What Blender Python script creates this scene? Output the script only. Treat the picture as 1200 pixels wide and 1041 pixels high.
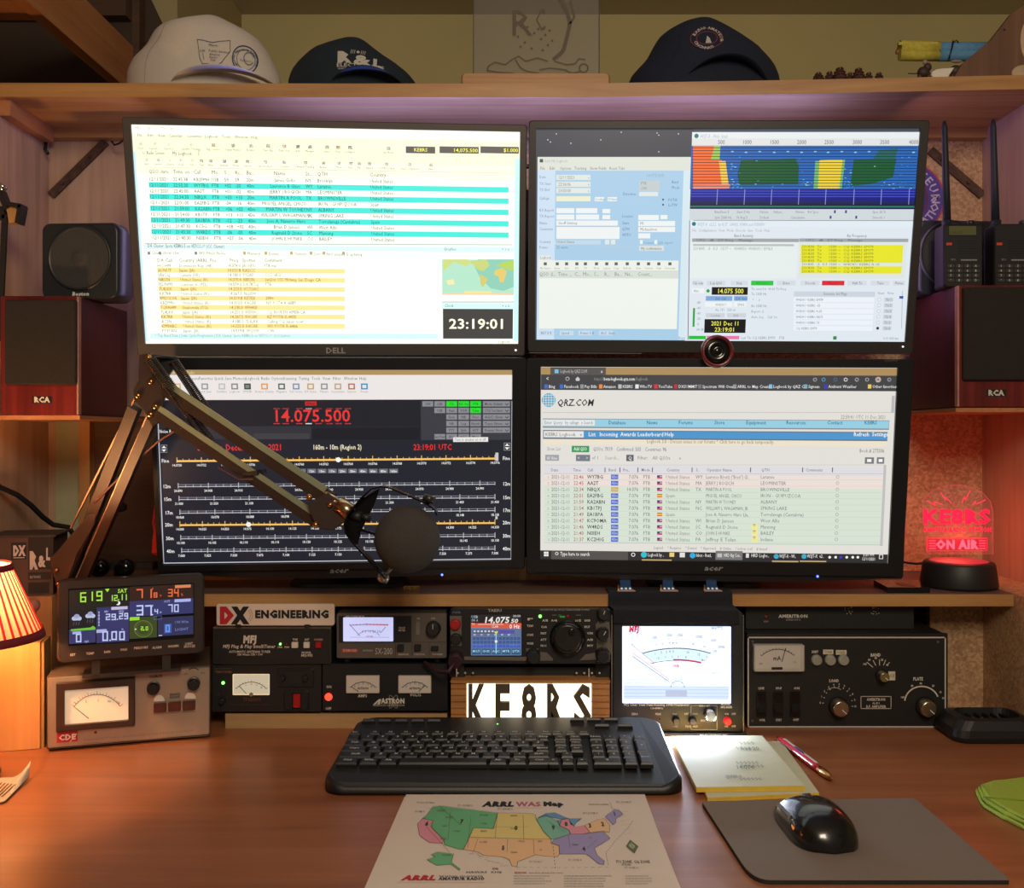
import bpy, bmesh, math, random
from mathutils import Vector, Matrix
from mathutils.geometry import tessellate_polygon
random.seed(7)
PI = math.pi
for o in list(bpy.data.objects): bpy.data.objects.remove(o)
sc = bpy.context.scene
COL = sc.collection

# ------------------------------------------------------------ camera, world, lights, exposure
F, CX, CY = 1150.0, 610.0, 510.0        # focal length in pixels and principal point for a 1200x1041 frame
DZ = 0.75                               # desk top
CZ = DZ + 0.4215                        # camera height
cd = bpy.data.cameras.new('camera'); cam = bpy.data.objects.new('camera', cd); COL.objects.link(cam)
cam.location = (0, 0, CZ); cam.rotation_euler = (PI/2, 0, 0)
cd.sensor_fit = 'HORIZONTAL'; cd.sensor_width = 36; cd.lens = 36*F/1200
cd.shift_x = -(CX-600)/1200; cd.shift_y = (CY-520.5)/1200
cd.clip_start = .02; cd.clip_end = 30
sc.camera = cam
sc.view_settings.view_transform = 'Standard'; sc.view_settings.look = 'None'
sc.view_settings.exposure = 0.0; sc.view_settings.gamma = 1.0; sc.view_settings.use_curve_mapping = False
w = bpy.data.worlds.new('room_ambient'); sc.world = w; w.use_nodes = True
w.node_tree.nodes['Background'].inputs[0].default_value = (.80, .66, .52, 1)
w.node_tree.nodes['Background'].inputs[1].default_value = .12

def light(name, typ, loc, energy, color, size=.1, size_y=None, target=None, spot=None):
    d = bpy.data.lights.new(name, typ); d.energy = energy; d.color = color
    if typ == 'AREA':
        d.size = size
        if size_y: d.shape = 'RECTANGLE'; d.size_y = size_y
    else: d.shadow_soft_size = size
    o = bpy.data.objects.new(name, d); COL.objects.link(o); o.location = loc
    if target is not None:
        o.rotation_euler = (Vector(target)-Vector(loc)).to_track_quat('-Z', 'Y').to_euler()
    return o
# the room's own ceiling lamp, behind and above the camera, dim
light('ceiling_lamp_light', 'AREA', (.25, -.45, 1.98), 17.5, (1, .84, .66), .5, .5, (.0, 1.5, 1.1))
# light strip fixed along the back of the upper monitors, shining up and out behind them
light('strip_light_up', 'AREA', (.05, 1.497, 1.585), 1.9, (.20, .24, 1.0), .85, .02, (.05, 1.49, 2.0))
light('strip_light_left', 'AREA', (-.56, 1.50, 1.50), .13, (.66, .54, 1.0), .03, .3, (-1.0, 1.56, 1.45))
light('strip_light_right', 'AREA', (.575, 1.50, 1.50), .18, (.70, .42, .85), .03, .3, (1.0, 1.56, 1.45))

# ------------------------------------------------------------ helpers
def s2l(c): c /= 255.0; return c/12.92 if c <= .04045 else ((c+.055)/1.055)**2.4
def C(r, g, b): return (s2l(r), s2l(g), s2l(b), 1.0)
def mul(c, k): return (c[0]*k, c[1]*k, c[2]*k, 1)
MATS = {}
def nodes(m):
    m.use_nodes = True; nt = m.node_tree; return nt, nt.nodes['Principled BSDF']
def mat(name, col=(.5, .5, .5, 1), rough=.5, metal=0, noise=.12, scale=60, bump=.0, emit=0, alpha=1, spec=.5, trans=0, coat=0):
    if name in MATS: return MATS[name]
    m = bpy.data.materials.new(name); nt, b = nodes(m)
    tc = nt.nodes.new('ShaderNodeTexCoord'); nz = nt.nodes.new('ShaderNodeTexNoise')
    nz.inputs['Scale'].default_value = scale; nz.inputs['Detail'].default_value = 3
    nt.links.new(tc.outputs['Object'], nz.inputs['Vector'])
    rp = nt.nodes.new('ShaderNodeValToRGB')
    rp.color_ramp.elements[0].position = .3; rp.color_ramp.elements[1].position = .7
    rp.color_ramp.elements[0].color = mul(col, 1-noise); rp.color_ramp.elements[1].color = mul(col, 1+noise)
    nt.links.new(nz.outputs[0], rp.inputs[0]); nt.links.new(rp.outputs[0], b.inputs['Base Color'])
    b.inputs['Roughness'].default_value = rough; b.inputs['Metallic'].default_value = metal
    b.inputs['Specular IOR Level'].default_value = spec; b.inputs['Coat Weight'].default_value = coat
    if bump:
        bp = nt.nodes.new('ShaderNodeBump'); bp.inputs['Strength'].default_value = bump; bp.inputs['Distance'].default_value = .001
        nt.links.new(nz.outputs[0], bp.inputs['Height']); nt.links.new(bp.outputs[0], b.inputs['Normal'])
    if emit:
        nt.links.new(rp.outputs[0], b.inputs['Emission Color']); b.inputs['Emission Strength'].default_value = emit
    if alpha < 1: b.inputs['Alpha'].default_value = alpha
    if trans: b.inputs['Transmission Weight'].default_value = trans
    MATS[name] = m; return m
def wood(name, c1, c2, c3=None, axis='x', scale=1.0, rough=.5, bump=.15):
    if name in MATS: return MATS[name]
    m = bpy.data.materials.new(name); nt, b = nodes(m); N = nt.nodes.new
    tc = N('ShaderNodeTexCoord'); mp = N('ShaderNodeMapping')
    s = {'x': (1.2, 22, 22), 'y': (22, 1.2, 22), 'z': (22, 22, 1.2)}[axis]
    mp.inputs['Scale'].default_value = [k*scale for k in s]
    nt.links.new(tc.outputs['Object'], mp.inputs[0])
    n1 = N('ShaderNodeTexNoise'); n1.inputs['Scale'].default_value = 2.2; n1.inputs['Detail'].default_value = 6; n1.inputs['Roughness'].default_value = .65; n1.inputs['Distortion'].default_value = .5
    nt.links.new(mp.outputs[0], n1.inputs['Vector'])
    rp = N('ShaderNodeValToRGB'); e = rp.color_ramp.elements
    e[0].position = .30; e[0].color = c1; e[1].position = .72; e[1].color = c2
    if c3: x = e.new(.5); x.color = c3
    nt.links.new(n1.outputs[0], rp.inputs[0])
    n2 = N('ShaderNodeTexNoise'); n2.inputs['Scale'].default_value = 5; n2.inputs['Detail'].default_value = 4
    nt.links.new(tc.outputs['Object'], n2.inputs['Vector'])
    mx = N('ShaderNodeMix'); mx.data_type = 'RGBA'; mx.blend_type = 'MULTIPLY'; mx.inputs[0].default_value = .35
    r2 = N('ShaderNodeValToRGB'); r2.color_ramp.elements[0].position = .3; r2.color_ramp.elements[0].color = (.55, .5, .45, 1); r2.color_ramp.elements[1].position = .65
    nt.links.new(n2.outputs[0], r2.inputs[0]); nt.links.new(rp.outputs[0], mx.inputs[6]); nt.links.new(r2.outputs[0], mx.inputs[7])
    nt.links.new(mx.outputs[2], b.inputs['Base Color']); b.inputs['Roughness'].default_value = rough
    bp = N('ShaderNodeBump'); bp.inputs['Strength'].default_value = bump; bp.inputs['Distance'].default_value = .001
    nt.links.new(n1.outputs[0], bp.inputs['Height']); nt.links.new(bp.outputs[0], b.inputs['Normal'])
    MATS[name] = m; return m
def chipboard(name, c1, c2, sc_=260):
    if name in MATS: return MATS[name]
    m = bpy.data.materials.new(name); nt, b = nodes(m); N = nt.nodes.new
    tc = N('ShaderNodeTexCoord'); v = N('ShaderNodeTexVoronoi'); v.inputs['Scale'].default_value = sc_
    nt.links.new(tc.outputs['Object'], v.inputs['Vector'])
    n = N('ShaderNodeTexNoise'); n.inputs['Scale'].default_value = 14; n.inputs['Detail'].default_value = 8; nt.links.new(tc.outputs['Object'], n.inputs['Vector'])
    sp = N('ShaderNodeSeparateColor'); nt.links.new(v.outputs['Color'], sp.inputs[0])
    ad = N('ShaderNodeMath'); ad.operation = 'MULTIPLY_ADD'; ad.inputs[1].default_value = .45; nt.links.new(sp.outputs[0], ad.inputs[0])
    m2 = N('ShaderNodeMath'); m2.operation = 'MULTIPLY'; m2.inputs[1].default_value = .6; nt.links.new(n.outputs[0], m2.inputs[0]); nt.links.new(m2.outputs[0], ad.inputs[2])
    rp = N('ShaderNodeValToRGB'); rp.color_ramp.elements[0].position = .2; rp.color_ramp.elements[0].color = c1; rp.color_ramp.elements[1].position = .75; rp.color_ramp.elements[1].color = c2
    nt.links.new(ad.outputs[0], rp.inputs[0]); nt.links.new(rp.outputs[0], b.inputs['Base Color']); b.inputs['Roughness'].default_value = .7
    MATS[name] = m; return m
def printed(name, strength=0, rough=.6, sample=False):
    """flat print (or a lit display) whose colours are stored on the faces"""
    if name in MATS: return MATS[name]
    m = bpy.data.materials.new(name); nt, b = nodes(m)
    a = nt.nodes.new('ShaderNodeAttribute'); a.attribute_name = 'Col'
    if strength:
        b.inputs['Base Color'].default_value = (.01, .01, .012, 1); nt.links.new(a.outputs['Color'], b.inputs['Emission Color'])
        b.inputs['Emission Strength'].default_value = strength
        if not sample: m.cycles.emission_sampling = 'NONE'
    else:
        nt.links.new(a.outputs['Color'], b.inputs['Base Color'])
    b.inputs['Roughness'].default_value = rough
    MATS[name] = m; return m

class Fr:
    """a local frame: x right, y away from its front, z up"""
    def __init__(s, o, yaw=0, tilt=0, roll=0, M=None):
        s.M = M if M is not None else Matrix.Translation(Vector(o)) @ Matrix.Rotation(math.radians(yaw), 4, 'Z') @ Matrix.Rotation(math.radians(tilt), 4, 'X') @ Matrix.Rotation(math.radians(roll), 4, 'Y')
        s.I = s.M.inverted()
    def h(s, px, py, y=0.0):
        c = s.I @ Vector((0, 0, CZ)); d = s.I.to_3x3() @ Vector(((px-CX)/F, 1, (CY-py)/F))
        t = (y-c.y)/d.y; return (c.x+d.x*t, c.z+d.z*t)
    def moved(s, x, y, z): return Fr(None, M=s.M @ Matrix.Translation((x, y, z)))
def WP(px, py, Y): return Vector(((px-CX)*Y/F, Y, CZ+(CY-py)*Y/F))
def flat(px, py, Z=DZ):
    Y = (CZ-Z)*F/(py-CY); return Vector(((px-CX)*Y/F, Y, Z))

GL = {}
def glyph(ch, bold):
    k = (ch, bold)
    if k in GL: return GL[k]
    def mk(t):
        c = bpy.data.curves.new('t', 'FONT'); c.body = t; c.resolution_u = 1 if ch.islower() or ch.isupper() else 2; c.offset = bold; c.fill_mode = 'FRONT'
        o = bpy.data.objects.new('t', c); me = o.to_mesh()
        v = [(p.co.x, p.co.y) for p in me.vertices]; f = [tuple(p.vertices) for p in me.polygons]
        o.to_mesh_clear(); bpy.data.objects.remove(o); bpy.data.curves.remove(c); return v, f
    v, f = mk(ch)
    a = max(p[0] for p in mk(ch+'|')[0]) - GL['bar']
    GL[k] = (v, f, a); return GL[k]
_c = bpy.data.curves.new('t', 'FONT'); _c.body = '|'; _o = bpy.data.objects.new('t', _c); _m = _o.to_mesh(); GL['bar'] = max(p.co.x for p in _m.vertices); _o.to_mesh_clear()
_c.body = 'H'; _m = _o.to_mesh(); CAP = max(p.co.y for p in _m.vertices); _o.to_mesh_clear(); bpy.data.objects.remove(_o); bpy.data.curves.remove(_c)

class MB:
    def __init__(s): s.v = []; s.f = []; s.c = []; s.m = []; s.sm = []; s.xf = None
    def add(s, vs, fs, m=0, smooth=False, c=None):
        n = len(s.v)
        if s.xf is not None: vs = [s.xf @ Vector(p) for p in vs]
        s.v += [tuple(p) for p in vs]
        for f in fs: s.f.append(tuple(i+n for i in f)); s.c.append(c); s.m.append(m); s.sm.append(smooth)
        return s
    def box(s, x0, x1, y0, y1, z0, z1, m=0, c=None):
        v = [(x, y, z) for z in (z0, z1) for y in (y0, y1) for x in (x0, x1)]
        return s.add(v, [(0, 2, 3, 1), (4, 5, 7, 6), (0, 1, 5, 4), (2, 6, 7, 3), (0, 4, 6, 2), (1, 3, 7, 5)], m, False, c)
    def loops(s, L, m=0, smooth=False, cap0=True, cap1=True, c=None, closed=True):
        n = len(L[0]); v = [p for l in L for p in l]; f = []
        for k in range(len(L)-1):
            for i in range(n if closed else n-1):
                j = (i+1) % n; f.append((k*n+i, k*n+j, (k+1)*n+j, (k+1)*n+i))
        s.add(v, f, m, smooth, c); b = len(s.v)-len(v)
        if cap0: s.f.append(tuple(b+i for i in reversed(range(n)))); s.c.append(c); s.m.append(m); s.sm.append(False)
        if cap1: s.f.append(tuple(b+(len(L)-1)*n+i for i in range(n))); s.c.append(c); s.m.append(m); s.sm.append(False)
        return s
    def prism(s, poly, y0, y1, b=0, m=0, c=None):
        """outline in x,z extruded from y0 (front) to y1, front edge bevelled by b"""
        cx = sum(p[0] for p in poly)/len(poly); cz = sum(p[1] for p in poly)/len(poly)
        def ins(p, k):
            d = math.hypot(p[0]-cx, p[1]-cz) or 1; return (p[0]-(p[0]-cx)/d*k, p[1]-(p[1]-cz)/d*k)
        L = []
        if b: L.append([(ins(p, b)[0], y0, ins(p, b)[1]) for p in poly]); L.append([(p[0], y0+b, p[1]) for p in poly])
        else: L.append([(p[0], y0, p[1]) for p in poly])
        L.append([(p[0], y1, p[1]) for p in poly]); return s.loops(L, m, False, c=c)
    def rbox(s, x0, x1, y0, y1, z0, z1, r=.004, b=.0015, m=0, c=None, seg=4):
        return s.prism(rrect(x0, x1, z0, z1, r, seg), y0, y1, b, m, c)
    def hbox(s, x0, x1, y0, y1, z0, z1, r=.01, b=.002, m=0, seg=5):
        """rounded plate lying flat: outline in x,y"""
        P = rrect(x0, x1, y0, y1, r, seg); Q = rrect(x0+b, x1-b, y0+b, y1-b, max(r-b, .0005), seg)
        return s.loops([[(p[0], p[1], z0) for p in P], [(p[0], p[1], z1-b) for p in P], [(p[0], p[1], z1) for p in Q]], m)
    def ring(s, x0, x1, z0, z1, X0, X1, Z0, Z1, y0, y1, r=.003, m=0):
        """a frame: outer X0..Z1, opening x0..z1, front y0, opening floor y1"""
        def rr(a, b_, c_, d_, q): return rrect(a, b_, c_, d_, q, 3)
        o, i = rr(X0, X1, Z0, Z1, r), rr(x0, x1, z0, z1, .0006)
        o2 = rr(X0+.0012, X1-.0012, Z0+.0012, Z1-.0012, r)
        return s.loops([[(p[0], y1, p[1]) for p in o], [(p[0], y0+.0012, p[1]) for p in o], [(p[0], y0, p[1]) for p in o2], [(p[0], y0, p[1]) for p in i], [(p[0], y1, p[1]) for p in i]], m, False, False, False)
    def cyl(s, p0, p1, r0, r1=None, n=16, m=0, caps=True, smooth=True, c=None):
        p0, p1 = Vector(p0), Vector(p1); r1 = r0 if r1 is None else r1; d = (p1-p0).normalized()
        a = d.orthogonal().normalized(); b = d.cross(a)
        L = [[p+(a*math.cos(2*PI*i/n)+b*math.sin(2*PI*i/n))*r for i in range(n)] for p, r in ((p0, r0), (p1, r1))]
        return s.loops(L, m, smooth, caps, caps, c)
    def lathe(s, o, d, prof, n=24, m=0, caps=True, smooth=True, flute=0, c=None):
        o = Vector(o); d = Vector(d).normalized(); a = d.orthogonal().normalized(); b = d.cross(a); L = []
        for t, r in prof:
            L.append([o+d*t+(a*math.cos(2*PI*i/n)+b*math.sin(2*PI*i/n))*(r*(1-flute*(i % 2))) for i in range(n)])
        return s.loops(L, m, smooth, caps, caps, c)
    def tube(s, pts, r, n=8, m=0, caps=True, rr=None):
        P = [Vector(p) for p in pts]; L = []; up = Vector((0, .3, 1))
        for i, p in enumerate(P):
            d = (P[min(i+1, len(P)-1)]-P[max(i-1, 0)]).normalized(); a = d.cross(up)
            a = (a if a.length > 1e-3 else d.orthogonal()).normalized(); b = d.cross(a); q = rr[i] if rr else r
            L.append([p+(a*math.cos(2*PI*k/n)+b*math.sin(2*PI*k/n))*q for k in range(n)])
        return s.loops(L, m, True, caps, caps)
    def beam(s, p0, p1, w, t, m=0, up=(0, 1, 0)):
        """square bar from p0 to p1; t thick along up, w across"""
        p0, p1 = Vector(p0), Vector(p1); d = (p1-p0).normalized(); u = Vector(up); u = (u-d*u.dot(d)).normalized(); a = d.cross(u)
        L = [[p+a*(w/2*i)+u*(t/2*j) for i, j in ((-1, -1), (1, -1), (1, 1), (-1, 1))] for p in (p0, p1)]
        return s.loops(L, m)
    def ell(s, o, rx, ry, rz, n=20, k=12, m=0, lo=-1, hi=1, fn=None):
        L = []
        for i in range(k+1):
            a = math.asin(max(-1, min(1, lo)))+(math.asin(hi)-math.asin(max(-1, lo)))*i/k; q = max(math.cos(a), .001)
            l = []
            for j in range(n):
                t = 2*PI*j/n; p = Vector((rx*q*math.cos(t), ry*q*math.sin(t), rz*math.sin(a)))
                if fn: p = fn(p)
                l.append(Vector(o)+p)
            L.append(l)
        return s.loops(L, m, True)
    # flat print, facing -y
    def r(s, x0, x1, z0, z1, y, c, m=0): return s.add([(x0, y, z0), (x1, y, z0), (x1, y, z1), (x0, y, z1)], [(0, 1, 2, 3)], m, False, c)
    def poly(s, P, y, c, m=0):
        V = [Vector((p[0], p[1], 0)) for p in P]
        T = [t if (V[t[1]]-V[t[0]]).cross(V[t[2]]-V[t[0]]).z > 0 else (t[0], t[2], t[1]) for t in tessellate_polygon([V])]
        return s.add([(p[0], y, p[1]) for p in P], T, m, False, c)
    def line(s, P, w, y, c, m=0, closed=False):
        P = list(P)+([P[0]] if closed else [])
        for a, b in zip(P, P[1:]):
            dx, dz = b[0]-a[0], b[1]-a[1]; l = math.hypot(dx, dz) or 1; nx, nz = -dz/l*w/2, dx/l*w/2
            s.add([(a[0]-nx, y, a[1]-nz), (b[0]-nx, y, b[1]-nz), (b[0]+nx, y, b[1]+nz), (a[0]+nx, y, a[1]+nz)], [(0, 1, 2, 3)], m, False, c)
        return s
    def arc(s, cx, cz, r, a0, a1, w, y, c, n=24, rz=None):
        rz = rz or r
        return s.line([(cx+r*math.cos(math.radians(a0+(a1-a0)*i/n)), cz+rz*math.sin(math.radians(a0+(a1-a0)*i/n))) for i in range(n+1)], w, y, c)
    def disc(s, cx, cz, r, y, c, n=20, m=0, rz=None): return s.poly([(cx+r*math.cos(2*PI*i/n), cz+(rz or r)*math.sin(2*PI*i/n)) for i in range(n)], y, c, m)
    def text(s, t, x, z, h, y, c, w=None, al='l', bold=0, ital=0, m=0, rot=0):
        k = h/CAP; g = [(glyph(ch, bold) if ch != ' ' else None) for ch in t]
        adv = [(q[2] if q else .32) for q in g]; tot = sum(adv)*k; sx = (w/tot) if (w and tot) else 1
        X = {'l': 0, 'c': -tot*sx/2, 'r': -tot*sx}[al]; cr, sr = math.cos(rot), math.sin(rot)
        for q, a in zip(g, adv):
            if q:
                V = []
                for p in q[0]:
                    lx, lz = X+(p[0]*k+p[1]*k*ital)*sx, p[1]*k; V.append((x+lx*cr-lz*sr, y, z+lx*sr+lz*cr))
                s.add(V, q[1], m, False, c)
            X += a*k*sx
        return s
    def arctext(s, t, cx, cz, r, h, y, c, mid=90, top=True, bold=.01):
        k = h/CAP; a = [(glyph(ch, bold)[2] if ch != ' ' else .32)*k for ch in t]; tot = sum(a); X = -tot/2
        for ch, q in zip(t, a):
            if ch != ' ':
                xm = X+q/2; an = math.radians(mid)-xm/r if top else math.radians(mid)+xm/r
                rot = an-PI/2 if top else an+PI/2
                bx, bz = cx+r*math.cos(an)-q/2*math.cos(rot), cz+r*math.sin(an)-q/2*math.sin(rot)
                s.text(ch, bx, bz, h, y, c, bold=bold, rot=rot)
            X += q
        return s
    def mesh(s, name, mats):
        me = bpy.data.meshes.new(name); me.from_pydata(s.v, [], s.f)
        for q in (mats if isinstance(mats, (list, tuple)) else [mats]): me.materials.append(q)
        me.polygons.foreach_set('material_index', s.m); me.polygons.foreach_set('use_smooth', s.sm)
        if any(q is not None for q in s.c):
            at = me.color_attributes.new('Col', 'FLOAT_COLOR', 'CORNER'); buf = []
            for f, q in zip(s.f, s.c): buf += list(q or (.5, .5, .5, 1))*len(f)
            at.data.foreach_set('color', buf)
        me.update()
        if not any(q is not None for q in s.c):
            bm = bmesh.new(); bm.from_mesh(me); bmesh.ops.recalc_face_normals(bm, faces=bm.faces); bm.to_mesh(me); bm.free()
        return me
    def obj(s, name, mats, parent=None, world=False, label=None, kind=None):
        if world and parent is not None:
            I = FR[parent.name].I; s.v = [tuple(I @ Vector(p)) for p in s.v]
        o = bpy.data.objects.new(name, s.mesh(name, mats)); COL.objects.link(o)
        if parent is not None: o.parent = parent
        if label: o['label'] = label
        if kind: o['kind'] = kind
        return o
def rrect(x0, x1, z0, z1, r, seg=4):
    r = min(r, (x1-x0)/2-1e-5, (z1-z0)/2-1e-5); P = []
    for cx, cz, a in ((x1-r, z1-r, 0), (x0+r, z1-r, 90), (x0+r, z0+r, 180), (x1-r, z0+r, 270)):
        for i in range(seg+1):
            t = math.radians(a+90*i/seg); P.append((cx+r*math.cos(t), cz+r*math.sin(t)))
    return P[::-1]
FR = {}
def thing(name, label, cat, fr, group=None):
    o = bpy.data.objects.new(name, None); COL.objects.link(o); o.empty_display_size = .02; o.matrix_world = fr.M
    o['label'] = label; o['category'] = cat
    if group: o['group'] = group
    FR[o.name] = fr; return o
def solo(o, label, cat, group=None):
    o['label'] = label; o['category'] = cat
    if group: o['group'] = group
    return o
def part(parent, name, mats, fn, world=False, label=None, kind=None):
    mb = MB(); fn(mb); return mb.obj(name, mats, parent, world, label, kind)
PRINT = printed('ink_print')

class Panel:
    """print laid out on a plane of a thing; positions are read off as pixels of the photograph and turned into places on that plane"""
    def __init__(s, fr, y=0.0, lift=.00022): s.fr = fr; s.y = y; s.lift = lift; s.mb = MB(); s.lv = 1; s.hs = .84
    def p(s, px, py): return s.fr.h(px, py, s.y)
    def Y(s, l): return s.y-s.lift*l
    def r(s, x0, y0, x1, y1, c, l=1):
        a = s.p(x0, y0); b = s.p(x0, y1); d = s.p(x1, (y0+y1)/2); s.mb.r(min(a[0], d[0]), max(a[0], d[0]), b[1], a[1], s.Y(l), c); return s
    def o(s, x0, y0, x1, y1, c, w=.6, l=2):
        s.r(x0, y0, x1, y0+w, c, l); s.r(x0, y1-w, x1, y1, c, l); s.r(x0, y0, x0+w, y1, c, l); return s.r(x1-w, y0, x1, y1, c, l)
    def t(s, x, y, h, t, c, x1=None, al='l', b=.0, it=0, l=3):
        a = s.p(x, y); k = s.p(x, y-h)[1]-a[1]; w = abs(s.p(x1, y)[0]-a[0]) if x1 is not None else None
        if w is None: w = s.hs*k/CAP*sum((glyph(q, b)[2] if q != ' ' else .32) for q in t)
        s.mb.text(t, a[0], a[1], k, s.Y(l), c, w, al, b, it); return s
    def ln(s, pts, c, w=1, l=2, closed=False):
        k = abs(s.p(pts[0][0]+w, pts[0][1])[0]-s.p(*pts[0])[0]); s.mb.line([s.p(*q) for q in pts], k, s.Y(l), c, closed=closed); return s
    def pg(s, pts, c, l=2): s.mb.poly([s.p(*q) for q in pts], s.Y(l), c); return s
    def circ(s, x, y, r, c, l=2, n=16):
        a = s.p(x, y); k = s.p(x+r, y)[0]-a[0]; s.mb.disc(a[0], a[1], k, s.Y(l), c, n); return s
    def arc(s, x, y, r, a0, a1, c, w=.8, l=3, ry=None, n=20):
        return s.ln([(x+r*math.cos(math.radians(a0+(a1-a0)*i/n)), y-(ry or r)*math.sin(math.radians(a0+(a1-a0)*i/n))) for i in range(n+1)], c, w, l)
    def row(s, y, h, cells, c, hx=None, b=0, l=3):
        for x, t in cells: s.t(x, y, h, t, c, b=b, l=l)
        return s
    def done(s, name, parent, m=None, label=None): return s.mb.obj(name, m or PRINT, parent, label=label)
K0, K9 = C(18, 18, 20), C(245, 245, 240)
# ------------------------------------------------------------ materials
BLK = mat('black_plastic', C(30, 30, 32), .45, noise=.1, bump=.1, scale=300)
BLKG = mat('gloss_black_plastic', C(14, 14, 16), .16, noise=.05, coat=.3)
BLKM = mat('black_painted_metal', C(32, 31, 31), .5, noise=.08, bump=.08, scale=500)
DGR = mat('dark_grey_plastic', C(62, 60, 58), .5, noise=.08)
GRY = mat('grey_plastic', C(120, 118, 115), .45, noise=.06)
SIL = mat('brushed_steel', C(190, 185, 178), .28, 1, noise=.08, scale=120)
CHR = mat('polished_chrome', C(225, 222, 215), .12, 1, noise=.03)
BRS = mat('warm_brass', C(205, 150, 90), .25, 1, noise=.06)
WHT = mat('white_plastic', C(225, 218, 205), .5, noise=.03)
RED = mat('red_plastic', C(170, 25, 30), .4, noise=.05)
DESKW = wood('orange_brown_laminate', C(140, 84, 52), C(172, 110, 72), C(157, 97, 62), 'x', .6, .34, .04)
PINE = wood('varnished_pine', C(165, 116, 66), C(205, 158, 100), C(188, 140, 84), 'x', 1, .45)
PINEZ = wood('varnished_pine_upright', C(165, 116, 66), C(205, 158, 100), C(188, 140, 84), 'z', 1, .45)
PINEY = wood('varnished_pine_lengthwise', C(170, 108, 68), C(198, 138, 90), C(184, 122, 78), 'y', 1, .5)
PALE = wood('pale_pine', C(205, 165, 110), C(232, 200, 145), C(220, 184, 128), 'z', .8, .5)
DKW = wood('dark_brown_wood', C(70, 48, 34), C(100, 72, 50), None, 'x', .8, .6)
SHTOP = wood('weathered_shelf_board', C(90, 72, 66), C(128, 104, 92), None, 'x', .8, .5)
CHIP = chipboard('particle_board', C(150, 112, 78), C(204, 166, 124))
PLYZ = wood('plywood_upright', C(172, 140, 112), C(206, 174, 146), C(190, 156, 130), 'z', .7, .6, .05)
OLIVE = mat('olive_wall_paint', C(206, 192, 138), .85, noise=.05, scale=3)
CEIL = mat('ceiling_paint', C(196, 186, 164), .9, noise=.05, scale=3)
FLOORM = mat('grey_concrete_floor', C(110, 104, 96), .8, noise=.12, scale=6)
def emitm(name, c, k): return mat(name, c, .4, noise=0, emit=k)

# ------------------------------------------------------------ room shell
def struct(name, fn, m):
    mb = MB(); fn(mb); o = mb.obj(name, m); o['kind'] = 'structure'; return o
struct('floor', lambda b: b.box(-2, 2, -1.2, 2.5, -.05, 0), FLOORM)
struct('ceiling', lambda b: b.box(-2, 2, -1.2, 2.5, CZ+1.029, CZ+1.08), CEIL)
struct('wall_back', lambda b: b.box(-2, 2, 2.4, 2.5, 0, CZ+1.029), OLIVE)
struct('wall_left', lambda b: (b.box(-2, -.682, 1.95, 2.4, 0, CZ+1.029), b.box(-2.1, -2, -1.2, 2.4, 0, CZ+1.029)), mat('shaded_wall_paint', C(176, 160, 118), .85, noise=.05, scale=3))  # same olive paint, darkened in the colour where the return gets less light
struct('wall_right', lambda b: b.box(2, 2.1, -1.2, 2.5, 0, CZ+1.029), OLIVE)

# ------------------------------------------------------------ desk and hutch
BY = 1.66                                   # inner face of the hutch back
XL, XR = -.798, .781
dk = thing('desk', 'orange-brown laminate desk that carries all the radio gear', 'desk', Fr((0, .74, 0)))
part(dk, 'worktop', DESKW, lambda b: b.hbox(-.90, .90, .74, 1.70, DZ-.03, DZ, .01, .004), True)
for x in (-.86, .84): part(dk, 'side_panel', DESKW, lambda b: b.box(x, x+.02, .80, 1.68, 0, DZ-.03), True)
part(dk, 'back_rail', DESKW, lambda b: b.box(-.84, .84, 1.62, 1.64, .35, DZ-.03), True)

hu = thing('desk_hutch', 'wooden hutch of pine shelves and chipboard standing on the desk', 'shelf unit', Fr((0, 1.5, DZ)))
HT = CZ+.5347                               # top of the upper shelf
def shelf(b):
    F_ = [(-.84, 1.489), (-.30, 1.492), (.10, 1.492), (.45, 1.475), (.82, 1.452)]
    P = F_+[(.82, 1.70), (-.84, 1.70)]
    b.loops([[(x, y, HT-.021) for x, y in P], [(x, y, HT) for x, y in P]])
part(hu, 'upper_shelf', PINE, shelf, True)
part(hu, 'shelf_cleat', PINE, lambda b: b.box(XL, XR, BY-.02, BY, HT-.037, HT-.021), True)
part(hu, 'shelf_cleat', PINEY, lambda b: b.box(XL, XL+.018, 1.50, BY-.02, HT-.046, HT-.021), True)
part(hu, 'side_panel', PLYZ, lambda b: b.box(XL-.02, XL, 1.34, 1.70, DZ, HT-.021), True)
part(hu, 'side_panel', PLYZ, lambda b: b.box(XR, XR+.02, 1.34, 1.70, DZ, HT-.021), True)
zg = CZ+(CY-488)*BY/F                       # lower edge of the left board of the back
xg = (98-CX)*BY/F
part(hu, 'back_board', PLYZ, lambda b: b.box(XL, -.45, BY, BY+.015, zg, HT-.021), True)
part(hu, 'back_board', CHIP, lambda b: b.box(-.45, XR, BY, BY+.015, DZ, HT-.021), True)
part(hu, 'back_board', DKW, lambda b: b.box(xg, -.45, BY, BY+.015, DZ, zg), True)
part(hu, 'back_board', mat('sage_green_board', C(168, 170, 132), .7, noise=.05), lambda b: b.box((65-CX)*BY/F, xg, BY, BY+.015, DZ, zg), True)
part(hu, 'back_batten', PINEZ, lambda b: b.box(xg, xg+.018, BY-.018, BY, DZ+.2, zg), True)
part(hu, 'back_board', PLYZ, lambda b: b.box(XL, (65-CX)*BY/F, BY-.001, BY+.015, DZ, zg), True)
MS = CZ-.2297                               # top of the middle shelf
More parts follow.
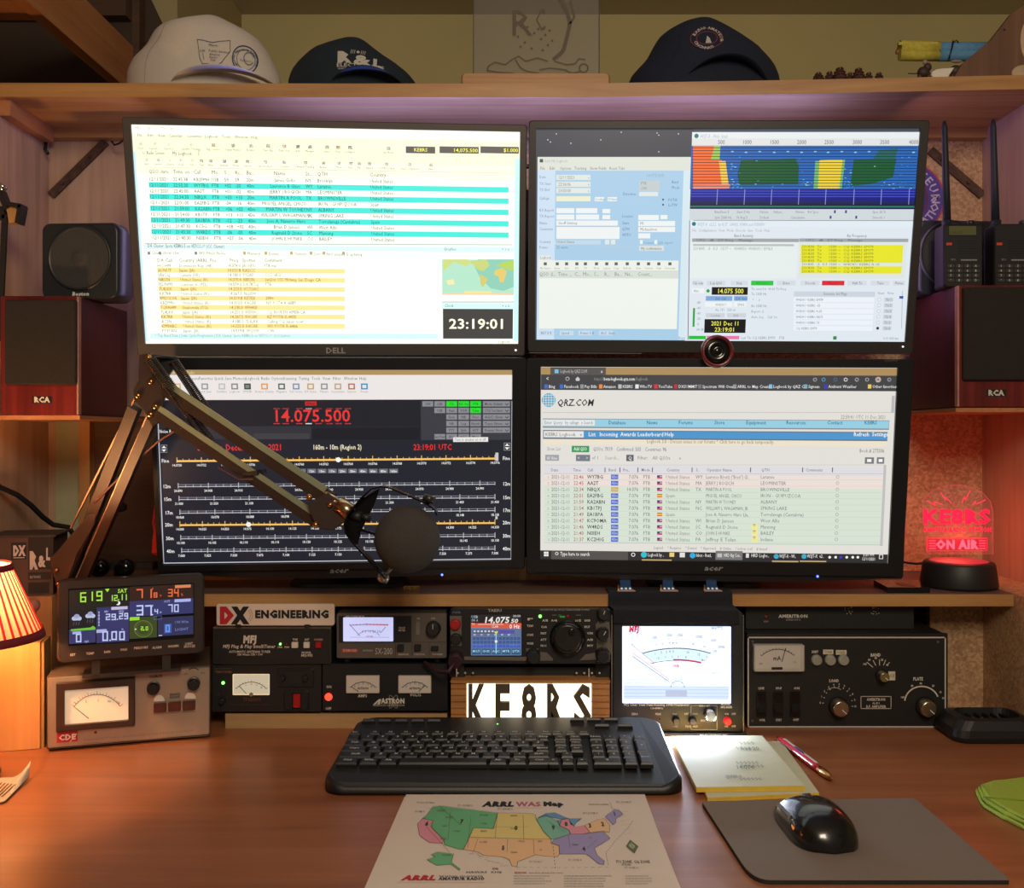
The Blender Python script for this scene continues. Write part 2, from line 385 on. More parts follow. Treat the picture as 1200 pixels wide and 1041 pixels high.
part(hu, 'middle_shelf', [PINE, SHTOP], lambda b: (b.box(-.52, .714, 1.421, BY, MS-.0185, MS-.001), b.box(-.52, .714, 1.4215, BY, MS-.001, MS, 1)), True)
for x in (-.5, .17): part(hu, 'shelf_leg', PINEZ, lambda b: b.box(x, x+.03, 1.62, 1.655, DZ, MS-.0185), True)
part(hu, 'shelf_upstand', PALE, lambda b: b.box(-.50, .45, 1.553, 1.563, MS, MS+.035), True)
LX = .714
part(hu, 'lower_side_board', CHIP, lambda b: b.box(LX, XR, 1.34, BY, DZ, MS-.0), True)
part(hu, 'lower_back_board', CHIP, lambda b: b.box(.632, LX, 1.515, 1.53, DZ, MS-.0185), True)
def bracket(b, p, q, w=.014):
    b.beam(p, q, w, .004); d = (Vector(q)-Vector(p))
    for k in (.22, .72): b.cyl(Vector(p)+d*k+Vector((0, -.003, 0)), Vector(p)+d*k+Vector((0, -.006, 0)), .003, n=10)
part(hu, 'diagonal_brace', mat('rusty_steel', C(92, 70, 60), .5, .6, noise=.3, scale=90), lambda b: bracket(b, WP(60, 229, BY-.004), WP(124, 166, BY-.004)), True)
part(hu, 'diagonal_brace', MATS['rusty_steel'], lambda b: bracket(b, WP(1090, 176, BY-.004), WP(1151, 229, BY-.004)), True)
# wooden ledges on the side panels that hold the speakers
part(hu, 'speaker_ledge', PINEY, lambda b: b.box(XL, -.64, 1.425, BY, CZ+.0284-.006, CZ+.0284), True)
part(hu, 'speaker_ledge', PINEY, lambda b: b.box(.632, XR, 1.425, BY, CZ+.0395-.006, CZ+.0395), True)
part(hu, 'corner_hook', BLKM, lambda b: (b.tube([WP(54, 166, 1.64), WP(53, 175, 1.635), WP(56, 180, 1.63)], .003), b.tube([WP(131, 166, 1.64), WP(134, 170, 1.63), WP(140, 168, 1.62), WP(146, 163, 1.6)], .0015)), True)

# plank rack that runs towards the camera on the left, above the upper shelf
rk = thing('plank_rack', 'brown plank rack running forward above the left end of the upper shelf', 'rack', Fr((-.8, 1.8, CZ+.66)))
XA = -.75
part(rk, 'edge_plank', PINEY, lambda b: b.box(XA-.022, XA, .95, 1.94, CZ+.66, CZ+.752), True)
part(rk, 'bottom_board', PINEY, lambda b: b.box(-1.45, XA-.022, .95, 1.571, CZ+.664, CZ+.69), True)
part(rk, 'back_board', mat('dark_stained_wood', C(66, 52, 42), .8, noise=.2, scale=9), lambda b: b.box(-1.45, -.752, 1.90, 1.93, CZ+.50, CZ+.98), True)
part(rk, 'post', DKW, lambda b: b.box(-.752, -.738, 1.90, 1.93, CZ+.50, CZ+.98), True)
part(rk, 'cross_rail', DKW, lambda b: b.box(-1.45, -.752, 1.87, 1.90, CZ+.80, CZ+.87), True)
part(rk, 'upper_plank', DKW, lambda b: b.box(-.9, -.85, .95, 1.87, CZ+.85, CZ+.95), True)
part(rk, 'side_plank', MATS['dark_stained_wood'], lambda b: b.loops([[(-.738, 1.93, CZ+.5), (-.738, 1.93, CZ+.98), (-.738, 1.945, CZ+.98), (-.738, 1.945, CZ+.5)], [(-.56, 1.93, CZ+.5), (-.735, 1.93, CZ+.87), (-.735, 1.945, CZ+.87), (-.56, 1.945, CZ+.5)]]), True)
# ------------------------------------------------------------ monitors
SCR = printed('screen_backlight', 1.0, .35, True)
SCD = printed('screen_pixels', 1.0, .35)
SCR2 = printed('bright_screen_backlight', 1.15, .35, True)
SCD2 = printed('bright_screen_pixels', 1.15, .35)
BEZ = mat('bezel_plastic', C(72, 66, 62), .5, noise=.05, bump=.06, scale=400)
BEZD = mat('bezel_black_gloss', C(26, 28, 31), .3, noise=.05)
def monitor(label, X, Z, yaw, tilt, roll, Wd, asp, outer, bez, bulge=0, fl=False, bright=False):
    f0 = Fr((X, 1.42, CZ+Z), yaw, tilt, roll)
    q = [f0.h(*p) for p in outer]           # outer corners TL TR BR BL
    x0 = (q[0][0]+q[3][0])/2; x1 = (q[1][0]+q[2][0])/2; z1 = (q[0][1]+q[1][1])/2; z0 = (q[2][1]+q[3][1])/2
    fr = f0.moved(0, 0, z0); H = Wd*asp; x0 -= 0; off = -z0
    t = thing('monitor', label, 'monitor', fr, 'desk monitors')
    sz0, sz1 = off-H/2, off+H/2
    part(t, 'bezel', bez, lambda b: b.ring(-Wd/2, Wd/2, sz0, sz1, x0, x1, 0, z1-z0, -.005, .0005, .004))
    def back(b):
        b.rbox(x0+.001, x1-.001, .0005, .022, .001, z1-z0-.001, .006, 0)
        b.rbox(x0+.06, x1-.06, .022, .042, .05, z1-z0-.05, .02, 0)
    part(t, 'back_shell', BLK, back)
    if bulge:
        part(t, 'chin', bez, lambda b: b.prism([(x0+.004, .004)]+[(x0+(x1-x0)*(.04+.92*i/16), .001-bulge*math.sin(PI*i/16)**.8) for i in range(17)]+[(x1-.004, .004)], -.005, .010))
    P = Panel(fr, 0.0)
    P.mb.r(-Wd/2, Wd/2, sz0, sz1, 0, (0, 0, 0, 1))   # replaced below by the screen's own parts
    P.mb = MB()
    return t, fr, P, (-Wd/2, Wd/2, sz0, sz1), (x0, x1, z1-z0)
def screen_base(t, fr, rects, m):
    """big areas of the display: the backlit sheet"""
    P = Panel(fr, 0.0)
    for a in rects: P.r(*a)
    P.done('screen', t, m)

# ---- upper left monitor: bright log book
t, fr, P, S, O = monitor('upper left monitor with a bright logbook table in turquoise stripes', -.2727, .2848, 5.11, 11.31, -.46, .5430, .5625,
    [(144.5, 137), (617, 147), (615, 417), (161.5, 417)], BEZ, bright=True)
b = MB(); b.r(S[0], S[1], S[2], S[3], 0, C(252, 255, 240)); b.obj('screen', SCR2, t)
TQ, TX, G1 = C(70, 228, 212), C(60, 70, 70), C(120, 120, 110)
P.r(154, 147, 609, 157, C(255, 255, 250), 1); P.r(155, 157, 609, 187, C(250, 250, 214), 1); P.r(157, 187, 604, 203, C(252, 252, 224), 1)
P.r(154, 178, 166, 400, C(200, 232, 238), 2); P.r(603.5, 186, 608.5, 400, C(200, 248, 240), 2)
P.t(158, 152, 4.5, 'HRD Logbook - My Logbook', C(190, 190, 180), 211)
for x, s_ in ((161, 'File'), (173, 'Edit'), (185, 'View'), (198, 'Calendar'), (219, 'Countries'), (240, 'Logbook'), (260, 'Tools'), (275, 'Window'), (294, 'Help')): P.t(x, 160+(x-160)*.02, 3.6, s_, G1)
ic = [(165, 'Open'), (181, 'Layout 1'), (198, 'Layout 2'), (224, 'Satellite Tracking'), (250, 'Rig Control'), (273, 'Digital Master'), (294, 'Rotator'), (314, 'Tune Rig'), (333, 'Tune Out'), (349, 'Add'), (363, 'Manager'), (383, 'Select'), (396, 'View'), (410, 'Configure'), (455, 'Sat Mode')]
for i, (x, s_) in enumerate(ic):
    y = 168+(x-160)*.018; P.r(x-2, y-1.5, x+2.5, y+2.5, [C(150, 60, 50), C(60, 60, 60), C(90, 110, 130), C(120, 120, 90)][i % 4]); P.t(x, y+6.8, 2.6, s_, G1, al='c')
for x0, x1, s_, c in ((475.5, 510, 'KE8RS', 485), (515, 561, '14,075.500', 531), (563, 608, '$1.000', 590)):
    P.r(x0, 171.5, x1, 179.5, C(92, 88, 84), 2); P.t(c, 178 if c != 485 else 177.5, 4, s_, C(255, 250, 90), x1-1 if c != 485 else 501, b=.01)
P.t(172, 181, 4, 'Radio Screen', TX, 193); P.t(202, 181.6, 4, 'My Logbook', TX, 225); P.r(167, 178, 170, 181.5, C(90, 90, 90)); P.ln([(233, 176), (233, 183)], G1, .6)
for i, (x, s_) in enumerate([(172, 'Add'), (185, 'Current'), (200, 'Delete'), (212, 'View'), (225, 'Edit'), (236, 'Clear'), (247, 'Filter'), (263, 'Refresh'), (277, 'Mode'), (290, 'Layout'), (311, 'Sat Selections'), (333, 'Contests'), (358, 'Awards Tracking'), (379, 'Backup'), (397, 'More'), (411, 'Find'), (421, 'My'), (433, 'Award'), (453, 'LOTW Lookup'), (480, 'eQSL Download'), (505, 'Filter')]):
    y = 187+(x-170)*.018; P.r(x-1.8, y-1.5, x+2.2, y+2.2, [C(110, 110, 60), C(90, 90, 90), C(150, 150, 140), C(80, 100, 130)][i % 4]); P.t(x, y+6.4, 2.5, s_, G1, al='c')
P.ln([(168, 196), (600, 203)], C(200, 200, 180), .6, 2); P.ln([(170, 206.5), (600, 211)], C(210, 210, 190), .5, 2)
hd = [(174.5, 'QSO date'), (203, 'Time on'), (227, 'Call'), (248, 'Mo...'), (263, 'S...'), (275.5, 'Rc...'), (289, 'Ba...'), (321, 'Name'), (358, 'St...'), (372, 'QTH'), (433.5, 'Country')]
for x, s_ in hd: P.t(x, 203+(x-175)*.016, 4.6, s_, C(95, 95, 85))
rows = ['12/11/2021|22:45:38|KB2FMH|USB|59|59|20m|James Gollo|NY|Brooklyn|United States', '12/11/2021|22:55:30|WY7BG|FT8|+02|-20|40m|Laurence B Glass|WY|Laramie|United States',
 '12/11/2021|22:45:00|AA2T|FT8|+01|-02|40m|JERRY J ROGICH|MA|LEOMINSTER|United States', '12/11/2021|22:34:30|N8QX|FT8|+03|+10|20m|MARTIN A POOL|TX|BROWNSVILLE|United States',
 '12/11/2021|22:01:00|EA2FBG|FT8|-04|-16|40m|MIGUEL ANGEL CHICO...||IRUN - GUIPUZCOA|Spain', '12/11/2021|21:59:00|KA2ABN|FT8|+06|+02|40m|MARTIN W TOUHEY|NY|ALBANY|United States',
 '12/11/2021|21:54:00|KB1TP|FT8|+13|+13|40m|WILLIAM L WAGAMAN, JR|NC|SPRING LAKE|United States', '12/11/2021|21:49:30|EA1BPA|FT8|-12|-23|40m|Jose A. Navarro Haro|.|Torrelavega (Cantabria)|Spain',
 '12/11/2021|21:47:30|KC5G|FT8|+08|+02|40m|Brian D Jansen|WI|West Allis|United States', '12/11/2021|21:45:30|W4RDS|FT8|-06|-05|40m|Reginald D Stone|SC|Manning|United States',
 '12/11/2021|21:40:30|N0IEH|FT8|+07|-06|40m|JOHN E HUNKE|CO|BAILEY|United States']
for k, rw in enumerate(rows):
    y = 212+k*6.85; dx = k*.37; c_ = rw.split('|')
    if k % 2: P.r(174+dx, y-5.4, 596, y+1.1, TQ, 2)
    for j, ((x, _), s_) in enumerate(zip(hd, c_)):
        if s_ and s_ != '.': P.t((334 if j == 7 else x)+dx*(1-(x-175)/450), y+(x-175)*.009, 4.1, s_, TX if not k % 2 else C(30, 90, 90), al='c' if j == 7 else 'l')
P.ln([(170, 285.5), (600, 287)], C(170, 190, 180), 1, 3); P.r(168, 286.5, 603, 292, C(214, 240, 240), 3)
P.t(173, 290, 4, 'DX Cluster: Spots KE8RS-5 on VE7CC-1* (CC Cluster)', TX, 263, l=4)
for x, s_ in ((178, 'Clear'), (191, 'Show 15m'), (233, 'WSI Filter: None'), (290, 'Memory'), (315, 'Delete'), (345, 'Options'), (368, 'Sort'), (383, 'Not paused'), (406, '0 updating')):
    P.t(x, 298+(x-178)*.008, 3.6, s_, C(120, 120, 90)); P.r(x-5, 295, x-2, 298.5, C(190, 165, 90) if x > 280 else C(120, 130, 140))
h2 = [(184.5, 'DX Call'), (210, 'Country (ARRL, Pre...'), (279, 'Freq'), (284, 'Spotter'), (309.5, 'Comment')]
for x, s_ in h2: P.t(x, 307, 4.2, s_, C(100, 95, 75), al='r' if s_ == 'Freq' else 'l')
sp = ['HC1HM|Dominican Rep. (HI)|14.074.0|JA1SIPV|FT8 mx', 'JA1NUT|Japan (JA)|14.033.8|KA2CC|', 'VE6CQ|Canada (VE)|14.180.0|PY2AD|CCC yEG*', 'N8SSN|United States (K)|14.070.4|N8SSN|SanDst USS Midway San Diego CA',
 'PJ2/NM9|Curacao Is. (PJ2)|14.074.0|DK7RTQ|FT8', '7L4LKK|Japan (JA)|14.233.0|VC7GAC|', 'KK7RR|United States (K)|14.267.5|NQ0W|', '9M2OLVA|Japan (JA)|14.019.8|KE7EX|599+', 'KB2FMH|United States (K)|14.310.0|K4CAE|NY POTA K-6089',
 'TG9AHM|Guatemala (TG)|14.230.0|WH4SE|', '7L4LKK|Japan (JA)|14.253.0|WD0VC|CQ NORTH AMERICA', 'KK7RR|United States (K)|14.267.5|K4CAE|AZ POTA K-4435', 'AC5N|United States (K)|14.180.0|7L4LKK|Calling CQ Japan now*', 'KM9ABC|United States (K)|14.225.0|K4CAE|WS POTA K-6466', 'PY3YAN|Japan (JA)|14.019.8|WQ5W|CW']
for k, rw in enumerate(sp):
    y = 313+k*5.45; dx = k*.4
    if k % 2: P.r(184+dx, y-4.6, 404, y+.85, C(250, 226, 150), 2)
    for (x, hh), s_ in zip(h2, rw.split('|')):
        if s_: P.t(x+dx*(1-(x-180)/500)+(3 if hh == 'Freq' else 0), y+.2, 3.7, s_, C(110, 88, 40) if k % 2 else C(110, 110, 100), al='r' if hh == 'Freq' else 'l')
P.r(176, 391, 513, 397, C(206, 240, 236), 2); P.t(182, 395, 3.6, '* Top Band Data | Solar Cycle Progression | DX Cluster: Spots KE8RS-5 on VE7CC-1* (CCCluster)', C(130, 160, 160), 340)
P.r(518, 289, 603, 295, C(214, 240, 240), 4); P.t(520, 293.5, 3.4, 'Greyline', G1, l=5); P.t(588, 293.5, 3.2, '+ o x', G1, l=5)
P.r(518, 304, 602, 345.5, C(176, 222, 196), 3)
P.pg([(560, 304), (602, 304), (602, 336), (590, 341), (575, 338), (562, 325), (556, 312)], C(140, 200, 178), 4)
P.pg([(520, 304), (548, 304), (552, 309), (546, 312), (532, 307), (526, 312), (519, 318)], C(200, 212, 130), 5)
P.pg([(550, 306), (570, 304), (574, 311), (566, 318), (560, 316), (555, 311)], C(196, 206, 120), 6); P.pg([(562, 321), (572, 327), (566, 337), (563, 333)], C(206, 196, 110), 6)
P.pg([(580, 317), (588, 314), (594, 318), (590, 331), (586, 331), (584, 324), (579, 322)], C(222, 196, 110), 6); P.pg([(581, 312), (590, 307), (602, 305), (602, 318), (595, 316), (588, 313)], C(176, 206, 96), 6)
P.pg([(523, 329), (531, 327), (533, 333), (525, 334)], C(236, 226, 170), 6); P.r(518, 343.5, 602, 345.2, C(240, 200, 160), 5); P.r(544, 341, 576, 344, C(228, 222, 150), 6)
P.ln([(518, 354), (602, 354)], C(100, 110, 110), .7, 3); P.r(518, 355, 603, 362, C(210, 246, 240), 3); P.t(521, 360, 3.6, 'Clock', TX, l=5); P.t(588, 360, 3.2, '+ o x', TX, l=5)
P.r(519, 362, 601, 397, C(66, 64, 62), 4); P.t(526, 385, 11, '23:19:01', C(255, 255, 226), 593, b=.02, l=6)
P.t(584, 402, 3, 'Logbook', G1)
P.done('screen_image', t, SCD2)
P = Panel(fr, -.005); P.t(382, 414, 6.2, 'DELL', C(170, 165, 160), 405, b=.03, it=.0); P.done('maker_mark', t)
part(t, 'power_button', emitm('white_indicator_light', C(230, 230, 255), 2), lambda b: b.cyl((fr.h(604, 410)[0], -.005, fr.h(604, 410)[1]), (fr.h(604, 410)[0], -.0065, fr.h(604, 410)[1]), .0014, n=10))
for i, x in enumerate((545, 560, 574, 588)): part(t, 'menu_button', BEZ, lambda b: b.box(fr.h(x, 411)[0]-.004, fr.h(x, 411)[0]+.004, -.0058, -.005, fr.h(x, 411)[1]-.001, fr.h(x, 411)[1]+.001))
MON = [(t, fr, S, O)]

# ---- upper right monitor: desktop with waterfall
t, fr, P, S, O = monitor('upper right monitor showing a rainbow waterfall display and pale forms', .2925, .2871, -1.6, 10.2, .45, .5410, .556,
    [(620, 143), (1089.5, 140), (1067, 415), (618.5, 413)], mat('bezel_plastic_dark', C(48, 45, 44), .45, noise=.05, bump=.06, scale=400))
b = MB(); b.r(S[0], S[1], S[2], S[3], 0, C(70, 78, 90)); b.obj('screen', SCR, t)
P.r(629, 151, 812, 184, C(62, 66, 76), 1)
for x, y in ((642, 164), (645, 166.5), (669, 168), (770, 156), (772, 158.5), (772, 178), (652, 157), (704, 164), (728, 155), (795, 157)): P.circ(x, y, .7, C(215, 225, 240), 2, 8)
P.r(630, 184, 810, 398, C(170, 206, 232), 2); P.r(630, 184, 810, 200, C(222, 226, 216), 3); P.r(630, 200, 650, 398, C(206, 226, 244), 3); P.r(801, 200, 811, 398, C(214, 232, 240), 3)
P.r(632.5, 186.5, 636.5, 190.5, C(50, 90, 80), 4); P.t(638, 190.5, 3.5, 'Add: My Logbook', C(170, 180, 175), 665, l=4)
for x, s_ in ((633, 'File'), (644, 'Edit'), (656, 'Options'), (673, 'Tracking'), (691, 'Show Fields'), (714, 'Reset Tabs')): P.t(x, 199, 3.4, s_, C(110, 115, 115), l=4)
FG, FW, FT = C(226, 232, 226), C(238, 242, 242), C(120, 140, 155)
for y, s_ in ((209, 'Date'), (217, 'TX Start'), (224, 'TX End'), (234, 'Callsign'), (248, 'RX Report'), (255, 'TX Report'), (263, 'Name'), (270, 'Comment')): P.t(632, y, 3.2, s_, FT, l=4)
for y, s_ in ((205, '12/11/2021'), (213, '22:56:06'), (220.5, '23:00:00')):
    P.r(652, y, 692, y+6, FG, 4); P.t(654, y+4.8, 3.6, s_, C(130, 130, 120), l=5); P.t(689, y+4.8, 3, 'v', FT, l=5)
P.r(652, 230, 692, 236, C(236, 238, 206), 4)
for x, y, x1, h_ in ((697, 231, 708, 5), (712, 231, 723, 5), (652, 244, 673, 6), (675, 244, 700, 6), (652, 251.5, 673, 6), (675, 251.5, 702, 6), (706, 245, 715, 5), (706, 252, 715, 5), (652, 258.5, 724, 6), (652, 266, 726, 14), (748, 252, 772, 6), (774, 252, 782, 5), (748, 259, 791, 6), (748, 266, 791, 6), (748, 273.5, 762, 6)): P.r(x, y, x1, y+h_, FW, 4)
P.t(698, 235, 3, 'Lookup', FT, l=5); P.t(712, 235, 3, 'CW Skimmer', FT, 723, l=5); P.t(654, 263, 3.3, 'Geoff Smitsey', C(110, 110, 110), l=5)
P.t(750, 270.5, 3.4, 'Michaelston', C(110, 110, 110), l=5); P.t(750, 263.5, 3.4, 'MI', FT, l=5)
P.t(757, 207.5, 3.6, '14.075.500', C(150, 170, 190), 778, l=4); P.r(749, 212, 773, 224, C(196, 206, 208), 4); P.r(749, 225, 771, 230, FG, 4); P.t(751, 216.5, 3.3, 'FT8', FT, l=5); P.t(751, 222.5, 3.3, 'CW', FT, l=5)
for x, y, s_ in ((730, 229, 'Direction'), (787, 215, 'Band'), (787, 221.5, 'Mode'), (783, 236, 'POTA'), (783, 242, 'LoTW'), (729, 255, 'Locator'), (729, 263, 'State'), (729, 270, 'QTH'), (729, 277, 'WITU')): P.t(x, y, 3.3, s_, C(90, 120, 150), l=4)
P.r(776, 233, 778, 235, C(60, 80, 110), 4); P.r(776, 239, 778, 241, C(60, 80, 110), 4)
P.t(632, 285, 3.2, 'Country', FT, l=4); P.t(652, 285, 3.2, 'United States', C(140, 120, 90), l=4); P.r(650, 281.5, 704, 286.5, C(196, 218, 232), 3); P.r(709, 281, 714, 286.5, FG, 4); P.r(716, 281, 721, 286.5, FG, 4)
P.t(632, 291.5, 3.2, 'Power', FT, l=4); P.t(652, 291.5, 3.2, '25 watts', FT, l=4); P.r(698, 289, 745, 293, C(176, 206, 226), 4); P.r(750, 281.5, 753, 286, FW, 4); P.r(767, 281.5, 770, 286, FW, 4); P.t(754, 286, 3, 'Contest', FT, l=5); P.t(771, 286, 3, 'QSL report', FT, l=5); P.r(749, 288, 778, 294, C(216, 222, 220), 4); P.t(751, 292.8, 3, 'My confirmation', C(100, 90, 80), l=5)
P.r(631, 299, 646, 305, FG, 4); P.t(633, 303.5, 3, 'Logbook', FT, l=5); P.r(631, 305, 795, 317, C(236, 240, 232), 4)
for i, (x, s_) in enumerate(((639, 'My Station'), (653, 'Reset'), (664, 'Save'), (676, 'RX'), (686, 'TX'), (699, 'Mode'), (711, 'Layout'), (722, 'Copy'), (735, 'Refresh'), (748, 'Clear'), (760, 'Contest'), (772, 'Solar'), (785, 'Customize'))):
    P.r(x-1.8, 307.5, x+1.8, 311, C(90, 100, 100), 5); P.t(x, 315.5, 2.4, s_, C(150, 150, 120), al='c', l=5)
P.r(631, 317.5, 795, 326, C(216, 224, 214), 4); P.r(632, 326, 794, 385, C(238, 244, 236), 4)
for x, s_ in ((632, 'QSO d...'), (654, 'Time ...'), (673, 'C...'), (683, 'Mo...'), (696, 'S...'), (708, 'R...'), (720, 'Ba...'), (732, 'Na...'), (747, 'Count...')): P.t(x, 323.5, 4.4, s_, C(130, 135, 130), l=5)
for x, s_ in ((634, 'RST 5 9'), (658, 'Speed'), (680, 'Power 5 0'), (704, 'ALC  Start')): P.r(x-2, 387.5, x+14, 393, C(200, 220, 236), 4); P.t(x, 391.8, 3, s_, C(90, 110, 130), l=5)
P.t(795, 397.5, 3, 'Ready', FT, l=4)
# waterfall window
P.r(811, 155, 1076, 248, C(214, 220, 224), 5); P.r(811, 155, 1077.5, 162.5, C(232, 238, 240), 6); P.circ(816, 159.5, 2.6, C(30, 120, 130), 7); P.t(820.5, 162, 4.2, 'WSJT-X - Wide Graph', C(160, 180, 190), 853, l=7)
P.r(811, 162.5, 1077, 170, C(226, 228, 228), 7)
for i, x in enumerate((845, 875, 907, 939, 971, 1004, 1036, 1070)): P.t(x, 169, 4.6, str(500*(i+1)), C(70, 80, 90), al='c', l=8)
P.r(810, 171, 1074, 222, C(36, 102, 184), 7)
def wf(pts, c, l): P.pg(pts, c, l)
wf([(812, 171), (837, 171), (833, 187), (845, 187), (848, 200), (850, 220), (812, 221)], C(250, 112, 50), 8)
wf([(837, 171), (844, 171), (843, 187), (833, 187)], C(160, 205, 90), 9); wf([(842, 189), (850, 189), (854, 220), (846, 220)], C(250, 205, 70), 9); wf([(812, 217), (856, 216), (854, 221), (812, 221.5)], C(235, 140, 120), 10)
wf([(868, 188), (932, 186), (936, 195), (935, 216), (866, 217), (864, 205)], C(14, 92, 44), 8)
wf([(955, 189), (990, 187), (986, 221), (953, 221)], C(120, 190, 110), 8); wf([(960, 188), (987, 187), (983, 221), (958, 221)], C(240, 210, 50), 9)
wf([(1000, 187), (1050, 186), (1046, 208), (1020, 216), (996, 218)], C(14, 92, 44), 8); wf([(1030, 176), (1052, 174), (1048, 187), (1022, 187)], C(30, 100, 90), 9)
for i, x in enumerate((858, 874, 890, 907, 923, 939, 955, 970, 986, 1002, 1018, 1070)): P.r(x-1.5, 177+(i % 2), x+1.5, 178.6+(i % 2), C(120, 200, 235), 9)
random.seed(3)
for k in range(90):
    x = random.choice([random.uniform(855, 866), random.uniform(935, 955), random.uniform(988, 998), random.uniform(1045, 1072), random.uniform(858, 1070)]); y = random.choice([random.uniform(183, 220), random.uniform(213, 221)])
    P.r(x, y, x+random.uniform(.8, 3), y+.8, random.choice([C(90, 180, 230), C(60, 150, 220), C(150, 210, 220)]), 10)
for i in range(14): y = 173+i*3.45; P.r(810.5, y, 1074, y+.75, C(8, 30, 60), 11)
for a in ((812, 850), (957, 984)):
    pass
P.r(809, 221.5, 1073, 245, C(18, 24, 130), 8)
for i in range(7): P.r(809, 223.5+i*3.1, 1072.5, 224.6+i*3.1, C(60, 80, 200) if i < 3 else C(20, 30, 80), 9)
P.r(808.5, 238, 1072, 244.5, C(10, 30, 56), 10); P.r(808.5, 241.2, 1072, 243, C(40, 120, 96), 11)
for x in (840, 872, 903.5, 935.5, 967, 1000, 1032, 1064.5): P.ln([(x+.5, 222), (x-.5, 240)], C(150, 160, 220), .7, 12)
P.r(808, 246, 1070, 258, C(208, 216, 220), 7)
for x, y, s_ in ((837, 250, 'Bins/Pixel 5'), (863, 250, 'Start 0 Hz'), (890, 250, 'Palette'), (906, 250, 'Adjust...'), (932, 250, 'Flatten'), (946, 250, 'Ref Spec'), (1022, 250, 'Spec 30 %'), (837, 256.5, 'Split 2500 Hz'), (863, 256.5, 'N Avg 5'), (890, 256.5, 'Default'), (926, 256.5, 'Cumulative'), (1022, 256.5, 'Smooth 1')): P.t(x, y, 3, s_, C(120, 130, 140), l=8)
for x, y in ((978, 248), (991, 248), (973, 254.5), (1003, 254.5)): P.r(x-1, y-1.5, x+1, y+2, C(30, 70, 150), 8)
# decoder window
P.r(807, 258.5, 1070, 400, C(224, 232, 240), 6); P.ln([(808, 258.5), (806, 398)], C(60, 80, 90), .8, 8); P.r(808, 259, 1070, 266, C(226, 236, 244), 7); P.circ(813, 262.5, 2.4, C(30, 120, 130), 8)
P.t(817, 265, 4, 'WSJT-X  v2.5.2  by K1JT, G4WJS, K9AN and IV3NWV', C(160, 178, 192), 896, l=8)
P.t(811, 271.5, 3, 'File  Configurations  View  Mode  Decode  Save  Tools  Help', C(150, 160, 172), 902, l=8)
P.t(860, 278, 3.4, 'Band Activity', C(90, 100, 110), l=8); P.t(992, 278, 3.4, 'Rx Frequency', C(90, 100, 110), l=8)
P.r(811, 279.5, 936, 283.5, C(160, 166, 170), 7); P.r(936.5, 279.5, 1064, 283.5, C(160, 166, 170), 7)
P.t(816, 283, 3, 'UTC   dB   DT Freq    Message', C(90, 90, 95), 882, l=8); P.t(944, 283, 3, 'UTC   dB   DT Freq    Message', C(90, 90, 95), 1010, l=8)
P.r(810, 284, 934, 326, C(230, 238, 236), 7); P.r(937, 284, 1061, 326, C(222, 230, 226), 7)
P.r(812, 286, 930, 288.3, C(184, 190, 192), 8); P.t(812, 293, 3.4, '231845  -5  0.3  1577 ~  W4RDS W4DKU EM63', C(150, 160, 165), 905, l=8)
for i in range(8):
    y = 288+i*4.15
    if i != 5: P.r(938, y-1, 1058-i*.3, y+3.3, C(232, 230, 40), 8)
    P.t(939, y+2.3, 2.7, '231830  Tx     1500 ~  CQ KE8RS EM79' if i != 5 else '231845  -5  0.3 1500 ~  W4DKU KE8RS R-10', C(120, 120, 40), 1023 if i != 5 else 1030, l=9)
for x, x1, s_, c in ((812, 823, 'CQ only', None), (828, 850, 'Log QSO', None), (856, 876, 'Stop', None), (880, 906, '', C(40, 200, 60)), (910, 932, 'Erase', None), (938, 960, 'Decode', None), (963, 989, '', C(222, 40, 52)), (993, 1015, 'Halt Tx', None), (1020, 1042, 'Tune', None), (1046, 1060, 'Menus', None)):
    P.r(x, 329, x1, 334.5, c or C(214, 220, 226), 8); P.t((x+x1)/2, 333.3, 3, s_ or 'Monitor', C(90, 95, 100) if not c else mul(c, .6), al='c', l=9)
P.r(811, 338, 825, 343.5, FW, 8); P.t(812.5, 342.5, 3, '40m', FT, l=9); P.circ(829.5, 341, 2, C(30, 160, 60), 9)
P.r(834, 336.5, 876, 345.5, C(12, 14, 16), 8); P.t(840, 343.8, 5.4, '14.075 500', C(250, 246, 90), 871, b=.01, l=10)
P.r(827, 347, 858, 352.5, C(130, 170, 220), 8); P.r(860, 347, 875.5, 352.5, C(130, 170, 220), 8); P.t(838, 351.5, 3, 'DX Call', C(60, 90, 140), l=9); P.t(862, 351.5, 3, 'DX Grid', C(60, 90, 140), l=9)
P.r(826, 354, 858, 359.5, FW, 8); P.r(860, 354, 874, 359.5, FW, 8); P.t(838, 358.5, 2.8, 'W4DKU', FT, l=9); P.t(864, 358.5, 2.8, 'EM63', FT, l=9); P.t(838, 364.5, 2.8, 'Az: 191   520 mi', FT, l=8)
P.r(827, 367, 849, 372, C(206, 212, 218), 8); P.r(852, 367, 874, 372, C(206, 212, 218), 8); P.t(833, 371, 2.8, 'Lookup', FT, l=9); P.t(859, 371, 2.8, 'Add', FT, l=9)
P.r(825.5, 374, 873.5, 390, C(12, 14, 16), 8); P.t(833, 381.4, 4.8, '2021 Dec 11', C(250, 246, 90), 866, b=.01, l=10); P.t(837, 388.6, 4.8, '23:19:01', C(250, 246, 90), 861, b=.01, l=10)
for i in range(6): P.t(816, 356+i*6.3, 2.8, '-%d' % (80-i*20) if i < 5 else '64 dB', FT, l=8)
P.r(812, 361, 814, 383, C(40, 160, 70), 9); P.r(812, 353, 814, 361, FG, 9)
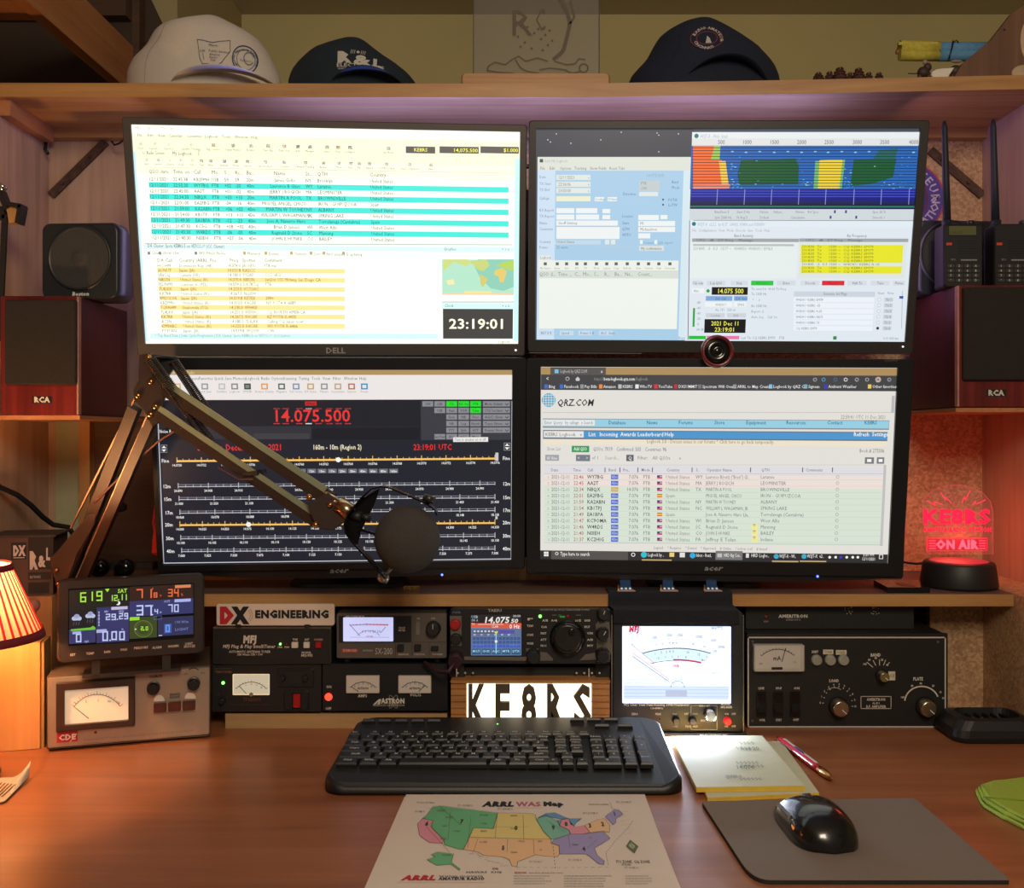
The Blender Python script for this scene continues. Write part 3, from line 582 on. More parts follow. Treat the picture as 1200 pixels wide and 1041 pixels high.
for y, s_ in ((340, 'Tx even/1st  Hold Tx Freq'), (346, 'Tx 1500 Hz'), (353, ' ^     v'), (360, 'Rx 1500 Hz'), (366.5, 'Report -5'), (373, 'Auto Seq    Call 1st')): P.t(880, y, 3, s_, FT, l=8)
P.t(964, 346, 3.6, 'Generate Std Msgs', C(110, 120, 130), 992, l=9); P.r(930, 341.5, 1025, 347.5, C(204, 212, 222), 8); P.t(1028, 345, 3, 'Next   Now', FT, l=8)
for i, s_ in enumerate(('W4DKU KE8RS EM79', 'W4DKU KE8RS -05', 'W4DKU KE8RS R-05', 'W4DKU KE8RS RR73', 'W4DKU KE8RS 73', 'CQ KE8RS EM79')):
    y = 348.5+i*6.7; P.r(930, y, 1024-i*.4, y+5.4, C(236, 242, 248), 8); P.t(932, y+4.2, 2.8, s_, C(110, 115, 125), l=9); P.circ(1030-i*.4, y+2.7, 2, C(180, 190, 200), 8, 10); P.circ(1030-i*.4, y+2.7, 1.5, FW if i < 5 else C(30, 30, 40), 9, 10); P.r(1036-i*.4, y+.4, 1046-i*.4, y+5, C(200, 208, 216), 8); P.t(1041-i*.4, y+4.2, 2.8, 'Tx %d' % (i+1), FT, al='c', l=9)
P.ln([(1057, 341), (1056, 385)], C(170, 180, 190), .7, 8); P.r(1053.5, 347, 1058, 350, C(40, 80, 200), 9)
P.r(807, 393.5, 827, 397.5, C(30, 190, 60), 9); P.r(828, 393.5, 866, 397.5, C(230, 120, 170), 8); P.t(868, 397.3, 3, 'Last Tx: CQ KE8RS EM79    FT8', FT, l=8); P.r(976, 394, 980, 398, C(20, 150, 60), 9); P.t(1034, 398, 2.8, '1/15 WD:6m', FT, l=8)
P.done('screen_image', t, SCD)
part(t, 'power_indicator', MATS['white_indicator_light'], lambda b: b.cyl((fr.h(1056.5, 406)[0], -.005, fr.h(1056.5, 406)[1]), (fr.h(1056.5, 406)[0], -.0065, fr.h(1056.5, 406)[1]), .0012, n=8))
P = Panel(fr, -.005); P.r(620, 414.5-1.2, 752, 414.4-.6, C(150, 150, 155), 1); P.done('trim_line', t)
MON.append((t, fr, S, O))

# ---- lower left monitor: black radio dial
t, fr, P, S, O = monitor('lower left monitor with a black radio dial screen behind the microphone', -.2646, -.0466, 4.5, 9.3, -.28, .5045, .562,
    [(172, 418), (616, 420), (616, 668), (186.5, 670)], BEZD, .011)
b = MB(); b.r(S[0], S[1], S[2], S[3], 0, C(30, 33, 44)); b.obj('screen', SCR, t)
P.r(182, 433.5, 600, 439.5, C(176, 146, 96), 1); P.r(182, 439.5, 600, 469, C(236, 230, 228), 1)
P.t(198, 438.6, 3.8, 'KE8RS Ham Radio', C(226, 206, 170), 228)
for x, s_ in ((196, 'File'), (219, 'Screens'), (233, 'Favorites'), (251, 'Quick Save'), (273, 'Memory'), (288, 'Logbook'), (306, 'Radio Options'), (332, 'Scanning'), (350, 'Tuning'), (365, 'Tools'), (378, 'View'), (390, 'Filter'), (403, 'Window'), (421, 'Help')): P.t(x, 445.3, 3.6, s_, C(110, 108, 110))
for i, (x, s_) in enumerate(((208, 'Connect'), (240, 'Quick Save'), (260, 'Satellites'), (275, 'Logbook'), (290, 'DM780'), (310, 'Rotator Display'), (330, 'Magazine'), (347, 'Full Screen'), (364, 'DX Status'), (380, 'Meters'), (396, 'Customizer'), (412, 'Options'), (427, 'Forum'))):
    c = [C(226, 176, 110), C(150, 150, 156), C(190, 190, 190), C(130, 130, 130), C(60, 64, 66), C(226, 150, 80), C(60, 90, 84), C(120, 140, 170), C(200, 160, 110), C(140, 140, 140), C(190, 160, 130), C(180, 110, 80), C(50, 140, 190)][i]
    P.r(x-4, 449.5, x+4, 456.5, c, 2); P.r(x-2.4, 451, x+2.4, 455, C(232, 228, 226) if i not in (4,) else C(120, 140, 120), 3); P.t(x, 460.3, 2.7, s_, C(150, 148, 150), al='c')
P.r(183, 469.5, 493, 500, C(26, 29, 38), 1); P.r(183, 500, 365, 515, C(46, 48, 56), 2); P.r(297, 508, 363, 515, C(60, 60, 66), 3); P.r(186, 500.5, 217, 516, C(26, 26, 32), 3); P.r(366, 502, 492, 515.5, C(22, 25, 34), 2); P.r(493, 470, 600, 516, C(56, 58, 66), 1)
P.t(187, 507.5, 3.8, 'Noise R...', C(240, 240, 240), 204, b=.01, l=4)
P.r(357.5, 470.5, 371, 475.5, C(200, 40, 40), 2); P.t(359, 474.8, 3.4, '(MHz)', C(50, 10, 10), 369.5)
P.t(319.5, 494.3, 13.6, '14.075.500', C(236, 52, 50), 411, b=.012)
for x in (320.5, 331, 347, 358, 369.5, 382.5, 393, 404):
    P.r(x, 478.5, x+7.5, 479.6, C(200, 70, 70) if x != 358 else C(235, 235, 240)); P.r(x, 496, x+7.5, 497.2, C(200, 70, 70) if x != 358 else C(235, 235, 240))
GB, GN = C(138, 138, 144), C(30, 226, 40)
for i in range(6):
    y = 470.3+i*7.7
    for j, x in enumerate((495, 509, 523, 537, 551)):
        if (i == 0) or (i == 1 and j >= 1) or (1 < i < 5 and j >= 2) or (i == 5 and j >= 1):
            g = (i == 0 and j >= 2) or (i == 1 and j == 4); P.r(x, y, x+12.6, y+6.2, GN if g else GB, 2); P.t(x+6.3, y+4.7, 3, [['CW', 'LSB', 'TX', 'RX On', 'FT8'], ['', 'USB', 'Fast', 'VOX', 'Tune'], ['', '', 'Slow', 'NB', 'Proc'], ['', '', 'NR', 'Log', 'Notch'], ['', '', 'PTT', 'Split', 'ATT'], ['', 'Set Pwr', 'IPO', 'AGC', 'Mute']][i][j], C(60, 62, 66) if not g else C(10, 120, 20), al='c', b=.01)
    if i < 5: P.r(566, y, 597.5, y+6.2, GB, 2); P.t(568, y+4.7, 3, ['Mode: Default', 'CTCSS: Tone Neutral', 'AGC: Slow', 'Tune: None', 'Preamp: None'][i], C(60, 62, 66), 589, b=.01); P.ln([(592, y+2.5), (594, y+4.5), (596, y+2.5)], K0, .7, 3)
P.r(531, 512.5, 572, 518, C(232, 230, 226), 4); P.t(533, 516.8, 3.2, 'Turn to speaker on or off', C(110, 110, 110), 569, l=5)
P.t(231.5, 528.3, 7.2, 'Saturday, December 11, 2021', C(240, 44, 44), 331, b=.016); P.t(366.5, 527, 5.6, '160m - 10m (Region 2)', C(244, 236, 200), 424, b=.012); P.t(484.5, 527.5, 6.6, '23:19:01 UTC', C(240, 44, 44), 529.5, b=.012)
for x, y in ((192, 526), (594, 523.5)): P.o(x-3.5, y-4.5, x+4, y+4.5, C(160, 160, 165), .5); P.pg([(x-2.5, y-.8), (x+3, y-.8), (x+.2, y-3.6)], K9, 3); P.pg([(x-2.5, y+.8), (x+.2, y+3.6), (x+3, y+.8)], K9, 3)
def dial(x0, y0, x1, y1, c, nt, k, lab, wd, first, step, fmt='%.3f'):
    P.ln([(x0, y0), (x1, y1)], c, wd, 3)
    if wd < 1.4: P.ln([(x0, y0-2.4), (x1, y1-2.4)], mul(c, .5), .6, 3)
    for i in range(nt+1):
        f = i/nt; x, y = x0+(x1-x0)*f, y0+(y1-y0)*f; big = i % k == 0; P.ln([(x, y-(4.4 if big else 2.8)), (x, y+(1.8 if big else .8))], c, .8 if big else .6, 4)
        if big and 0 < i or i == 0: P.t(x, y+6.2, 2.7, fmt % (first+step*i/k), K9, al='c', b=.012)
    P.t(x0-17.5 if x0 > 210 else x0-18, y0+1.6, 4, lab, K9, b=.012); P.t(x1+9, y1+1.6, 4, lab, K9, b=.012)
AM, GW = C(250, 196, 100), C(196, 198, 206)
dial(207.5, 540.5, 580, 537.5, AM, 52, 4, 'Fine', 2.3, 14.0750, .0002, '%.4f')
P.circ(396.5, 538.8, 3, K9, 6); P.circ(398.5, 538.8, 1.6, K9, 7)
for i in range(11): P.r(336+i*12, 549.5, 346.5+i*12, 554.6, C(110, 110, 120), 2); P.t(341.3+i*12, 553.7, 2.8, ['6m', '10m', '12m', '15m', '17m', '20m', '30m', '40m', '60m', '80m', '160m'][i], K9, al='c', b=.012)
dial(209, 570.5, 580, 567.5, GW, 42, 4, '12m', .9, 24.890, .010)
dial(210, 585.5, 580, 583.5, GW, 36, 4, '15m', .9, 21.000, .050)
dial(211, 601.5, 580, 598.5, GW, 36, 4, '17m', .9, 18.068, .010)
dial(211, 615.5, 580, 613, AM, 56, 4, '20m', 2.1, 14.000, .025)
dial(212, 631.5, 580, 628.5, GW, 40, 4, '30m', .9, 10.100, .005)
dial(213, 646.5, 580, 643.5, GW, 48, 4, '40m', .9, 7.000, .025)
P.circ(291.5, 614.6, 3, K9, 6)
P.r(580.5, 605, 583, 608.5, C(200, 200, 210), 5); P.r(580.5, 530.5, 584, 540, C(200, 200, 210), 5)
P.ln([(184.5, 470), (192, 660), (599, 655), (600, 470)], C(205, 208, 215), 1, 3)
P.done('screen_image', t, SCD)
def acer(tx, ly):
    P = Panel(fr, -.005); P.t(tx, ly, 5.8, 'acer', C(150, 152, 158), tx+21, b=.03, it=.25); P.done('maker_mark', t)
acer(386.5, 671.5)
BLU = emitm('blue_indicator_light', C(60, 80, 255), 9)
q = fr.h(518, 672.5); part(t, 'power_indicator', BLU, lambda b: b.cyl((q[0], -.0045, q[1]), (q[0], -.0062, q[1]), .0016, n=10))
MON.append((t, fr, S, O))

# ---- lower right monitor: web logbook
t, fr, P, S, O = monitor('lower right monitor showing a white web page with a blue globe emblem', .2812, -.0437, -2.8, 7.2, .36, .5043, .5625,
    [(617, 420), (1068, 421), (1059, 677), (617, 673)], BEZD, .008)
b = MB(); b.r(S[0], S[1], S[2], S[3], 0, C(222, 219, 213)); b.obj('screen', SCR, t)
P.r(634, 430.5, 1051, 439, C(172, 140, 92), 1); P.r(645, 430.5, 710, 439, C(86, 82, 80), 2); P.r(634, 439, 1051, 457, C(66, 66, 68), 2)
P.r(650, 433, 654.5, 437.5, C(120, 190, 220), 3); P.t(656.5, 437, 3.8, 'Logbook by QRZ.COM', C(190, 190, 190), 688); P.t(704, 437, 3.6, 'x', K9)
P.t(640, 446, 4.5, '<', K9); P.circ(665, 444, 2.4, C(200, 200, 200)); P.circ(665, 444, 1.6, C(66, 66, 68), 3); P.pg([(674.5, 444), (677, 441.5), (679.5, 444), (679, 446.5), (675, 446.5)], C(200, 200, 200), 3); P.r(688, 443, 691.5, 446.5, C(200, 200, 200)); P.t(696, 446, 3.8, 'https://', C(140, 140, 140), 707); P.t(707.5, 446, 3.8, 'beta-logbook.qrz.com', K9, 744, b=.01); P.t(744.5, 446, 3.8, '/logbook', C(150, 150, 150), 759)
for i, (x, c) in enumerate(((955, C(170, 170, 170)), (965, C(80, 160, 200)), (979, C(90, 110, 150)), (991, C(220, 220, 220)), (1004, C(180, 180, 180)), (1016, C(170, 170, 170)), (1029, C(220, 200, 190)), (1042, C(170, 170, 170)))): P.circ(x, 445, 2.4 if i != 6 else 3.4, c); P.circ(x, 445, 1.3, C(66, 66, 68) if i != 6 else C(150, 110, 90), 3)
for x, s_, c in ((643, 'Bing', C(70, 110, 190)), (661, 'Facebook', C(60, 110, 200)), (685, 'Pay Bills', C(150, 150, 150)), (707, 'Amazon', C(240, 140, 60)), (729.5, 'KE8RS', C(190, 190, 190)), (749.5, 'WhoTV', C(230, 230, 230)), (771.5, 'YouTube', C(220, 50, 60)), (795, 'DXSUMMIT', C(190, 50, 60)), (823, 'Spectrum Wifi Over...', C(120, 120, 120)), (864, 'ARRL to Map Create...', C(150, 150, 150)), (906, 'Logbook by QRZ C...', C(120, 190, 220)), (947, 'Signean', C(120, 170, 190)), (970.5, 'Ambient Weather', C(60, 60, 190)), (1022, 'Other favorites', C(240, 200, 90))):
    P.r(x-5, 450.6, x-1, 455.4, c, 3); P.t(x, 454.8, 3.5, s_, C(232, 232, 232), b=.006)
P.r(634, 457, 1049.5, 655, C(226, 223, 217), 1)
P.circ(643, 469, 8.2, C(60, 160, 200)); 
for k in range(-2, 3): P.ln([(636, 469+k*2.9), (650.5, 469+k*2.9)], C(226, 223, 217), .7, 3); P.ln([(643+k*2.9, 461.5), (643+k*3.2, 469), (643+k*2.9, 476.5)], C(226, 223, 217), .7, 4)
P.t(652.5, 475.6, 7.6, 'QRZ.COM', C(38, 38, 42), 695.5, b=.018, it=.22)
P.ln([(636, 483.5), (1045, 483.5)], C(196, 190, 180), .7); P.t(985, 490.8, 4.2, '22:59:41 UTC 11 Dec 2021', C(130, 126, 120), 1038)
P.r(636, 490.5, 1042, 501.5, C(136, 140, 144), 2); P.r(636, 491.2, 1041.5, 500, C(150, 206, 226), 3); P.r(636.5, 492, 697, 498.5, C(232, 232, 230), 4); P.t(638, 497, 3.8, 'Enter Query:  by callsign  v Search', C(110, 110, 110), 695, l=5)
for x, s_ in ((713, 'Database'), (757.5, 'News'), (795, 'Forums'), (837, 'Store'), (874, 'Equipment'), (921, 'Resources'), (969, 'Contact'), (1012.5, 'KE8RS')): P.t(x, 497.3, 4.3, s_, C(40, 96, 140), l=5, b=.008)
P.r(636.5, 504, 1040, 514.5, C(104, 112, 120), 2); P.r(637, 505, 1039.5, 513, C(76, 150, 206), 3); P.r(637.5, 505.2, 684, 512.5, C(232, 230, 226), 4); P.t(639, 511, 4, 'KE8RS Logbook   v', C(90, 90, 90), 682, l=5)
for x, s_ in ((689.5, 'List'), (702.5, 'Incoming'), (727, 'Awards'), (747, 'Leaderboard'), (778.5, 'Help'), (1000, 'Refresh'), (1021.5, 'Settings')): P.t(x, 511.2, 4.6, s_, K9, l=5, b=.012)
P.r(637, 514.5, 1038.5, 521, C(236, 226, 204), 3); P.t(758, 519.3, 4.2, 'Logbook 3.0 - Discuss issues in our forums * Click here to go back temporarily.', C(130, 116, 90), 907, l=4)
P.t(641, 528, 4, 'Show: List', C(140, 140, 140), 657); P.r(670, 522.5, 690.5, 530, C(38, 160, 86), 3); P.t(672.5, 528, 4, 'Add QSO', K9, 688, b=.01, l=4); P.t(695, 528.3, 4.3, 'QSOs: 7019   Confirmed: 503   Countries: 96', C(100, 100, 110), 781)
P.t(1007, 530.3, 4.3, 'Book # 273506', C(110, 106, 106), 1036)
P.r(639, 533, 655, 540, C(160, 162, 168), 3); P.t(641, 538.5, 3.6, 'All  None', K9, 653, l=4); P.r(675, 533, 691.5, 540.5, C(120, 124, 136), 3); P.t(677, 538.5, 3.6, '<      >', K9, 689, l=4); P.t(693.5, 538.5, 4, 'of 1', C(120, 120, 120)); P.t(709, 538.5, 4, 'Search...', C(150, 150, 150)); P.r(734, 533, 742.5, 540.5, C(96, 96, 106), 3); P.t(736, 539, 4.6, 'Q', K9, l=4); P.t(747, 538.5, 4, 'Filter:   All QSOs      v', C(120, 120, 120), 798)
P.r(1013.5, 536, 1024, 543.5, C(120, 120, 124), 3); P.r(1027.5, 536, 1036, 543.5, C(120, 120, 124), 3); P.r(1016, 538, 1021, 541.5, K9, 4); P.r(1029.5, 538, 1034, 541.5, K9, 4)
P.r(638, 545, 1037, 555, C(222, 220, 224), 2); P.ln([(638, 545), (1037, 545)], C(196, 196, 198), .5, 3); P.ln([(638, 555.3), (1036, 555.3)], C(186, 186, 188), .5, 3)
for x, s_ in ((645.5, 'Date'), (671.5, 'Time'), (688, 'Call'), (713, 'Band'), (730, 'Fre..'), (751.5, 'Mode'), (781, 'Country'), (815.5, 'S..'), (828, 'Operator Name'), (892, 'QTH'), (944, 'Comments')): P.t(x, 552.5, 3.5, s_, C(110, 110, 116), b=.005)
for x in (708.5, 726, 747, 764, 810.5, 879, 940, 975): P.r(x, 548, x+1, 553.5, C(90, 90, 96), 3)
lg = ['22:46|WY7BG|40m|7.076|u|WY|Laurence B(rett) ("Brett") Gl..|Laramie', '22:45|AA2T|40m|7.076|u|MA|JERRY J ROGICH|LEOMINSTER', '22:34|N8QX|20m|14.076|u|TX|MARTIN A POOL|BROWNSVILLE', '22:01|EA2FBG|40m|7.076|s||MIGUEL ANGEL CHICO|IRUN - GUIPUZCOA', '21:59|KA2ABN|40m|7.076|u|NY|MARTIN W TOUHEY|ALBANY', '21:54|KB1TPJ|40m|7.076|u|NC|WILLIAM L WAGAMAN, JR|SPRING LAKE',
 '21:49|EA1BPA|40m|7.076|s||Jose A. Navarro Haro Lla..|Torrelavega (Cantabria)', '21:47|KC9OMA|40m|7.076|u|WI|Brian D Jansen|West Allis', '21:46|W4RDS|40m|7.076|u|SC|Reginald D Stone|Manning', '21:40|N0IEH|40m|7.076|u|CO|JOHN E HUNKE|BAILEY', '21:37|KC2HIG|40m|7.076|u|PA|Jeffrey E Tulan|Indiana']
for k, rw in enumerate(lg):
    y = 561+k*7.32; q = rw.split('|'); dx = -k*.02
    P.r(638, y-5.6, 1035, y+1.4, C(236, 222, 214) if k < 2 else C(214, 226, 210), 2)
    P.ln([(638, y+1.6), (1035, y+1.6)], C(202, 206, 198), .4, 3)
    T_ = C(110, 112, 116); P.t(641.5, y, 3, str(k+1), C(170, 150, 150)); P.t(646, y, 4.2, '2021-12-11', T_, 668); P.t(672, y, 4.2, q[0], C(170, 100, 90), 684, b=.006); P.t(688, y, 4.3, q[1], C(60, 62, 66), b=.012)
    P.r(716, y-4.8, 724.5, y+.8, C(206, 176, 60) if q[2] == '20m' else C(86, 110, 196), 3); P.t(720.2, y-.5, 3.2, q[2], C(190, 205, 240), al='c', l=4)
    P.t(748, y, 4.1, q[3], T_, al='r'); P.t(753.5, y, 4.1, 'FT8', T_)
    if q[4] == 'u': P.r(770, y-4, 776, y, C(190, 80, 100), 3); P.r(770, y-4, 773, y-1.8, C(50, 60, 140), 4); P.r(773, y-2.6, 776, y-2.1, K9, 4)
    else: P.r(770, y-4, 776, y, C(206, 70, 50), 3); P.r(770, y-3, 776, y-1, C(240, 190, 60), 4)
    P.t(780, y, 4.1, 'United States' if q[4] == 'u' else 'Spain', C(130, 124, 120)); P.t(815, y, 4.1, q[5] or ' ', T_); P.t(827, y, 4.1, q[6], T_, min(878, 827+len(q[6])*2.35)); P.t(891, y, 4.1, q[7], T_)
    P.circ(981.5-k*.15, y-2, 2, C(150, 140, 136), 3, 8); P.circ(981.5-k*.15, y-2, 1.5, C(232, 224, 216) if k < 2 else C(214, 226, 210), 4, 8)
    if k > 7: P.r(881, y-5.4, 888, y+1.4, C(240, 232, 150), 4); P.t(882, y+.8, 6, '*', C(110, 100, 60), b=.02, l=5)
P.ln([(638, 636), (1034, 638.5)], C(180, 180, 180), .5, 3); P.t(766, 643.5, 3.4, 'Legend:    * Requires    * Denied    * Approved    # Online    ? in-box conf    # Issued', C(130, 120, 120), 899, l=3)
P.r(1035.5, 545, 1036.3, 640, C(190, 190, 190), 3); P.r(1045, 464, 1048, 484, C(184, 184, 186), 3)
P.r(633, 645, 1040, 659.8, C(46, 44, 46), 4); P.r(646, 645.5, 736, 655.5, C(84, 80, 78), 5)
for a in ((637.5, 646.5), (640.3, 646.5), (637.5, 649.4), (640.3, 649.4)): P.r(a[0], a[1], a[0]+2.4, a[1]+2.4, K9, 6)
P.circ(652.5, 648.7, 1.9, K9, 6, 12); P.circ(652.5, 648.7, 1.3, C(84, 80, 78), 7, 12); P.t(656.5, 651, 4.2, 'Type here to search', K9, 691, b=.008, l=6)
P.circ(742, 650, 2.4, K9, 6); P.circ(742, 650, 1.6, C(46, 44, 46), 7)
P.circ(754.5, 650, 3.6, C(50, 190, 210), 6); P.t(759, 652, 4, 'Logbook by ..', K9, 778, l=6); P.r(784.5, 647.5, 790, 652.5, C(240, 206, 120), 6); P.r(796.5, 647.5, 802.5, 653, C(225, 225, 225), 6); P.circ(811.5, 651, 3.3, C(50, 170, 220), 6); P.t(815.5, 652.5, 4, 'Inbox - Read..', K9, 834, l=6)
P.r(838.5, 645.5, 870, 656, C(120, 118, 118), 5); P.r(840.5, 648.5, 846, 653, C(190, 190, 190), 6); P.t(848, 652.5, 4, 'HRD Rig Con..', K9, 868, l=6); P.r(874, 648.5, 877.5, 653.5, C(220, 220, 220), 6); P.t(880, 652.8, 4, 'HRD Logbo..', K9, 901, l=6)
for x, s_ in ((909.5, 'WSJT-X - Wi..'), (942, 'WSJT-X  v2..')): P.circ(x, 652, 3, C(60, 170, 200), 6); P.t(x+3.5, 653.5, 4, s_, K9, x+23, l=6); P.r(x-5, 657, x+26, 658.2, C(210, 180, 130), 6)
P.r(755-3, 657-1.6, 787, 656.5, C(210, 180, 130), 6)
for i, x in enumerate((972, 979, 985, 992, 999, 1005)): P.circ(x, 653, 1.6, K9 if i != 2 else C(60, 60, 210), 6, 10)
P.t(1011, 651.8, 3.3, '5:59 PM', K9, 1024, l=6); P.t(1009.5, 656.6, 3.3, '12/11/2021', K9, 1025.5, l=6); P.o(1030, 650, 1034.5, 655, K9, .6, 6)
P.done('screen_image', t, SCD)
acer(825, 668.5)
q = fr.h(957, 674.5); part(t, 'power_indicator', BLU, lambda b: b.cyl((q[0], -.0045, q[1]), (q[0], -.0062, q[1]), .0016, n=10))
P = Panel(fr, -.005); P.t(1036, 421.5+2.3, 2.8, 'X223HQ', C(90, 95, 95), 1052); P.done('model_print', t)
MON.append((t, fr, S, O))

# feet of the two lower monitors, and the pole with arms that carries the upper two
for k in (2, 3):
    t, fr, S, O = MON[k]; cx = (O[0]+O[1])/2; p = fr.M @ Vector((cx, .04, O[2]*.45))
    def foot(b):
        b.hbox(p.x-.09, p.x+.09, 1.47, 1.548, MS, MS+.008, .03, .002)
        b.beam((p.x, 1.515, MS+.006), (p.x, p.y+.0, p.z), .05, .012)
    part(t, 'stand', BLK, foot, True)
pl = thing('monitor_pole_stand', 'black steel pole with arms behind the upper two monitors', 'monitor stand', Fr((.0, 1.60, MS)))
part(pl, 'pole', BLKM, lambda b: (b.hbox(-.08, .08, 1.566, 1.655, MS, MS+.01, .02), b.cyl((0, 1.61, MS+.01), (0, 1.61, CZ+.40), .016)), True)
for k in (0, 1):
    t, fr, S, O = MON[k]; cx = (O[0]+O[1])/2; p = fr.M @ Vector((cx, .046, O[2]*.5)); e = fr.M @ Vector((cx, .043, O[2]*.5)); n_ = (fr.M.to_3x3() @ Vector((0, 1, 0)))
    def arm(b):
        q0 = Vector((0, 1.61, p.z)); q1 = p+n_*.05
        b.cyl(q0-Vector((0, 0, .02)), q0+Vector((0, 0, .02)), .022); b.beam(q0, q1, .035, .016, up=(0, 1, 0)); b.cyl(q1+n_*.01, e, .018, n=12)
        b.xf = fr.M; b.box(cx-.05, cx+.05, .042, .046, O[2]*.5-.05, O[2]*.5+.05); b.xf = None
    part(pl, 'arm', BLKM, arm, True)
# LED strip taped along the back of the upper monitors
ls = thing('led_strip', 'thin violet light strip along the top back edge of the monitors', 'light strip', Fr((.05, 1.468, CZ+.40)))
part(ls, 'strip_tape', WHT, lambda b: b.beam((-.36, 1.468, CZ+.402), (.50, 1.468, CZ+.402), .004, .012), True)
VIO = emitm('violet_light', C(150, 140, 255), 30)
for i in range(18):
    x = -.34+i*.049; o = None
    part(ls, 'diode', VIO, lambda b: b.box(x-.003, x+.003, 1.465, 1.471, CZ+.404, CZ+.406), True)
# webcam
f = Fr(WP(840, 412, 1.385)); wcm = thing('webcam', 'small round dark red webcam clipped between the right-hand monitors', 'webcam', f.moved(0, 0, -.012))
part(wcm, 'housing', mat('dark_red_plastic', C(110, 24, 30), .25, noise=.1, coat=.4), lambda b: b.lathe((0, .012, .012), (0, -1, 0), [(0, .014), (.004, .021), (.012, .0235), (.018, .0225), (.020, .019), (.0165, .0185)], 32))
part(wcm, 'lens', BLKG, lambda b: b.lathe((0, -.003, .012), (0, -1, 0), [(0, .0185), (.002, .018), (.0035, .008), (.002, .007), (.0045, .004), (.005, .001)], 28))
part(wcm, 'clip', BLK, lambda b: (b.box(-.012, .012, .010, .045, .006, .012), b.box(-.012, .012, .040, .045, -.02, .012)))
# ------------------------------------------------------------ things on the upper shelf
def interp(T, z):
    for a, b in zip(T, T[1:]):
        if a[0] <= z <= b[0]:
            k = (z-a[0])/((b[0]-a[0]) or 1); return [a[i]+(b[i]-a[i])*k for i in range(len(a))]
    return list(T[0] if z < T[0][0] else T[-1])
def dome(b, T, n=36, k=18, wob=0, seed=0, m=0):
    """stack of oval slices (z, left, right, depth centre, half depth)"""
    z0, z1 = T[0][0], T[-1][0]; L = []
    for i in range(k+1):
        z = z0+(z1-z0)*math.sin(i/k*PI/2); q = interp(T, z); l = []
        for j in range(n):
            t = 2*PI*j/n; w_ = 1+wob*math.sin(3*t+seed+z*50)*math.sin(i/k*PI)
            l.append(((q[1]+q[2])/2+(q[2]-q[1])/2*math.cos(t)*w_, q[3]+q[4]*math.sin(t)*w_, z))
        L.append(l)
    b.loops(L, m, True)
def wrap(mb, T, off=.0012):
    V = []
    for x, y, z in mb.v:
        q = interp(T, z); c_, r_ = (q[1]+q[2])/2, (q[2]-q[1])/2; u = max(-.98, min(.98, (x-c_)/r_)); V.append((x, q[3]-q[4]*math.sqrt(1-u*u)-off+y, z))
    mb.v = V
def slices(fr, rows, yc, ry):
    """silhouette read from the photograph: (py, left px, right px)"""
    T = []; n = len(rows)
    for i, (py, xl, xr) in enumerate(rows):
        a = fr.h(xl, py, yc); c = fr.h(xr, py, yc); T.append((a[1], a[0], c[0], yc, ry*min(1, .25+.75*math.sqrt(max(0, 1-(i/(n-1))**2.4)))))
    T[0] = (0,)+T[0][1:]; T[-1] = T[-1][:4]+(ry*.12,); return T
def brim(b, fr, xl, xr, ztop, yc, ry, out, droop, m=0):
    """curved visor arching out towards the camera"""
    n = 20; A, B = [], []
    cx = (xl+xr)/2; hw = (xr-xl)/2
    for i in range(n+1):
        u = -1+2*i/n; s_ = math.sqrt(max(0, 1-u*u)); z = ztop*(1-abs(u)**2.2)+.001
        A.append((cx+hw*u*.985, yc-ry*s_*.98+.002, z)); B.append((cx+hw*u, yc-ry*s_*.98-out*s_, z*droop+.0005))
    L = [A, [(p[0], p[1], p[2]+.0003) for p in B], [(p[0], p[1], p[2]+.0022) for p in B], [(p[0], p[1], p[2]+.0022) for p in A]]
    b.loops(L, m, True, False, False, closed=False)
WHC = mat('white_cotton_twill', C(205, 196, 182), .9, noise=.05, bump=.25, scale=500)
NVC = mat('dark_teal_cotton_twill', C(24, 38, 46), .9, noise=.1, bump=.25, scale=500)
NVB = mat('navy_cotton_twill', C(22, 30, 48), .9, noise=.1, bump=.25, scale=500)
def cap(label, o, rows, cloth, bl, br_, bz, out, droop, logo, ry=.075, seams=(-.52, .52)):
    fr = Fr(o); yc = .078
    t = thing('baseball_cap', label, 'cap', fr, 'baseball caps on the upper shelf')
    T = slices(fr, rows, yc, ry); part(t, 'crown', cloth, lambda b: dome(b, T, wob=.008, seed=o[0]*9))
    xa, xb = fr.h(bl, 97, yc-ry)[0], fr.h(br_, 97, yc-ry)[0]
    part(t, 'visor', cloth, lambda b: brim(b, fr, xa, xb, bz, yc, ry, out, droop))
    top = T[-1]; part(t, 'top_button', cloth, lambda b: b.ell(((top[1]+top[2])/2, yc+.012, top[0]-.001), .006, .006, .003, 10, 6))
    P = Panel(fr, yc-ry); logo(P); P.lv = 0
    for i, v in enumerate(P.mb.v): P.mb.v[i] = (v[0], v[1]-(yc-ry), v[2])
    wrap(P.mb, T); P.done('embroidery', t)
    for u in seams:
        sm = MB(); pts = []
        for k in range(15):
            z = T[0][0]+(T[-1][0]*.97)*k/14; q = interp(T, z); c_, r_ = (q[1]+q[2])/2, (q[2]-q[1])/2; pts.append((c_+r_*u*(1-.1*k/14), 0, z))
        for k in range(14):
            a, c = pts[k], pts[k+1]; sm.add([(a[0], 0, a[2]), (a[0]+.0008, 0, a[2]), (c[0]+.0008, 0, c[2]), (c[0], 0, c[2])], [(0, 1, 2, 3)], c=C(160, 152, 140) if cloth is WHC else C(10, 16, 24))
        wrap(sm, T, .0008); sm.obj('seam', PRINT, t)
    return t, fr
YH = 1.505
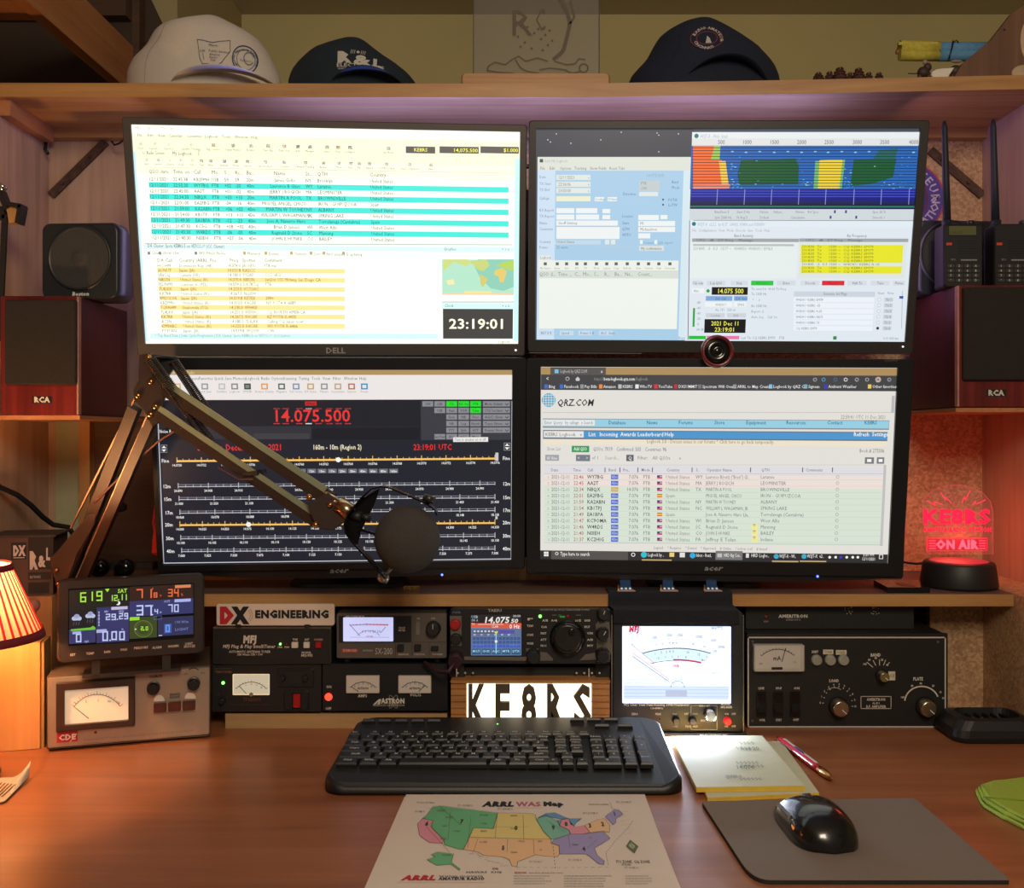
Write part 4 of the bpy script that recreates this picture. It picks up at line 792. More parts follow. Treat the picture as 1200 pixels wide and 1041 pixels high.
def logo1(P):
    I = C(50, 56, 92)
    P.ln([(231, 46), (235, 46), (248, 48.5), (256, 46), (267, 43.5), (267, 50), (267.5, 57), (262, 66), (259, 71), (252, 77), (243, 74), (237, 74.5), (234, 67), (232.5, 56)], I, .6, closed=True)
    P.t(244, 53, 2.8, 'Mason', I, 254); P.t(234, 60.5, 2.8, 'S.W.', I, 241); P.t(244, 60, 2.8, 'Public Service', I, 267); P.t(245, 64, 2.6, 'Amateur', I, 257); P.t(245, 67.5, 2.6, 'Radio', I, 254); P.t(246, 71, 2.6, 'Club', I, 252); P.ln([(237.5, 62), (239, 70)], I, .5)
    P.arc(283, 64, 13, 0, 360, I, 1.2, ry=17.5); P.arc(284, 64, 9.4, 0, 360, C(110, 120, 140), .8, ry=13); P.arc(287, 62, 5, 20, 330, C(110, 120, 140), 1.0, ry=8)
    a = P.p(283.5, 64); k = P.p(294.5, 64)[0]-a[0]; P.mb.arctext('MILFORD AMATEUR RADIO CLUB', a[0], a[1], k, k*.2, P.Y(3), I, 100); P.t(278, 67, 2.6, 'RADIO', C(110, 120, 140), 290)
cap('white crumpled baseball cap with small blue club emblems on the front', (WP(240, 97, YH).x, YH, HT),
    [(110, 151, 331), (97, 151, 330), (88, 152, 328), (75, 158, 322), (62, 172, 315), (50, 179, 306), (44, 183, 298), (39, 190, 290), (35, 215, 281), (31, 237, 272), (28, 250, 264)], WHC, 182, 334, .0235, .040, .78, logo1, seams=(-.62,))
def logo2(P):
    W_ = C(190, 186, 172)
    P.t(395, 73, 12.5, 'R', W_, 411, b=.05); P.t(415, 75, 11, '&', W_, 433, b=.05); P.t(436, 77, 10.5, 'L', W_, 447, b=.05)
    for x in (411.5, 413.5, 415.5, 423, 425, 427): P.ln([(x, 57), (x-.6, 62)], W_, .6)
    P.circ(419, 59.5, 1.8, W_)
    P.t(394.5, 78.5, 4.2, 'ELECTRONICS', W_, 449, b=.02); P.t(396, 82, 2.6, 'WWW.RANDL.COM HAMILTON OH', W_, 450)
cap('dark teal baseball cap with large white lettering', (WP(412, 97, YH).x, YH, HT),
    [(110, 340, 489), (97, 339, 487), (90, 341, 481), (83, 345, 473), (76, 353, 462), (71, 359, 454), (68, 362, 450), (62, 380, 442), (56, 402, 434), (51, 415, 427)], NVC, 374, 482, .022, .034, .85, logo2, seams=())
def logo3(P):
    W_ = C(180, 176, 170); R_ = C(120, 40, 50)
    P.arc(829, 43.5, 19, 0, 360, R_, .9, ry=12.5, l=2); P.arc(829, 43.5, 12, 0, 360, R_, .9, ry=8, l=2)
    a = P.p(829, 44.5); k = P.p(844.5, 44)[0]-a[0]; P.mb.arctext('RADIO AMATEUR', a[0], a[1]-k*.22, k, k*.22, P.Y(3), W_, 75, bold=.03); P.mb.arctext('CINCINNATI', a[0], a[1]+k*.22, k*1.05, k*.2, P.Y(3), W_, 250, False, bold=.03)
    P.pg([(829, 41), (832, 44), (834, 50), (827, 50), (828, 46)], W_, 4)
cap('navy baseball cap with a small round red and white badge, right of centre', (WP(825, 95, YH).x, YH, HT),
    [(108, 736, 914), (95, 737, 913), (88, 742, 911), (80, 750, 907), (72, 757, 900), (62, 762, 890), (54, 766, 878), (48, 770, 868), (42, 778, 857), (37, 788, 847), (33, 802, 838), (31, 815, 830)], NVB, 790, 914, .044, .030, .9, logo3, seams=(-.6,))

# etched clear panel on a wooden base
f = Fr(WP(628, 97, 1.585)); f = Fr((f.M.translation.x, 1.585, HT))
t = thing('etched_panel', 'clear etched emblem panel standing in a long pine base behind the caps', 'plaque', f)
part(t, 'base', PINE, lambda b: b.rbox(f.h(541, 97)[0], f.h(714, 97)[0], -.02, .02, 0, f.h(600, 91)[1], .006, .003))
g = bpy.data.materials.new('smoked_acrylic'); nt, bs = nodes(g); bs.inputs['Base Color'].default_value = (.22, .20, .17, 1); bs.inputs['Alpha'].default_value = .30; bs.inputs['Roughness'].default_value = .4
x0, x1 = f.h(555, 50)[0], f.h(702, 50)[0]
part(t, 'panel', g, lambda b: b.rbox(x0, x1, -.002, .002, f.h(600, 95)[1], .26, .003, .0004))
part(t, 'panel_edge', mat('dark_edge', C(60, 52, 36), .6), lambda b: (b.box(x0-.0008, x0+.0004, -.0024, .0024, .01, .258), b.box(x1-.0004, x1+.0008, -.0024, .0024, .01, .258)))
P = Panel(f, -.002); E_ = C(92, 80, 62)
P.t(597, 42, 30, 'R', E_, 624, b=.0); P.t(627, 36, 26, 'C', E_, 640, b=.0)
P.ln([(650, -20), (656, -2), (664, 12), (668, 28), (664, 45), (660, 60), (651, 68), (648, 70)], E_, 4.5); P.ln([(668, 0), (673, 20), (668, 28)], E_, 2.4)
for k in range(14): P.circ(605+(k*37 % 45), 30+(k*23 % 30), 1.5, E_, 2, 8)
P.ln([(572, 78), (580, 73), (592, 76), (600, 70), (608, 66), (616, 72), (630, 68), (642, 72)], E_, 1.7); P.ln([(571, 83), (585, 85), (602, 86)], E_, 2); P.ln([(604, 70), (610, 80), (618, 84), (632, 86)], E_, 1.8); P.ln([(632, 82), (645, 80), (662, 82), (670, 86), (680, 84)], E_, 1.8); P.ln([(650, 72), (664, 76), (674, 75), (678, 69), (686, 70)], E_, 1.7); P.arc(684, 80, 5, 0, 360, E_, 1.8); P.ln([(572, 78), (571, 83)], E_, 1.7)
P.done('etching', t)

# row of dark brown pine cones
CON = mat('pine_cone_brown', C(74, 44, 34), .8, noise=.3, scale=200)
cones = [(959, 11, 7.5), (972, 10, 9), (984, 13, 14), (996, 8, 8), (1006, 12, 13), (1018, 9, 8), (1030, 9, 7.5)]
Lc = ['leftmost small pine cone of the row', 'second small pine cone of the row from the left', 'tallest dark pine cone in the left half of the row', 'smallest pine cone in the middle of the row', 'large pine cone right of the middle of the row', 'low pine cone beside the last one of the row', 'rightmost pine cone of the row']
for i, (px, w_, h_) in enumerate(cones):
    y = 1.53+.012*(i % 2); c = WP(px, 80, y); f = Fr((c.x, y, HT)); H = (CY-95+h_)*y/F+CZ-HT; r_ = w_*y/F*.62
    b = MB()
    for k in range(7):
        z = H*(k+.3)/7; q = r_*math.sin(PI*(.18+.75*k/7))
        for j in range(9):
            a = 2*PI*j/9+k*.35; b.add([(q*.3*math.cos(a), q*.3*math.sin(a), z), (q*math.cos(a-.3), q*math.sin(a-.3), z+.002), (q*1.15*math.cos(a), q*1.15*math.sin(a), z+.004), (q*math.cos(a+.3), q*math.sin(a+.3), z+.002), (q*.4*math.cos(a), q*.4*math.sin(a), z+.007)], [(0, 1, 2), (0, 2, 3), (4, 2, 1), (4, 3, 2)])
    b.ell((0, 0, H*.48), r_*.95, r_*.95, H*.5, 14, 9)
    o = b.obj('pine_cone', CON); o.matrix_world = f.M; solo(o, Lc[i]+', on the upper shelf', 'pine cone', 'pine cones on the upper shelf')

# rolled flags tied with a cord
f = Fr((WP(1110, 90, 1.60).x, 1.60, HT)); t = thing('rolled_flag', 'rolled yellow and blue cloth flag tied with a black cord', 'flag', f)
YEL = mat('olive_yellow_cloth', C(190, 178, 70), .8, noise=.15, bump=.3, scale=150); BLC = mat('sky_blue_cloth', C(92, 146, 186), .8, noise=.1, bump=.3, scale=150)
def hp(px, py, y): q = f.h(px, py, y); return (q[0], y, q[1])
part(t, 'yellow_cloth', YEL, lambda b: (b.cyl(hp(1054, 56, -.02), hp(1100, 57, -.02), .0115, n=18), b.cyl(hp(1054, 65, -.026), hp(1100, 65.5, -.026), .0085, n=18), b.box(hp(1053, 60, -.03)[0], hp(1099, 60, -.03)[0], -.031, -.024, hp(0, 61.5, 0)[2], hp(0, 58, 0)[2])))
part(t, 'blue_cloth', BLC, lambda b: (b.cyl(hp(1100, 58, -.02), hp(1160, 58, -.02), .0115, n=18), b.cyl(hp(1100, 65, -.026), hp(1160, 65, -.026), .0095, n=18)))
part(t, 'cord', BLK, lambda b: (b.tube([hp(1117, 48, -.03), hp(1116, 55, -.037), hp(1114, 62, -.04), hp(1112, 70, -.038)], .0012), b.tube([hp(1117, 50, -.03), hp(1121, 47, -.03), hp(1123, 50, -.03)], .001)))
part(t, 'pole', PINEY, lambda b: (b.cyl(hp(1050, 61, -.015), hp(1162, 61, -.015), .0035), b.box(hp(1150, 61, 0)[0], hp(1160, 61, 0)[0], -.03, -.01, 0, hp(0, 60, -.02)[2])))
# little animal figures
f = Fr((WP(1083, 88, 1.50).x, 1.50, HT)); t = thing('carved_figure', 'small dark brown carved figure with a white body and raised tail', 'figurine', f)
FIG = mat('carved_dark_wood', C(60, 40, 34), .6, noise=.3, scale=200)
def fp(px, py, y=0): q = f.h(px, py, y); return (q[0], y, q[1])
part(t, 'body', FIG, lambda b: (b.ell(fp(1082, 85), .009, .008, .009), b.ell(fp(1087, 79), .006, .005, .007), b.cyl(fp(1076, 96), fp(1080, 84), .004), b.cyl(fp(1090, 96), fp(1086, 84), .004), b.tube([fp(1064, 86), fp(1070, 86.3), fp(1077, 86)], .0008), b.ell(fp(1120, 83), .010, .007, .0085), b.cyl(fp(1114, 96), fp(1118, 84), .0045), b.cyl(fp(1126, 96), fp(1122, 84), .0045), b.box(fp(1078, 97)[0], fp(1130, 97)[0], -.006, .006, 0, .004)))
part(t, 'white_cloth', WHT, lambda b: b.prism([f.h(*p) for p in ((1089, 90), (1090, 86), (1096, 83), (1103, 82), (1108, 82), (1116, 81), (1113, 86), (1110, 90), (1108, 94), (1092, 94))], -.008, .004, .001))
part(t, 'ear', mat('dull_grey_rose', C(150, 130, 126), .7), lambda b: (b.ell(fp(1084, 73), .004, .003, .0035), b.ell(fp(1121, 72), .009, .003, .0022)))
# leaning brown board at the right end
f = Fr((WP(1165, 95, 1.485).x, 1.485, HT)); t = thing('leaning_board', 'brown wooden board leaning diagonally at the right end of the upper shelf', 'board', f)
part(t, 'board', wood('reddish_board', C(96, 66, 48), C(124, 88, 64), None, 'z', 1, .6), lambda b: b.prism([f.h(*p) for p in ((1108, 108), (1128, 74), (1160, 48), (1185, 16), (1230, -16), (1260, -16), (1260, 108))], 0, .010, .001))
part(t, 'knot', K0 and mat('knot_brown', C(40, 28, 22), .8), lambda b: b.disc(f.h(1177, 35)[0], f.h(1177, 35)[1], .0018, -.0004, None))
part(t, 'pale_inlay', mat('pale_inlay', C(190, 165, 135), .7), lambda b: (b.prism([(f.h(1203, 55)[0]+.010*math.cos(a*.35), f.h(1203, 48)[1]+.028*math.sin(a*.35)) for a in range(18)], -.002, 0), b.prism([(f.h(1199, 88)[0]+.018*math.cos(a*.35), f.h(1199, 86)[1]+.012*math.sin(a*.35)) for a in range(18)], -.002, 0)))

# ------------------------------------------------------------ speakers
CHER = wood('cherry_veneer', C(84, 24, 24), C(132, 44, 38), C(106, 32, 30), 'z', 1.4, .35, .03)
CHERD = wood('dark_cherry_veneer', C(62, 26, 32), C(84, 36, 42), None, 'z', 1.6, .4, .03)
GRIL = mat('speaker_grille_cloth', C(40, 36, 32), .95, noise=.25, bump=.6, scale=900)
def rca(label, x0, x1, y0, y1, gx0, gx1, gy0, gy1, lx, ly):
    f = Fr(WP((x0+x1)/2, y1, 1.43)); t = thing('bookshelf_speaker', label, 'speaker', f, 'cherry bookshelf speakers')
    X0, Z1 = f.h(x0, y0); X1, _ = f.h(x1, y1)
    part(t, 'cabinet', CHERD, lambda b: b.rbox(X0, X1, .006, .17, 0, Z1, .002, .001))
    part(t, 'front_baffle', CHER, lambda b: b.rbox(X0, X1, -.006, .006, 0, Z1, .002, .0012))
    a, c = f.h(gx0, gy0, -.006), f.h(gx1, gy1, -.006)
    part(t, 'grille', GRIL, lambda b: b.rbox(a[0], c[0], -.013, -.006, c[1], a[1], .003, .002))
    part(t, 'edge_strip', mat('pale_veneer_edge', C(176, 126, 108), .4), lambda b: b.box(*((X1-.0022, X1+.0004) if x0 < 600 else (X0-.0004, X0+.0022)), -.0066, .002, .001, Z1-.001))
    P = Panel(f, -.006); P.r(lx-11, ly-5, lx+12, ly+3.4, K0, 1); P.t(lx-9, ly+2, 6, 'RCA', C(210, 206, 196), lx+9.5, b=.05, l=2); P.done('maker_plate', t)
rca('left cherry bookshelf speaker with black grille, under the small black speaker', 3, 94, 347.5, 487, 8, 91, 352, 451, 49, 469.5)
rca('right cherry bookshelf speaker with black grille, under the two handheld radios', 1120, 1212, 335, 477.5, 1127, 1207, 337, 446, 1167, 461.5)
BOS = mat('charcoal_speaker_plastic', C(38, 42, 46), .4, noise=.05, bump=.1, scale=300); CONE = mat('speaker_mesh', C(58, 58, 56), .7, noise=.35, bump=.5, scale=700)
def bos(label, x0, x1, y0, y1, cx, cy, rp, Y, zb, logo=True, g=None):
    f = Fr((WP((x0+x1)/2, y1, Y).x, Y, zb), -3 if x0 < 600 else 3); t = thing('satellite_speaker', label, 'speaker', f, 'small black satellite speakers')
    X0, X1 = f.h(x0, y1)[0], f.h(x1, y1)[0]; H = f.h(cx, y0)[1]; c = f.h(cx, cy); r_ = rp*Y/F
    def body(b):
        L = []
        for y, k in ((0, .0035), (.004, 0), (.03, -.001), (.07, .010), (.085, .018)):
            P_ = rrect(X0+k, X1-k, k*.2, H-k, .012, 5); L.append([(p[0]+.0*p[1], y, p[1]) for p in P_])
        b.loops(L, 0, True)
    part(t, 'cabinet', BOS, body)
    part(t, 'cone_rim', BOS, lambda b: b.lathe((c[0], 0, c[1]), (0, -1, 0), [(-.001, r_*1.12), (.0025, r_*1.1), (.003, r_*1.04), (-.0012, r_*.98)], 40, caps=False))
    part(t, 'cone', CONE, lambda b: b.lathe((c[0], 0, c[1]), (0, -1, 0), [(.0012, r_*1.04), (.0008, r_*.8), (.0002, r_*.45), (.0006, r_*.33), (.0022, r_*.25), (.0034, r_*.1), (.0036, .0002)], 40))
    if logo: P = Panel(f, 0); P.t(85, 346.8, 4.2, 'Boston', C(235, 235, 230), 105, b=.04, it=.1, l=6); P.done('maker_mark', t)
bos('small black square speaker with a round cone, on top of the left cherry speaker', 48, 139, 261, 348.5, 93.5, 302.5, 34.5, 1.45, CZ+.0284+.1734)
bos('small black speaker half hidden behind the handheld radios', 1077, 1168, 258, 342, 1116, 298, 36, 1.515, CZ+.0395+.1772, False)
# handheld radios
def handheld(label, x0, x1, y0, ax, ay0, aw, lcd):
    Y = 1.445; zb = CZ+.0395+.1772; f = Fr((WP((x0+x1)/2, y0, Y).x, Y, zb)); t = thing('handheld_radio', label, 'radio', f, 'handheld radios with long antennas')
    X0, X1 = f.h(x0, 300)[0], f.h(x1, 300)[0]; H = f.h(x0, y0)[1]
    part(t, 'case', BLK, lambda b: b.rbox(X0, X1, 0, .032, 0, H, .005, .003))
    a0, a1 = f.h(ax, y0+4), f.h(ax-3.2, ay0)
    part(t, 'antenna', mat('antenna_rubber', C(26, 32, 46), .6, noise=.1), lambda b: (b.cyl((a0[0], .012, a0[1]-.012), (a0[0], .012, a0[1]+.012), .0075), b.lathe((a0[0], .012, a0[1]), (a1[0]-a0[0], 0, a1[1]-a0[1]), [(0, aw*1.15), ((a1[1]-a0[1])*.5, aw*.95), ((a1[1]-a0[1])*.93, aw*.82), (a1[1]-a0[1], aw*.4)], 12)))
    part(t, 'knob', BLK, lambda b: b.lathe((X1-.012, .014, H-.001), (0, 0, 1), [(0, .006), (.007, .006), (.008, .005)], 14, flute=.1))
    P = Panel(f, 0)
    if lcd: P.r(x0+6, 265, x0+38, 275.5, C(92, 96, 52), 1); P.o(x0+5.3, 264, x0+38.7, 276.5, C(16, 16, 18), .8); P.t(x0+8, 274, 3, '146.670', C(60, 64, 34), x0+22)
    P.r(x0+3, 284.5, x0+9.5, 287.5, C(210, 70, 50), 1); P.t(x0+8, 305.8, 2.6, 'VFO', C(150, 150, 150)); P.r(x0+20, 304, x0+39, 305.6, C(140, 140, 140), 1)
    for k in range(6): P.r(x0+16, 282+k*3, x0+38, 283.2+k*3, C(14, 14, 16), 1)
    P.done('front_print', t)
    for r_ in range(4):
        for c_ in range(4):
            q = f.h(x0+8+c_*9.8, 312+r_*5.6); part(t, 'keypad_key', DGR, lambda b: b.rbox(q[0]-.0052, q[0]+.0052, -.0012, .0002, q[1]-.0022, q[1]+.0022, .001, .0004))
    P = Panel(f, -.0012)
    for r_ in range(4):
        for c_ in range(4): P.t(x0+8+c_*9.8, 313+r_*5.6, 2.6, '123A456B789C*0#D'[r_*4+c_], C(205, 205, 205), al='c', b=.02)
    P.done('key_print', t)
handheld('handheld radio with a greenish screen and long antenna, left of the pair', 1106, 1152, 262, 1114, 139, .0053, True)
handheld('handheld radio without a visible screen, at the right of the pair', 1165, 1214, 262, 1171.5, 137, .0053, False)
# round badge on the back board
c = WP(1064, 233, BY-.001); f = Fr(c); t = thing('club_sticker', 'round purple and red club sticker on the back board beside the right speaker', 'sticker', f)
b = MB(); k = BY/F
b.disc(0, 0, 43*k, -.0002, C(180, 60, 90), 48); b.disc(0, 0, 41*k, -.0004, C(80, 66, 150), 48); b.disc(0, 0, 24*k, -.0006, C(120, 40, 70), 48); b.disc(0, 0, 22*k, -.0008, C(70, 60, 130), 48)
b.arctext('AMATEUR', 0, 0, 27*k, 9.5*k, -.001, C(200, 186, 210), 62, bold=.02); b.arctext('ASSOCIATION', 0, 0, 37*k, 9*k, -.001, C(200, 186, 210), -62, False, bold=.02)
b.text('S', 0, -8*k, 18*k, -.001, C(160, 160, 200), al='c', bold=.03)
b.obj('sticker_face', PRINT, t)
# small clamp lamp bits at the far left
f = Fr(WP(12, 262, 1.43)); t = thing('wall_clamp', 'small chrome clamp with a wooden block on the left side panel', 'clamp', f)
def wp(*a): return WP(*a)
part(t, 'wood_block', PINEZ, lambda b: b.beam(wp(17, 243, 1.435), wp(20, 262, 1.435), .014, .02), True)
part(t, 'jaw', BLKM, lambda b: (b.beam(wp(10, 240, 1.43), wp(28, 243, 1.43), .006, .02), b.beam(wp(27, 242, 1.43), wp(23, 263, 1.43), .005, .02), b.beam(wp(2, 225, 1.43), wp(10, 246, 1.43), .008, .014), b.beam(wp(-30, 250, 1.435), wp(8, 250, 1.435), .018, .014)), True)
part(t, 'chrome_rod', CHR, lambda b: (b.cyl(wp(-6, 212, 1.43), wp(7, 222, 1.43), .003), b.cyl(wp(-4, 220, 1.43), wp(5, 224, 1.43), .0025), b.beam(wp(2, 222, 1.43), wp(10, 240, 1.43), .003, .003)), True)
part(t, 'flat_arm', BLKM, lambda b: b.beam(wp(6, 252, 1.43), wp(-1, 400, 1.43), .008, .004), True)
# ------------------------------------------------------------ radio gear under the middle shelf
PLK = DZ+.021
t = thing('plank', 'pale pine plank lying on the desk under the two power supplies', 'plank', Fr(((320-CX)*1.41/F, 1.41, DZ)))
part(t, 'board', PALE and wood('pale_plank', C(176, 138, 90), C(206, 172, 122), None, 'x', 1, .55), lambda b: b.box((264-CX)*1.41/F, (524-CX)*1.41/F, 1.41, 1.60, DZ, PLK), True)
LED_G = emitm('green_indicator_light', C(110, 255, 90), 5); LED_R = emitm('red_indicator_light', C(255, 60, 40), 2.5)
METF = emitm('lit_meter_paper', C(222, 200, 165), .75); METW = mat('meter_paper', C(215, 205, 190), .6, noise=.02)
def led(t, f, px, py, r, m, y=0): q = f.h(px, py, y); part(t, 'indicator_light', m, lambda b: b.lathe((q[0], y, q[1]), (0, -1, 0), [(0, r), (.001, r*.9), (.0016, r*.4)], 12))
def knob(t, f, px, py, rp, m, y=0, h=.012, name='knob', flute=.0, mark=None, ang=45):
    q = f.h(px, py, y); r = rp*f.M.translation.y/F
    o = part(t, name, m, lambda b: b.lathe((q[0], y, q[1]), (0, -1, 0), [(0, r*1.08), (h*.25, r), (h*.9, r*.94), (h, r*.8)], 28, flute=flute))
    if mark:
        a = math.radians(ang); mb = MB(); mb.line([(q[0]+r*.1*math.cos(a), q[1]+r*.1*math.sin(a)), (q[0]+r*.78*math.cos(a), q[1]+r*.78*math.sin(a))], .0009, y-h-.0003, mark); mb.obj('pointer_line', PRINT, o)
    return o
def feet(t, f, xs, h, m=None, r=.008, y=(.015, .10)):
    for px in xs:
        for yy in y: x = f.h(px, 800)[0]; part(t, 'foot', m or BLK, lambda b: b.cyl((x, yy, 0), (x, yy, h), r*.85, r, 14))
def meter(P, x0, y0, x1, y1, c, ang, col=C(70, 50, 40), lab=None, red=False, rr=None, l=1):
    w_, h_ = x1-x0, y1-y0; cx, cy = (x0+x1)/2, y1+h_*.35; r_ = h_*1.02
    P.r(x0, y0, x1, y1, c, l)
    P.arc(cx, cy, r_, 40, 140, col, .7, l+1, ry=r_*.95)
    for i in range(13):
        a = math.radians(40+100*i/12); k = 1.09 if i % 3 == 0 else 1.05; P.ln([(cx+r_*math.cos(a), cy-r_*.95*math.sin(a)), (cx+r_*k*math.cos(a), cy-r_*.95*k*math.sin(a))], col, .5, l+1)
    if red: P.arc(cx, cy, r_*.93, 40, 75, C(190, 40, 50), .9, l+1, ry=r_*.88)
    a = math.radians(ang); P.ln([(cx+h_*.4*math.cos(a), min(y1-.5, cy-h_*.4*math.sin(a))), (cx+r_*1.0*math.cos(a), cy-r_*.95*math.sin(a))], C(40, 20, 20), .7, l+3)
    for i in range(5): aa = math.radians(128-i*19); P.t(cx+r_*.84*math.cos(aa), cy-r_*.8*math.sin(aa), 2.2, str(i*5), col, al='c', l=l+2)
    if lab: P.t(cx, y1-h_*.2, 3.4, lab, col, al='c', l=l+2)

# --- power supply with small lit meter (left, lower)
YP = 1.405
f = Fr(((313-CX)*YP/F, YP, PLK)); t = thing('power_supply', 'black power supply with one lit cream meter, on the plank beside the silver meter box', 'power supply', f, 'black power supplies')
h0 = f.h(0, 834.5)[1]; X0, X1 = f.h(248, 800)[0], f.h(376.8, 800)[0]; Z1 = f.h(0, 778)[1]
part(t, 'case', BLKM, lambda b: b.rbox(X0, X1, 0, .20, h0, Z1, .002, .001)); feet(t, f, (272, 358), h0)
P = Panel(f); P.t(252, 789, 2.8, 'TEKPOWER', C(150, 110, 80), 272); P.r(251, 783.5, 272, 784.2, C(90, 70, 55)); P.t(285, 822, 4, 'TP30SWV', C(110, 60, 40), 306, b=.02); P.t(271, 827, 2, 'SWITCHING POWER SUPPLY', C(90, 60, 48), 316)
P.r(272, 788.8, 317, 815.5, K0, 1); P.t(256, 815, 2.2, 'I', C(150, 120, 90)); P.done('front_print', t)
part(t, 'meter_glass', METF, lambda b: b.rbox(f.h(273, 0)[0], f.h(316, 0)[0], -.002, .0, f.h(0, 814.5)[1], f.h(0, 790)[1], .001, .0004))
P = Panel(f, -.002); q = C(222, 200, 165); meter(P, 274, 791, 315, 813.5, C(222, 204, 172), 128, rr=1); P.circ(294.5, 814, 2.4, C(110, 90, 70), 3); P.done('meter_dial', t, printed('lit_dial_print', .75))
led(t, f, 261.5, 800.5, .0022, LED_G); knob(t, f, 261, 821, 3.4, BLK, h=.008)
part(t, 'rocker_switch', RED, lambda b: (b.rbox(f.h(344, 0)[0], f.h(352.5, 0)[0], -.004, .0, f.h(0, 829)[1], f.h(0, 813)[1], .001, .0006)))
part(t, 'switch_guard', BLK, lambda b: b.ring(f.h(343, 0)[0], f.h(353.5, 0)[0], f.h(0, 830)[1], f.h(0, 812)[1], f.h(333, 0)[0], f.h(362, 0)[0], f.h(0, 832)[1], f.h(0, 809)[1], -.003, .0))
part(t, 'recessed_socket', BLK, lambda b: (b.ring(f.h(332, 0)[0], f.h(360, 0)[0], f.h(0, 803)[1], f.h(0, 786)[1], f.h(325, 0)[0], f.h(368, 0)[0], f.h(0, 806)[1], f.h(0, 783)[1], -.0015, .0)))
for x in (331, 358): knob(t, f, x, 795, 3.6, BLK, h=.005, name='terminal')

# --- power supply with two meters (right, lower)
f = Fr(((452-CX)*YP/F, YP, PLK)); t = thing('power_supply', 'wide black power supply with two white meters, left of the lit letter sign', 'power supply', f, 'black power supplies')
X0, X1 = f.h(377.6, 800)[0], f.h(525, 800)[0]; h0 = f.h(0, 833.5)[1]
part(t, 'case', BLK, lambda b: b.rbox(X0, X1, 0, .22, h0, Z1, .002, .001)); feet(t, f, (389, 515), h0)
P = Panel(f); W_ = C(220, 215, 205)
P.t(385.5, 806.5, 3, 'ON', W_, al='c', b=.02); P.t(385, 832, 3, 'OFF', W_, al='c', b=.02); P.t(425, 817.3, 3.4, 'AMPS', W_, al='c', b=.03); P.t(487, 816, 3.4, 'VOLTS', W_, al='c', b=.03)
P.t(447, 824.3, 5.4, 'ASTRON', C(230, 222, 205), 474.5, b=.05); P.t(437, 827.8, 2.2, 'PRODUCTS CORPORATION', C(190, 180, 165), 474, b=.02); P.pg([(437, 826), (444, 819.5), (447, 819.5), (445, 826), (442, 826), (443.5, 822), (440, 826)], C(220, 212, 195), 2)
for a in (0, 60, 120):
    ca, sa = math.cos(math.radians(a)), math.sin(math.radians(a)); P.ln([(461+8.5*math.cos(q)*ca-2.6*math.sin(q)*sa, 822.5+8.5*math.cos(q)*sa+2.6*math.sin(q)*ca) for q in [k*PI/12 for k in range(25)]], C(170, 164, 150), .5)
P.done('front_print', t)
part(t, 'rocker_switch', LED_R, lambda b: b.lathe((f.h(385, 817)[0], 0, f.h(385, 817)[1]), (0, -1, 0), [(0, .0055), (.002, .005), (.0035, .003)], 16))
for x0, x1, a in ((406, 445, 136), (467, 505.5, 52)):
    part(t, 'meter', METW, lambda b: b.rbox(f.h(x0, 0)[0], f.h(x1, 0)[0], -.004, 0, f.h(0, 812)[1], f.h(0, 791.5)[1], .001, .0008))
    P = Panel(f, -.004); meter(P, x0+1, 792.5, x1-1, 811, C(222, 214, 204), a, C(60, 55, 55)); P.t((x0+x1)/2, 808, 2.6, 'ASTRON', C(50, 50, 50), al='c', b=.02, l=4); P.done('meter_dial', t)
# --- antenna tuner
TOP = PLK+Z1; YT = 1.40
f = Fr(((319-CX)*YT/F, YT, TOP)); t = thing('antenna_tuner', 'small black tuner box with white lettering, directly below the long white name sign', 'tuner', f)
X0, X1 = f.h(249.5, 800)[0], f.h(388, 800)[0]; Z1 = f.h(0, 736.5)[1]
part(t, 'case', BLKM, lambda b: b.rbox(X0, X1, .001, .15, 0.0005, Z1, .002, .001)); part(t, 'front_lip', DGR, lambda b: b.ring(X0+.001, X1-.001, .0015, Z1-.001, X0, X1, .0005, Z1, -.0005, .001))
part(t, 'lid', mat('worn_lid', C(110, 94, 76), .6), lambda b: b.box(X0, X1, .0, .15, Z1, Z1+.0012))
P = Panel(f, .001); W_ = C(225, 212, 196)
P.t(285, 753.4, 8, 'MFJ', W_, 301, b=.06, it=.08); P.t(261, 759.5, 3.8, 'MFJ Plug & Play IntelliTuner', W_, 322.5, b=.02, it=.2); P.t(268.5, 765.2, 2.6, 'AUTOMATIC ANTENNA TUNER', W_, 317, b=.02, it=.1); P.t(278, 768.3, 2.2, '200 Watts SSB / CW', W_, 308, b=.02)
P.t(325.5, 759.6, 2, 'SWR', W_, 331, b=.02); P.t(333, 759.6, 2, 'TEMP', W_, 339.5, b=.02); P.t(343, 751, 2.6, 'TUNE', W_, 349, b=.02); P.t(357, 751, 2.6, 'ANT', W_, 362.5, b=.02); P.t(368.5, 751, 2.4, 'POWER', C(200, 150, 140), 378.5, b=.02)
P.t(353.5, 766, 2.2, 'MODEL', W_, 365, b=.03); P.t(353, 769.6, 2.8, 'MFJ-993', W_, 366.5, b=.03)
P.done('front_print', t)
for x0, x1, m in ((342, 349.5, WHT), (356, 363, WHT), (370, 377, RED)): part(t, 'button', m, lambda b: b.rbox(f.h(x0, 0)[0], f.h(x1, 0)[0], -.003, .001, f.h(0, 759.5)[1], f.h(0, 752.5)[1], .001, .0008))
led(t, f, 328.5, 755, .0016, LED_G); led(t, f, 336, 755, .0014, RED)
